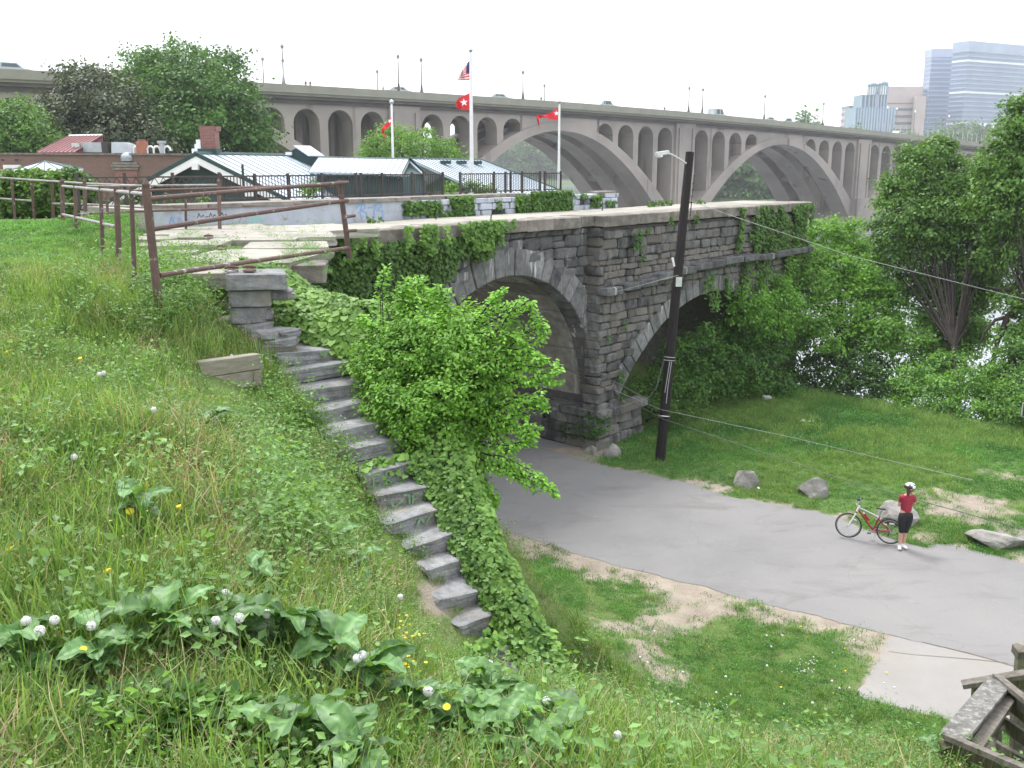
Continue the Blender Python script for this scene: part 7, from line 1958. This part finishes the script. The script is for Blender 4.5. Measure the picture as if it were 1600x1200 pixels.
for k in range(6): mb.tube([on(.8 + k * .02) + Vector((.16, -.05, 0)), on(.8 + k * .02) + Vector((.23, -.06, .02))], .014, 4)
mb.tube([on(.75) + Vector((.2, -.05, 0)), on(.93) + Vector((.2, -.05, 0))], .018, 5); mb.build('cable_bracket', MAT['darkiron'], pole)
def wire(label, pts, r=.016, m='cable', sag=0.0):
    Q = [at(*p) for p in pts]; R_ = []
    for i in range(len(Q) - 1):
        for k in range(8):
            t = k / 8; p = Q[i].lerp(Q[i + 1], t); p.z -= sag * 4 * t * (1 - t); R_.append(p)
    R_.append(Q[-1]); o = Q[0].copy(); w = MB().tube([p - o for p in R_], r, 5).build('overhead_wire', MAT[m], None); w.location = o; tag(w, label, 'wire', 'wires strung on the utility pole')
wire('grey wire from the pole top to the right over the riverside trees', [(1075, 312, 31.6), (1140, 336, 31.8), (1330, 400, 32.5), (1610, 470, 34)], .009, 'greycable')
wire('dark wire running from the arch past the pole and across the cyclist', [(868, 567, 34.5), (1037, 655, 31.6), (1320, 750, 27), (1640, 838, 23)], .011, 'cable')
wire('thin wire from the arch to the pole and out over the lawn', [(880, 577, 34.5), (1033, 640, 31.6), (1240, 684, 30), (1400, 722, 29), (1520, 750, 28)], .006, 'greycable')
wire('thin wire sloping down from the pole to the arch ring', [(1060, 430, 31.5), (940, 462, 32.6), (830, 492, 33.5)], .007, 'greycable')

# ------------------------------------------------------------------ litter and sign
p = atz(1198, 625, .1); o = MB().box((0, 0, .08), (.34, .2, .16), Euler((.2, .1, .3)).to_matrix()).build('litter_box', MAT['litter'], None); o.location = p; tag(o, 'small white carton lying on the far lawn', 'litter')
p = atz(1260, 660, .08); o = mesh_obj('litter_bag', [(-.3, 0, .03), (-.1, .12, .1), (.12, .05, .05), (.32, .1, .08), (.25, -.08, .02), (-.05, -.1, .06)], [(0, 1, 5), (1, 2, 5), (2, 4, 5), (2, 3, 4)], MAT['litter']); o.location = p; tag(o, 'crumpled pale plastic bag on the middle of the lawn', 'litter')
for (x, y, w, lab) in [(1262, 694, .12, 'scrap of white paper left on the lawn'), (1185, 764, .07, 'white scrap at the foot of the squarish boulder')]:
    p = atz(x, y, .06); o = MB().box((0, 0, .03), (w, .08, .02), Euler((.4, .2, .5)).to_matrix()).build('paper_scrap', MAT['litter'], None); o.location = p; tag(o, lab, 'litter')
sg = empty('small_sign', tuple(atz(1600, 690, 0)), 'small dark sign with a pale rim at the right edge of the lawn', 'sign')
q = at(1606, 640, 34.5) - sg.location; MB().box(q, (.42, .05, .5)).build('panel', MAT['lampgrey'], sg); MB().box(q + Vector((0, -.04, 0)), (.36, .03, .44)).build('face', MAT['darkiron'], sg); MB().tube([(q.x, q.y + .05, 0), (q.x, q.y + .05, q.z)], .03, 6).build('post', MAT['darkiron'], sg)

# ------------------------------------------------------------------ weathered wooden stair rail, lower right
wr = empty('wooden_stair_railing', tuple(at(1480, 1190, 8)), 'weathered grey wooden railing of a stair at the bottom right corner', 'wooden railing')
LW = wr.location
def plank(name, a, b, w, t, m, up=(0, 0, 1)):
    a, b = Vector(a), Vector(b); d = (b - a).normalized(); u = Vector(up); u = (u - d * u.dot(d)).normalized(); s = d.cross(u)
    R = Matrix((d, s, u)).transposed(); me = block_mesh(name, random.randrange(999), MAT[m], bev=.03, jit=.006)
    return inst(name, me, (a + b) / 2 - LW, ((b - a).length, w, t), R, wr)
p1, p2, p3 = at(1489, 1140, 8.0), at(1566, 1062, 9.0), at(1690, 1290, 7.4)
c1 = at(1487, 1148, 8.0)
Lp = p1; Rp = p2
plank('cap_board', at(1489, 1153, 7.9), at(1562, 1066, 8.9), .20, .04, 'lichenwood')
plank('cap_board', at(1478, 1150, 7.9), at(1680, 1235, 6.6), .07, .045, 'oldwood')
plank('cap_board', at(1556, 1056, 9.0), at(1690, 1165, 7.7), .07, .045, 'oldwood')
plank('corner_post', at(1482, 1160, 7.95), at(1474, 1330, 8.9), .11, .13, 'greenwood', up=(1, 0, 0))
plank('corner_post', at(1555, 1080, 9.0), at(1553, 1200, 9.6), .10, .10, 'oldwood', up=(1, 0, 0))
plank('side_rail', at(1495, 1165, 7.9), at(1680, 1245, 6.7), .035, .14, 'greenwood')
plank('side_rail', at(1490, 1200, 8.0), at(1680, 1290, 6.8), .035, .12, 'greenwood')
plank('inner_rail', at(1500, 1175, 8.0), at(1563, 1092, 8.95), .04, .13, 'oldwood')
plank('inner_rail', at(1512, 1190, 8.05), at(1566, 1122, 8.95), .04, .11, 'oldwood')
plank('slope_board', at(1522, 1172, 7.9), at(1580, 1088, 8.8), .1, .04, 'oldwood')
plank('rail', at(1562, 1072, 9.0), at(1690, 1175, 7.8), .035, .13, 'oldwood')
plank('rail', at(1575, 1098, 9.0), at(1690, 1190, 7.9), .035, .11, 'greenwood')
plank('rail', at(1556, 1122, 9.1), at(1690, 1215, 8.0), .035, .13, 'oldwood')
plank('stringer', at(1540, 1165, 9.2), at(1690, 1250, 8.2), .05, .2, 'oldwood')
plank('slanting_board', at(1548, 1145, 8.8), at(1545, 1175, 8.7), .1, .03, 'oldwood')
for x, y0, y1 in ((1590, 1110, 1190),): plank('post', at(x, y0, 9.2), at(x - 2, y1, 9.5), .1, .1, 'oldwood', up=(1, 0, 0))
w2 = empty('lower_stair_railing', tuple(at(1590, 1080, 10.5)), 'lower wooden stair railing with a red capped post behind the grey one', 'wooden railing')
LW = w2.location; wr = w2
plank('handrail', at(1503, 1070, 10.2), at(1680, 1040, 9.8), .12, .05, 'oldwood')
plank('rail', at(1520, 1077, 10.3), at(1680, 1052, 9.9), .04, .15, 'greenwood')
plank('post', at(1528, 1074, 10.4), at(1526, 1120, 10.8), .1, .1, 'greenwood', up=(1, 0, 0))
plank('post', at(1597, 1008, 11.0), at(1590, 1090, 11.6), .1, .1, 'timber', up=(1, 0, 0))
plank('post_collar', at(1597, 1012, 10.96), at(1595, 1024, 11.0), .15, .15, 'oldwood', up=(1, 0, 0))
plank('rail', at(1560, 1110, 10.5), at(1690, 1085, 10.2), .04, .13, 'oldwood')

# ------------------------------------------------------------------ the cyclist and the bicycle
def skin(name, joints, edges, m, parent, sub=2, root=0):
    me = bpy.data.meshes.new(name); me.from_pydata([j[0] for j in joints], edges, []); me.materials.append(m if not isinstance(m, str) else MAT[m])
    o = bpy.data.objects.new(name, me); link(o, parent); md = o.modifiers.new('skin', 'SKIN'); md.use_smooth_shade = True
    sv = me.skin_vertices[0].data
    for i, j in enumerate(joints):
        r = j[1]; sv[i].radius = r if isinstance(r, tuple) else (r, r); sv[i].use_root = (i == root)
    s = o.modifiers.new('sub', 'SUBSURF'); s.levels = sub; s.render_levels = sub
    return o
fp = atz(1408, 857, .03)
per = empty('person', tuple(fp), 'person in red jersey, black leggings and white helmet standing beside the bicycle, hands at face', 'person')
# local: x right, y away, z up; torso turned to look right and away
HIP = (0.04, 0, .90)
J = [((.04, .0, .93), (.13, .10)), ((.04, .01, 1.08), (.125, .095)), ((.045, .01, 1.24), (.15, .10)), ((.05, .01, 1.36), (.14, .09)), ((.055, .01, 1.43), (.055, .055)), ((.065, .015, 1.50), (.055, .055)), ((.08, .02, 1.585), (.085, .1)), ((.085, .02, 1.66), (.07, .08)),
     # legs: left (8-11) right (12-15)
     ((-.045, .0, .84), (.095, .1)), ((-.02, .02, .50), (.062, .065)), ((-.03, .02, .30), (.055, .055)), ((-.045, .0, .09), (.034, .036)),
     ((.13, .0, .84), (.095, .1)), ((.10, .03, .50), (.06, .062)), ((.085, .06, .30), (.05, .052)), ((.075, .06, .09), (.034, .036)),
     # arms: left (16..) folded across, right (19..) hand at the face
     ((-.10, .0, 1.36), (.06, .06)), ((-.12, .06, 1.12), (.045, .045)), ((.04, .2, 1.22), (.035, .035)), ((.13, .20, 1.40), (.028, .028)),
     ((.20, .02, 1.35), (.06, .06)), ((.27, .08, 1.13), (.045, .045)), ((.235, .13, 1.30), (.036, .036)), ((.185, .13, 1.46), (.026, .026))]
E_ = [(0, 1), (1, 2), (2, 3), (3, 4), (4, 5), (5, 6), (6, 7), (0, 8), (8, 9), (9, 10), (10, 11), (0, 12), (12, 13), (13, 14), (14, 15), (3, 16), (16, 17), (17, 18), (18, 19), (3, 20), (20, 21), (21, 22), (22, 23)]
skin('body', J, E_, 'skin', per)
g_ = .018
def fat(j, a): r = j[1]; return (j[0], (r[0] + a, r[1] + a))
jer = [fat(J[0], .012), fat(J[1], .022), fat(J[2], .02), fat(J[3], .02), ((.055, .01, 1.425), (.075, .07)), fat(J[16], .02), ((-.115, .04, 1.22), (.062, .062)), fat(J[20], .02), ((.245, .06, 1.22), (.062, .062))]
skin('jersey', jer, [(0, 1), (1, 2), (2, 3), (3, 4), (3, 5), (5, 6), (3, 7), (7, 8)], 'redshirt', per)
leg = [((.04, .0, 1.04), (.155, .125)), ((.04, 0, .90), (.205, .17)), ((-.035, 0, .80), (.125, .13)), ((-.03, .012, .65), (.105, .105)), fat(J[9], .014), ((-.028, .02, .38), (.066, .066)), ((.115, 0, .80), (.125, .13)), ((.112, .02, .65), (.105, .105)), fat(J[13], .014), ((.09, .05, .38), (.064, .064))]
skin('leggings', leg, [(0, 1), (1, 2), (2, 3), (3, 4), (4, 5), (1, 6), (6, 7), (7, 8), (8, 9)], 'blackcloth', per, root=1)
for (x, y, a) in ((-.045, 0, 2.6), (.075, .06, 2.1)):
    d = Vector((math.sin(a), math.cos(a), 0)) * -1
    d = Vector((-.35 if x < 0 else .25, -.93, 0)).normalized() * (1 if x < 0 else 1)
    sh = skin('shoe', [((x - d.x * .05, y - d.y * .05, .05), (.045, .045)), ((x + d.x * .06, y + d.y * .06, .042), (.046, .04)), ((x + d.x * .15, y + d.y * .15, .032), (.04, .028))], [(0, 1), (1, 2)], 'white', per)
    skin('sock', [((x, y, .09), (.042, .042)), ((x, y, .13), (.04, .04))], [(0, 1)], 'white', per, 1)
skin('hair', [((.055, -.03, 1.60), (.085, .085)), ((.04, -.05, 1.52), (.055, .05)), ((.03, -.06, 1.44), (.035, .03)), ((.025, -.06, 1.40), (.015, .015))], [(0, 1), (1, 2), (2, 3)], 'hair', per)
# fingers round the phone
for hx, hy, hz, s in ((.185, .13, 1.48, 1), (.14, .2, 1.43, -1)):
    for k in range(4):
        skin('finger', [((hx, hy, hz), (.014, .014)), ((hx - .015 * s + k * .004, hy + .012 * k - .02, hz + .04 + .004 * (2 - abs(k - 1.5))), (.009, .009)), ((hx - .035 * s, hy + .012 * k - .02, hz + .065), (.008, .008))], [(0, 1), (1, 2)], 'skin', per, 1)
    skin('thumb', [((hx, hy, hz), (.014, .014)), ((hx - .02 * s, hy - .03, hz + .02), (.01, .01)), ((hx - .03 * s, hy - .02, hz + .045), (.008, .008))], [(0, 1), (1, 2)], 'skin', per, 1)
# face
MB().lathe((.165, .055, 1.575), [(.016, 0), (.01, .012), (.003, .022)], 8, axis=(.85, .4, -.1)).build('nose', MAT['skin'], per)
for a in (-.03, .03): MB().lathe((.155 - a * .4, .05 + a, 1.605), [(.011, 0), (.006, .006)], 8, axis=(.85, .4, 0)).build('eye', MAT['darkiron'], per)
MB().box((.155, .055, 1.535), (.02, .045, .008)).build('mouth', MAT['redmetal'], per)
MB().lathe((.085, -.075, 1.58), [(.02, 0), (.024, .008), (.012, .014)], 8, axis=(0, -1, 0)).build('ear', MAT['skin'], per)
MB().box((.19, .12, 1.535), (.03, .07, .12), Euler((0, .2, .4)).to_matrix()).build('phone', MAT['darkiron'], per)
# helmet: shell with vents and dark rear
hm = MB(); hc = Vector((.085, .015, 1.625)); n_a, n_b = 18, 8
V, Fc, mi = [], [], []
for j in range(n_b + 1):
    ph = math.radians(-8 + 98 * j / n_b)
    for i in range(n_a):
        th = 2 * math.pi * i / n_a; x = math.cos(ph) * math.cos(th); y = math.cos(ph) * math.sin(th); z = math.sin(ph)
        V.append(hc + Vector((x * (.155 if x > 0 else .14), y * .115, z * .115 + .0)))
for j in range(n_b):
    for i in range(n_a):
        Fc.append((j * n_a + i, j * n_a + (i + 1) % n_a, (j + 1) * n_a + (i + 1) % n_a, (j + 1) * n_a + i)); mi.append(2 if (math.cos(2 * math.pi * (i + .5) / n_a) > .8 and j < 4) else (1 if (j < 3 and math.cos(2 * math.pi * i / n_a) < -.1) or (i % 3 == 0 and 2 < j < 6) else 0))
ho = mesh_obj('helmet', V, Fc, [MAT['white'], MAT['darkiron'], MAT['navy']], per, True)
for p, k in zip(ho.data.polygons, mi): p.material_index = k
so = ho.modifiers.new('thick', 'SOLIDIFY'); so.thickness = .012
MB().tube([(.10, -.07, 1.62), (.11, -.06, 1.55), (.12, -.02, 1.50)], .006, 5).build('helmet_strap', MAT['darkiron'], per)

# bicycle: local x from rear wheel to front wheel
rw_, fw = atz(1389, 850, .03), atz(1324, 840, .03)
bd = (fw - rw_); base = bd.length; ang = math.atan2(bd.y, bd.x)
bike = empty('bicycle', tuple((rw_ + fw) / 2), 'silver and red bicycle resting on its kickstand beside the cyclist', 'bicycle', rz=ang)
bike.rotation_euler = (math.radians(3), 0, ang)
h = base / 2; R_ = .335
def wheel(x, nm):
    e = bpy.data.objects.new('wheel', None); link(e, bike); e.location = (x, 0, R_); e.empty_display_size = .2
    MB().ring((0, 0, 0), (0, 1, 0), R_ - .018, .016, 40, 6).build('tyre', MAT['rubber'], e)
    MB().ring((0, 0, 0), (0, 1, 0), R_ - .05, .013, 40, 5).build('rim', MAT['steel'], e)
    s = MB()
    for k in range(28):
        a = 2 * math.pi * k / 28; o = .03 if k % 2 else -.03; s.tube([(.02 * math.cos(a + 1), o, .02 * math.sin(a + 1)), ((R_ - .055) * math.cos(a), 0, (R_ - .055) * math.sin(a))], .0022, 3)
    s.build('spokes', MAT['steel'], e, fix=False)
    MB().tube([(0, -.05, 0), (0, .05, 0)], .022, 10).build('hub', MAT['steel'], e)
    MB().box((-.15 if nm else .14, 0, .17), (.09, .02, .025), Euler((0, -.4, 0)).to_matrix()).build('reflector', MAT['white'], e)
    return e
wheel(h, 1); wheel(-h, 0)
def tb(name, pts, r, m, p=None): return MB().tube(pts, r, 10).build(name, MAT[m], p or bike)
bb_ = Vector((-.10, 0, .30)); st = Vector((-.22, 0, .66)); sd_ = Vector((-.27, 0, .86)); hb_ = Vector((h - .20, 0, .80)); ht = Vector((h - .23, 0, .90)); fa = Vector((h, 0, R_)); ra = Vector((-h, 0, R_))
tb('top_tube', [hb_ + Vector((0, 0, .05)), st + Vector((0, 0, .0))], .022, 'steel'); tb('down_tube', [hb_, bb_.lerp(hb_, .5), bb_], .024, 'redpaint'); tb('seat_tube', [bb_, st + Vector((-.01, 0, .03))], .02, 'redpaint')
tb('head_tube', [hb_ - Vector((-.02, 0, .06)), ht], .026, 'white')
for s in (-.05, .05):
    tb('chain_stay', [bb_ + Vector((0, s * .4, 0)), ra + Vector((0, s, 0))], .012, 'redpaint'); tb('seat_stay', [st + Vector((0, s * .3, -.05)), ra + Vector((0, s, 0))], .012, 'redpaint')
    tb('fork_leg', [hb_ + Vector((.03, s, -.1)), fa + Vector((0, s, 0))], .016, 'white')
tb('fork_crown', [hb_ + Vector((.03, -.05, -.1)), hb_ + Vector((.03, .05, -.1))], .02, 'darkiron')
tb('seat_post', [st, sd_], .014, 'steel')
skin('saddle', [(tuple(sd_ + Vector((-.1, 0, .03))), (.075, .03)), (tuple(sd_ + Vector((.02, 0, .035))), (.045, .025)), (tuple(sd_ + Vector((.15, 0, .03))), (.02, .018))], [(0, 1), (1, 2)], 'rubber', bike)
tb('handlebar', [ht + Vector((-.02, .30, .12)), ht + Vector((.02, .12, .12)), ht + Vector((.05, .05, .08)), ht + Vector((.05, -.05, .08)), ht + Vector((.02, -.12, .12)), ht + Vector((-.02, -.30, .12))], .014, 'steel')
tb('stem', [ht, ht + Vector((.05, 0, .08))], .018, 'white')
for s in (-1, 1):
    tb('grip', [ht + Vector((-.02, s * .22, .12)), ht + Vector((-.03, s * .32, .12))], .019, 'rubber'); tb('brake_lever', [ht + Vector((.05, s * .18, .1)), ht + Vector((.04, s * .28, .07))], .007, 'steel')
MB().box(tuple(ht + Vector((.03, -.05, .14))), (.07, .06, .05)).build('cycle_computer', MAT['navy'], bike)
tb('water_bottle', [bb_.lerp(hb_, .42) + Vector((-.05, 0, .04)), bb_.lerp(hb_, .72) + Vector((-.05, 0, .04))], .034, 'redpaint'); tb('bottle_cap', [bb_.lerp(hb_, .72) + Vector((-.05, 0, .04)), bb_.lerp(hb_, .78) + Vector((-.05, 0, .045))], .02, 'white')
MB().lathe(bb_ + Vector((0, -.05, 0)), [(.088, 0), (.088, .006)], 24, axis=(0, 1, 0)).build('chainring', MAT['steel'], bike)
tb('crank', [bb_ + Vector((0, -.07, 0)), bb_ + Vector((.1, -.07, -.13))], .01, 'steel'); MB().box(tuple(bb_ + Vector((.1, -.12, -.13))), (.09, .08, .02)).build('pedal', MAT['rubber'], bike)
tb('crank', [bb_ + Vector((0, .07, 0)), bb_ + Vector((-.1, .07, .13))], .01, 'steel'); MB().box(tuple(bb_ + Vector((-.1, .12, .13))), (.09, .08, .02)).build('pedal', MAT['rubber'], bike)
MB().lathe(ra + Vector((0, -.05, 0)), [(.05, 0), (.045, .012), (.03, .03)], 16, axis=(0, 1, 0)).build('sprocket', MAT['darkiron'], bike)
mb = MB(); 
for sgn in (1, -1): mb.tube([bb_ + Vector((0, -.052, .086 * sgn)), ra + Vector((0, -.05, .045 * sgn))], .004, 4)
mb.build('chain', MAT['darkiron'], bike); tb('derailleur', [ra + Vector((.01, -.06, -.05)), ra + Vector((.05, -.06, -.14))], .014, 'darkiron')
tb('kickstand', [bb_ + Vector((-.04, -.04, -.02)), bb_ + Vector((-.02, -.17, -.29))], .009, 'white')
MB().box(tuple(ra + Vector((-.02, -.1, .17))), (.12, .02, .04)).build('rear_reflector', MAT['white'], bike)

# ------------------------------------------------------------------ people on the far bridge
def walker(x, label, top, bottom, stride=.12, bikeon=False, off=-.6, tall=1.72, leanf=0):
    u = bu(x); s = tall / 1.72; e = empty('person', tuple(bp_(u, off, dz(u / SPAN) - 1.16)), label, 'person'); e.rotation_euler = (0, 0, math.atan2(DB.y, DB.x)); e.scale = (s,) * 3
    b = 0.45 if not bikeon else .8; e.location.z += b
    l = leanf
    Jp = [((0, 0, .92), .13), ((l * .5, 0, 1.15), .13), ((l, 0, 1.38), .14), ((l * 1.1, 0, 1.5), .05), ((l * 1.2, 0, 1.62), .1), ((-stride, .08, .5), .07), ((-stride * 1.4, .08, .06), .045), ((stride, -.08, .5), .07), ((stride * 1.3, -.08, .06), .045), ((l + .04, .19, 1.1), .045), ((l + .1 + l * .6, .2, .9 + l * .3), .035), ((l - .04, -.19, 1.1), .045), ((l + .05 + l * .6, -.2, .9 + l * .3), .035)]
    skin('body', Jp, [(0, 1), (1, 2), (2, 3), (3, 4), (0, 5), (5, 6), (0, 7), (7, 8), (2, 9), (9, 10), (2, 11), (11, 12)], 'skin', e, 1)
    skin('shirt', [(j[0], j[1] + .05) for j in (Jp[0], Jp[1], Jp[2], Jp[9], Jp[11])], [(0, 1), (1, 2), (2, 3), (2, 4)], top, e, 1)
    skin('trousers', [(j[0], j[1] + .05) for j in (Jp[0], Jp[5], Jp[6], Jp[7], Jp[8])], [(0, 1), (1, 2), (0, 3), (3, 4)], bottom, e, 1)
    if bikeon:
        bk = empty('bicycle', tuple(e.location), 'far bicycle ridden across the bridge beside the round tree', 'bicycle'); bk.rotation_euler = e.rotation_euler; bk.location.z -= b * .9
        for q in (-.5, .5): MB().ring((q, 0, .45), (0, 1, 0), .33, .03, 20, 5).build('wheel', MAT['rubber'], bk)
        MB().tube([(-.5, 0, .45), (-.1, 0, .9), (.4, 0, .95), (.5, 0, .45)], .03, 5).build('frame', MAT['darkiron'], bk)
walker(388, 'person bent over a bicycle on the bridge beside the round tree', 'white', 'blackcloth', .2, True, leanf=.35)
walker(481, 'left of the two dark dressed people walking on the bridge', 'blackcloth', 'blackcloth')
walker(486, 'right of the two people walking together on the bridge', 'navy', 'blackcloth', .15, off=-1.0)
walker(599, 'person in white walking alone on the bridge', 'lampgrey', 'white')
walker(841, 'person in dark clothes on the bridge between the flagpoles', 'greensiding', 'lampgrey')
walker(1031, 'small dark figure on the bridge left of the pole lamp', 'blackcloth', 'blackcloth')

# ------------------------------------------------------------------ air
hz = bpy.data.materials.new('thin_haze'); hz.use_nodes = True
nt = hz.node_tree; nt.nodes.clear(); ou = nt.nodes.new('ShaderNodeOutputMaterial'); pv = nt.nodes.new('ShaderNodeVolumePrincipled')
pv.inputs['Color'].default_value = (.93, .96, 1, 1); pv.inputs['Density'].default_value = 0.0003; pv.inputs['Anisotropy'].default_value = 0.2
nt.links.new(pv.outputs[0], ou.inputs['Volume'])
hb2 = MB().box((0, 650, 66), (2000, 1500, 152)).build('haze', hz, None); tag(hb2, kind='stuff'); hb2['label'] = 'thin pale summer haze over the river'
hb2.display_type = 'WIRE'
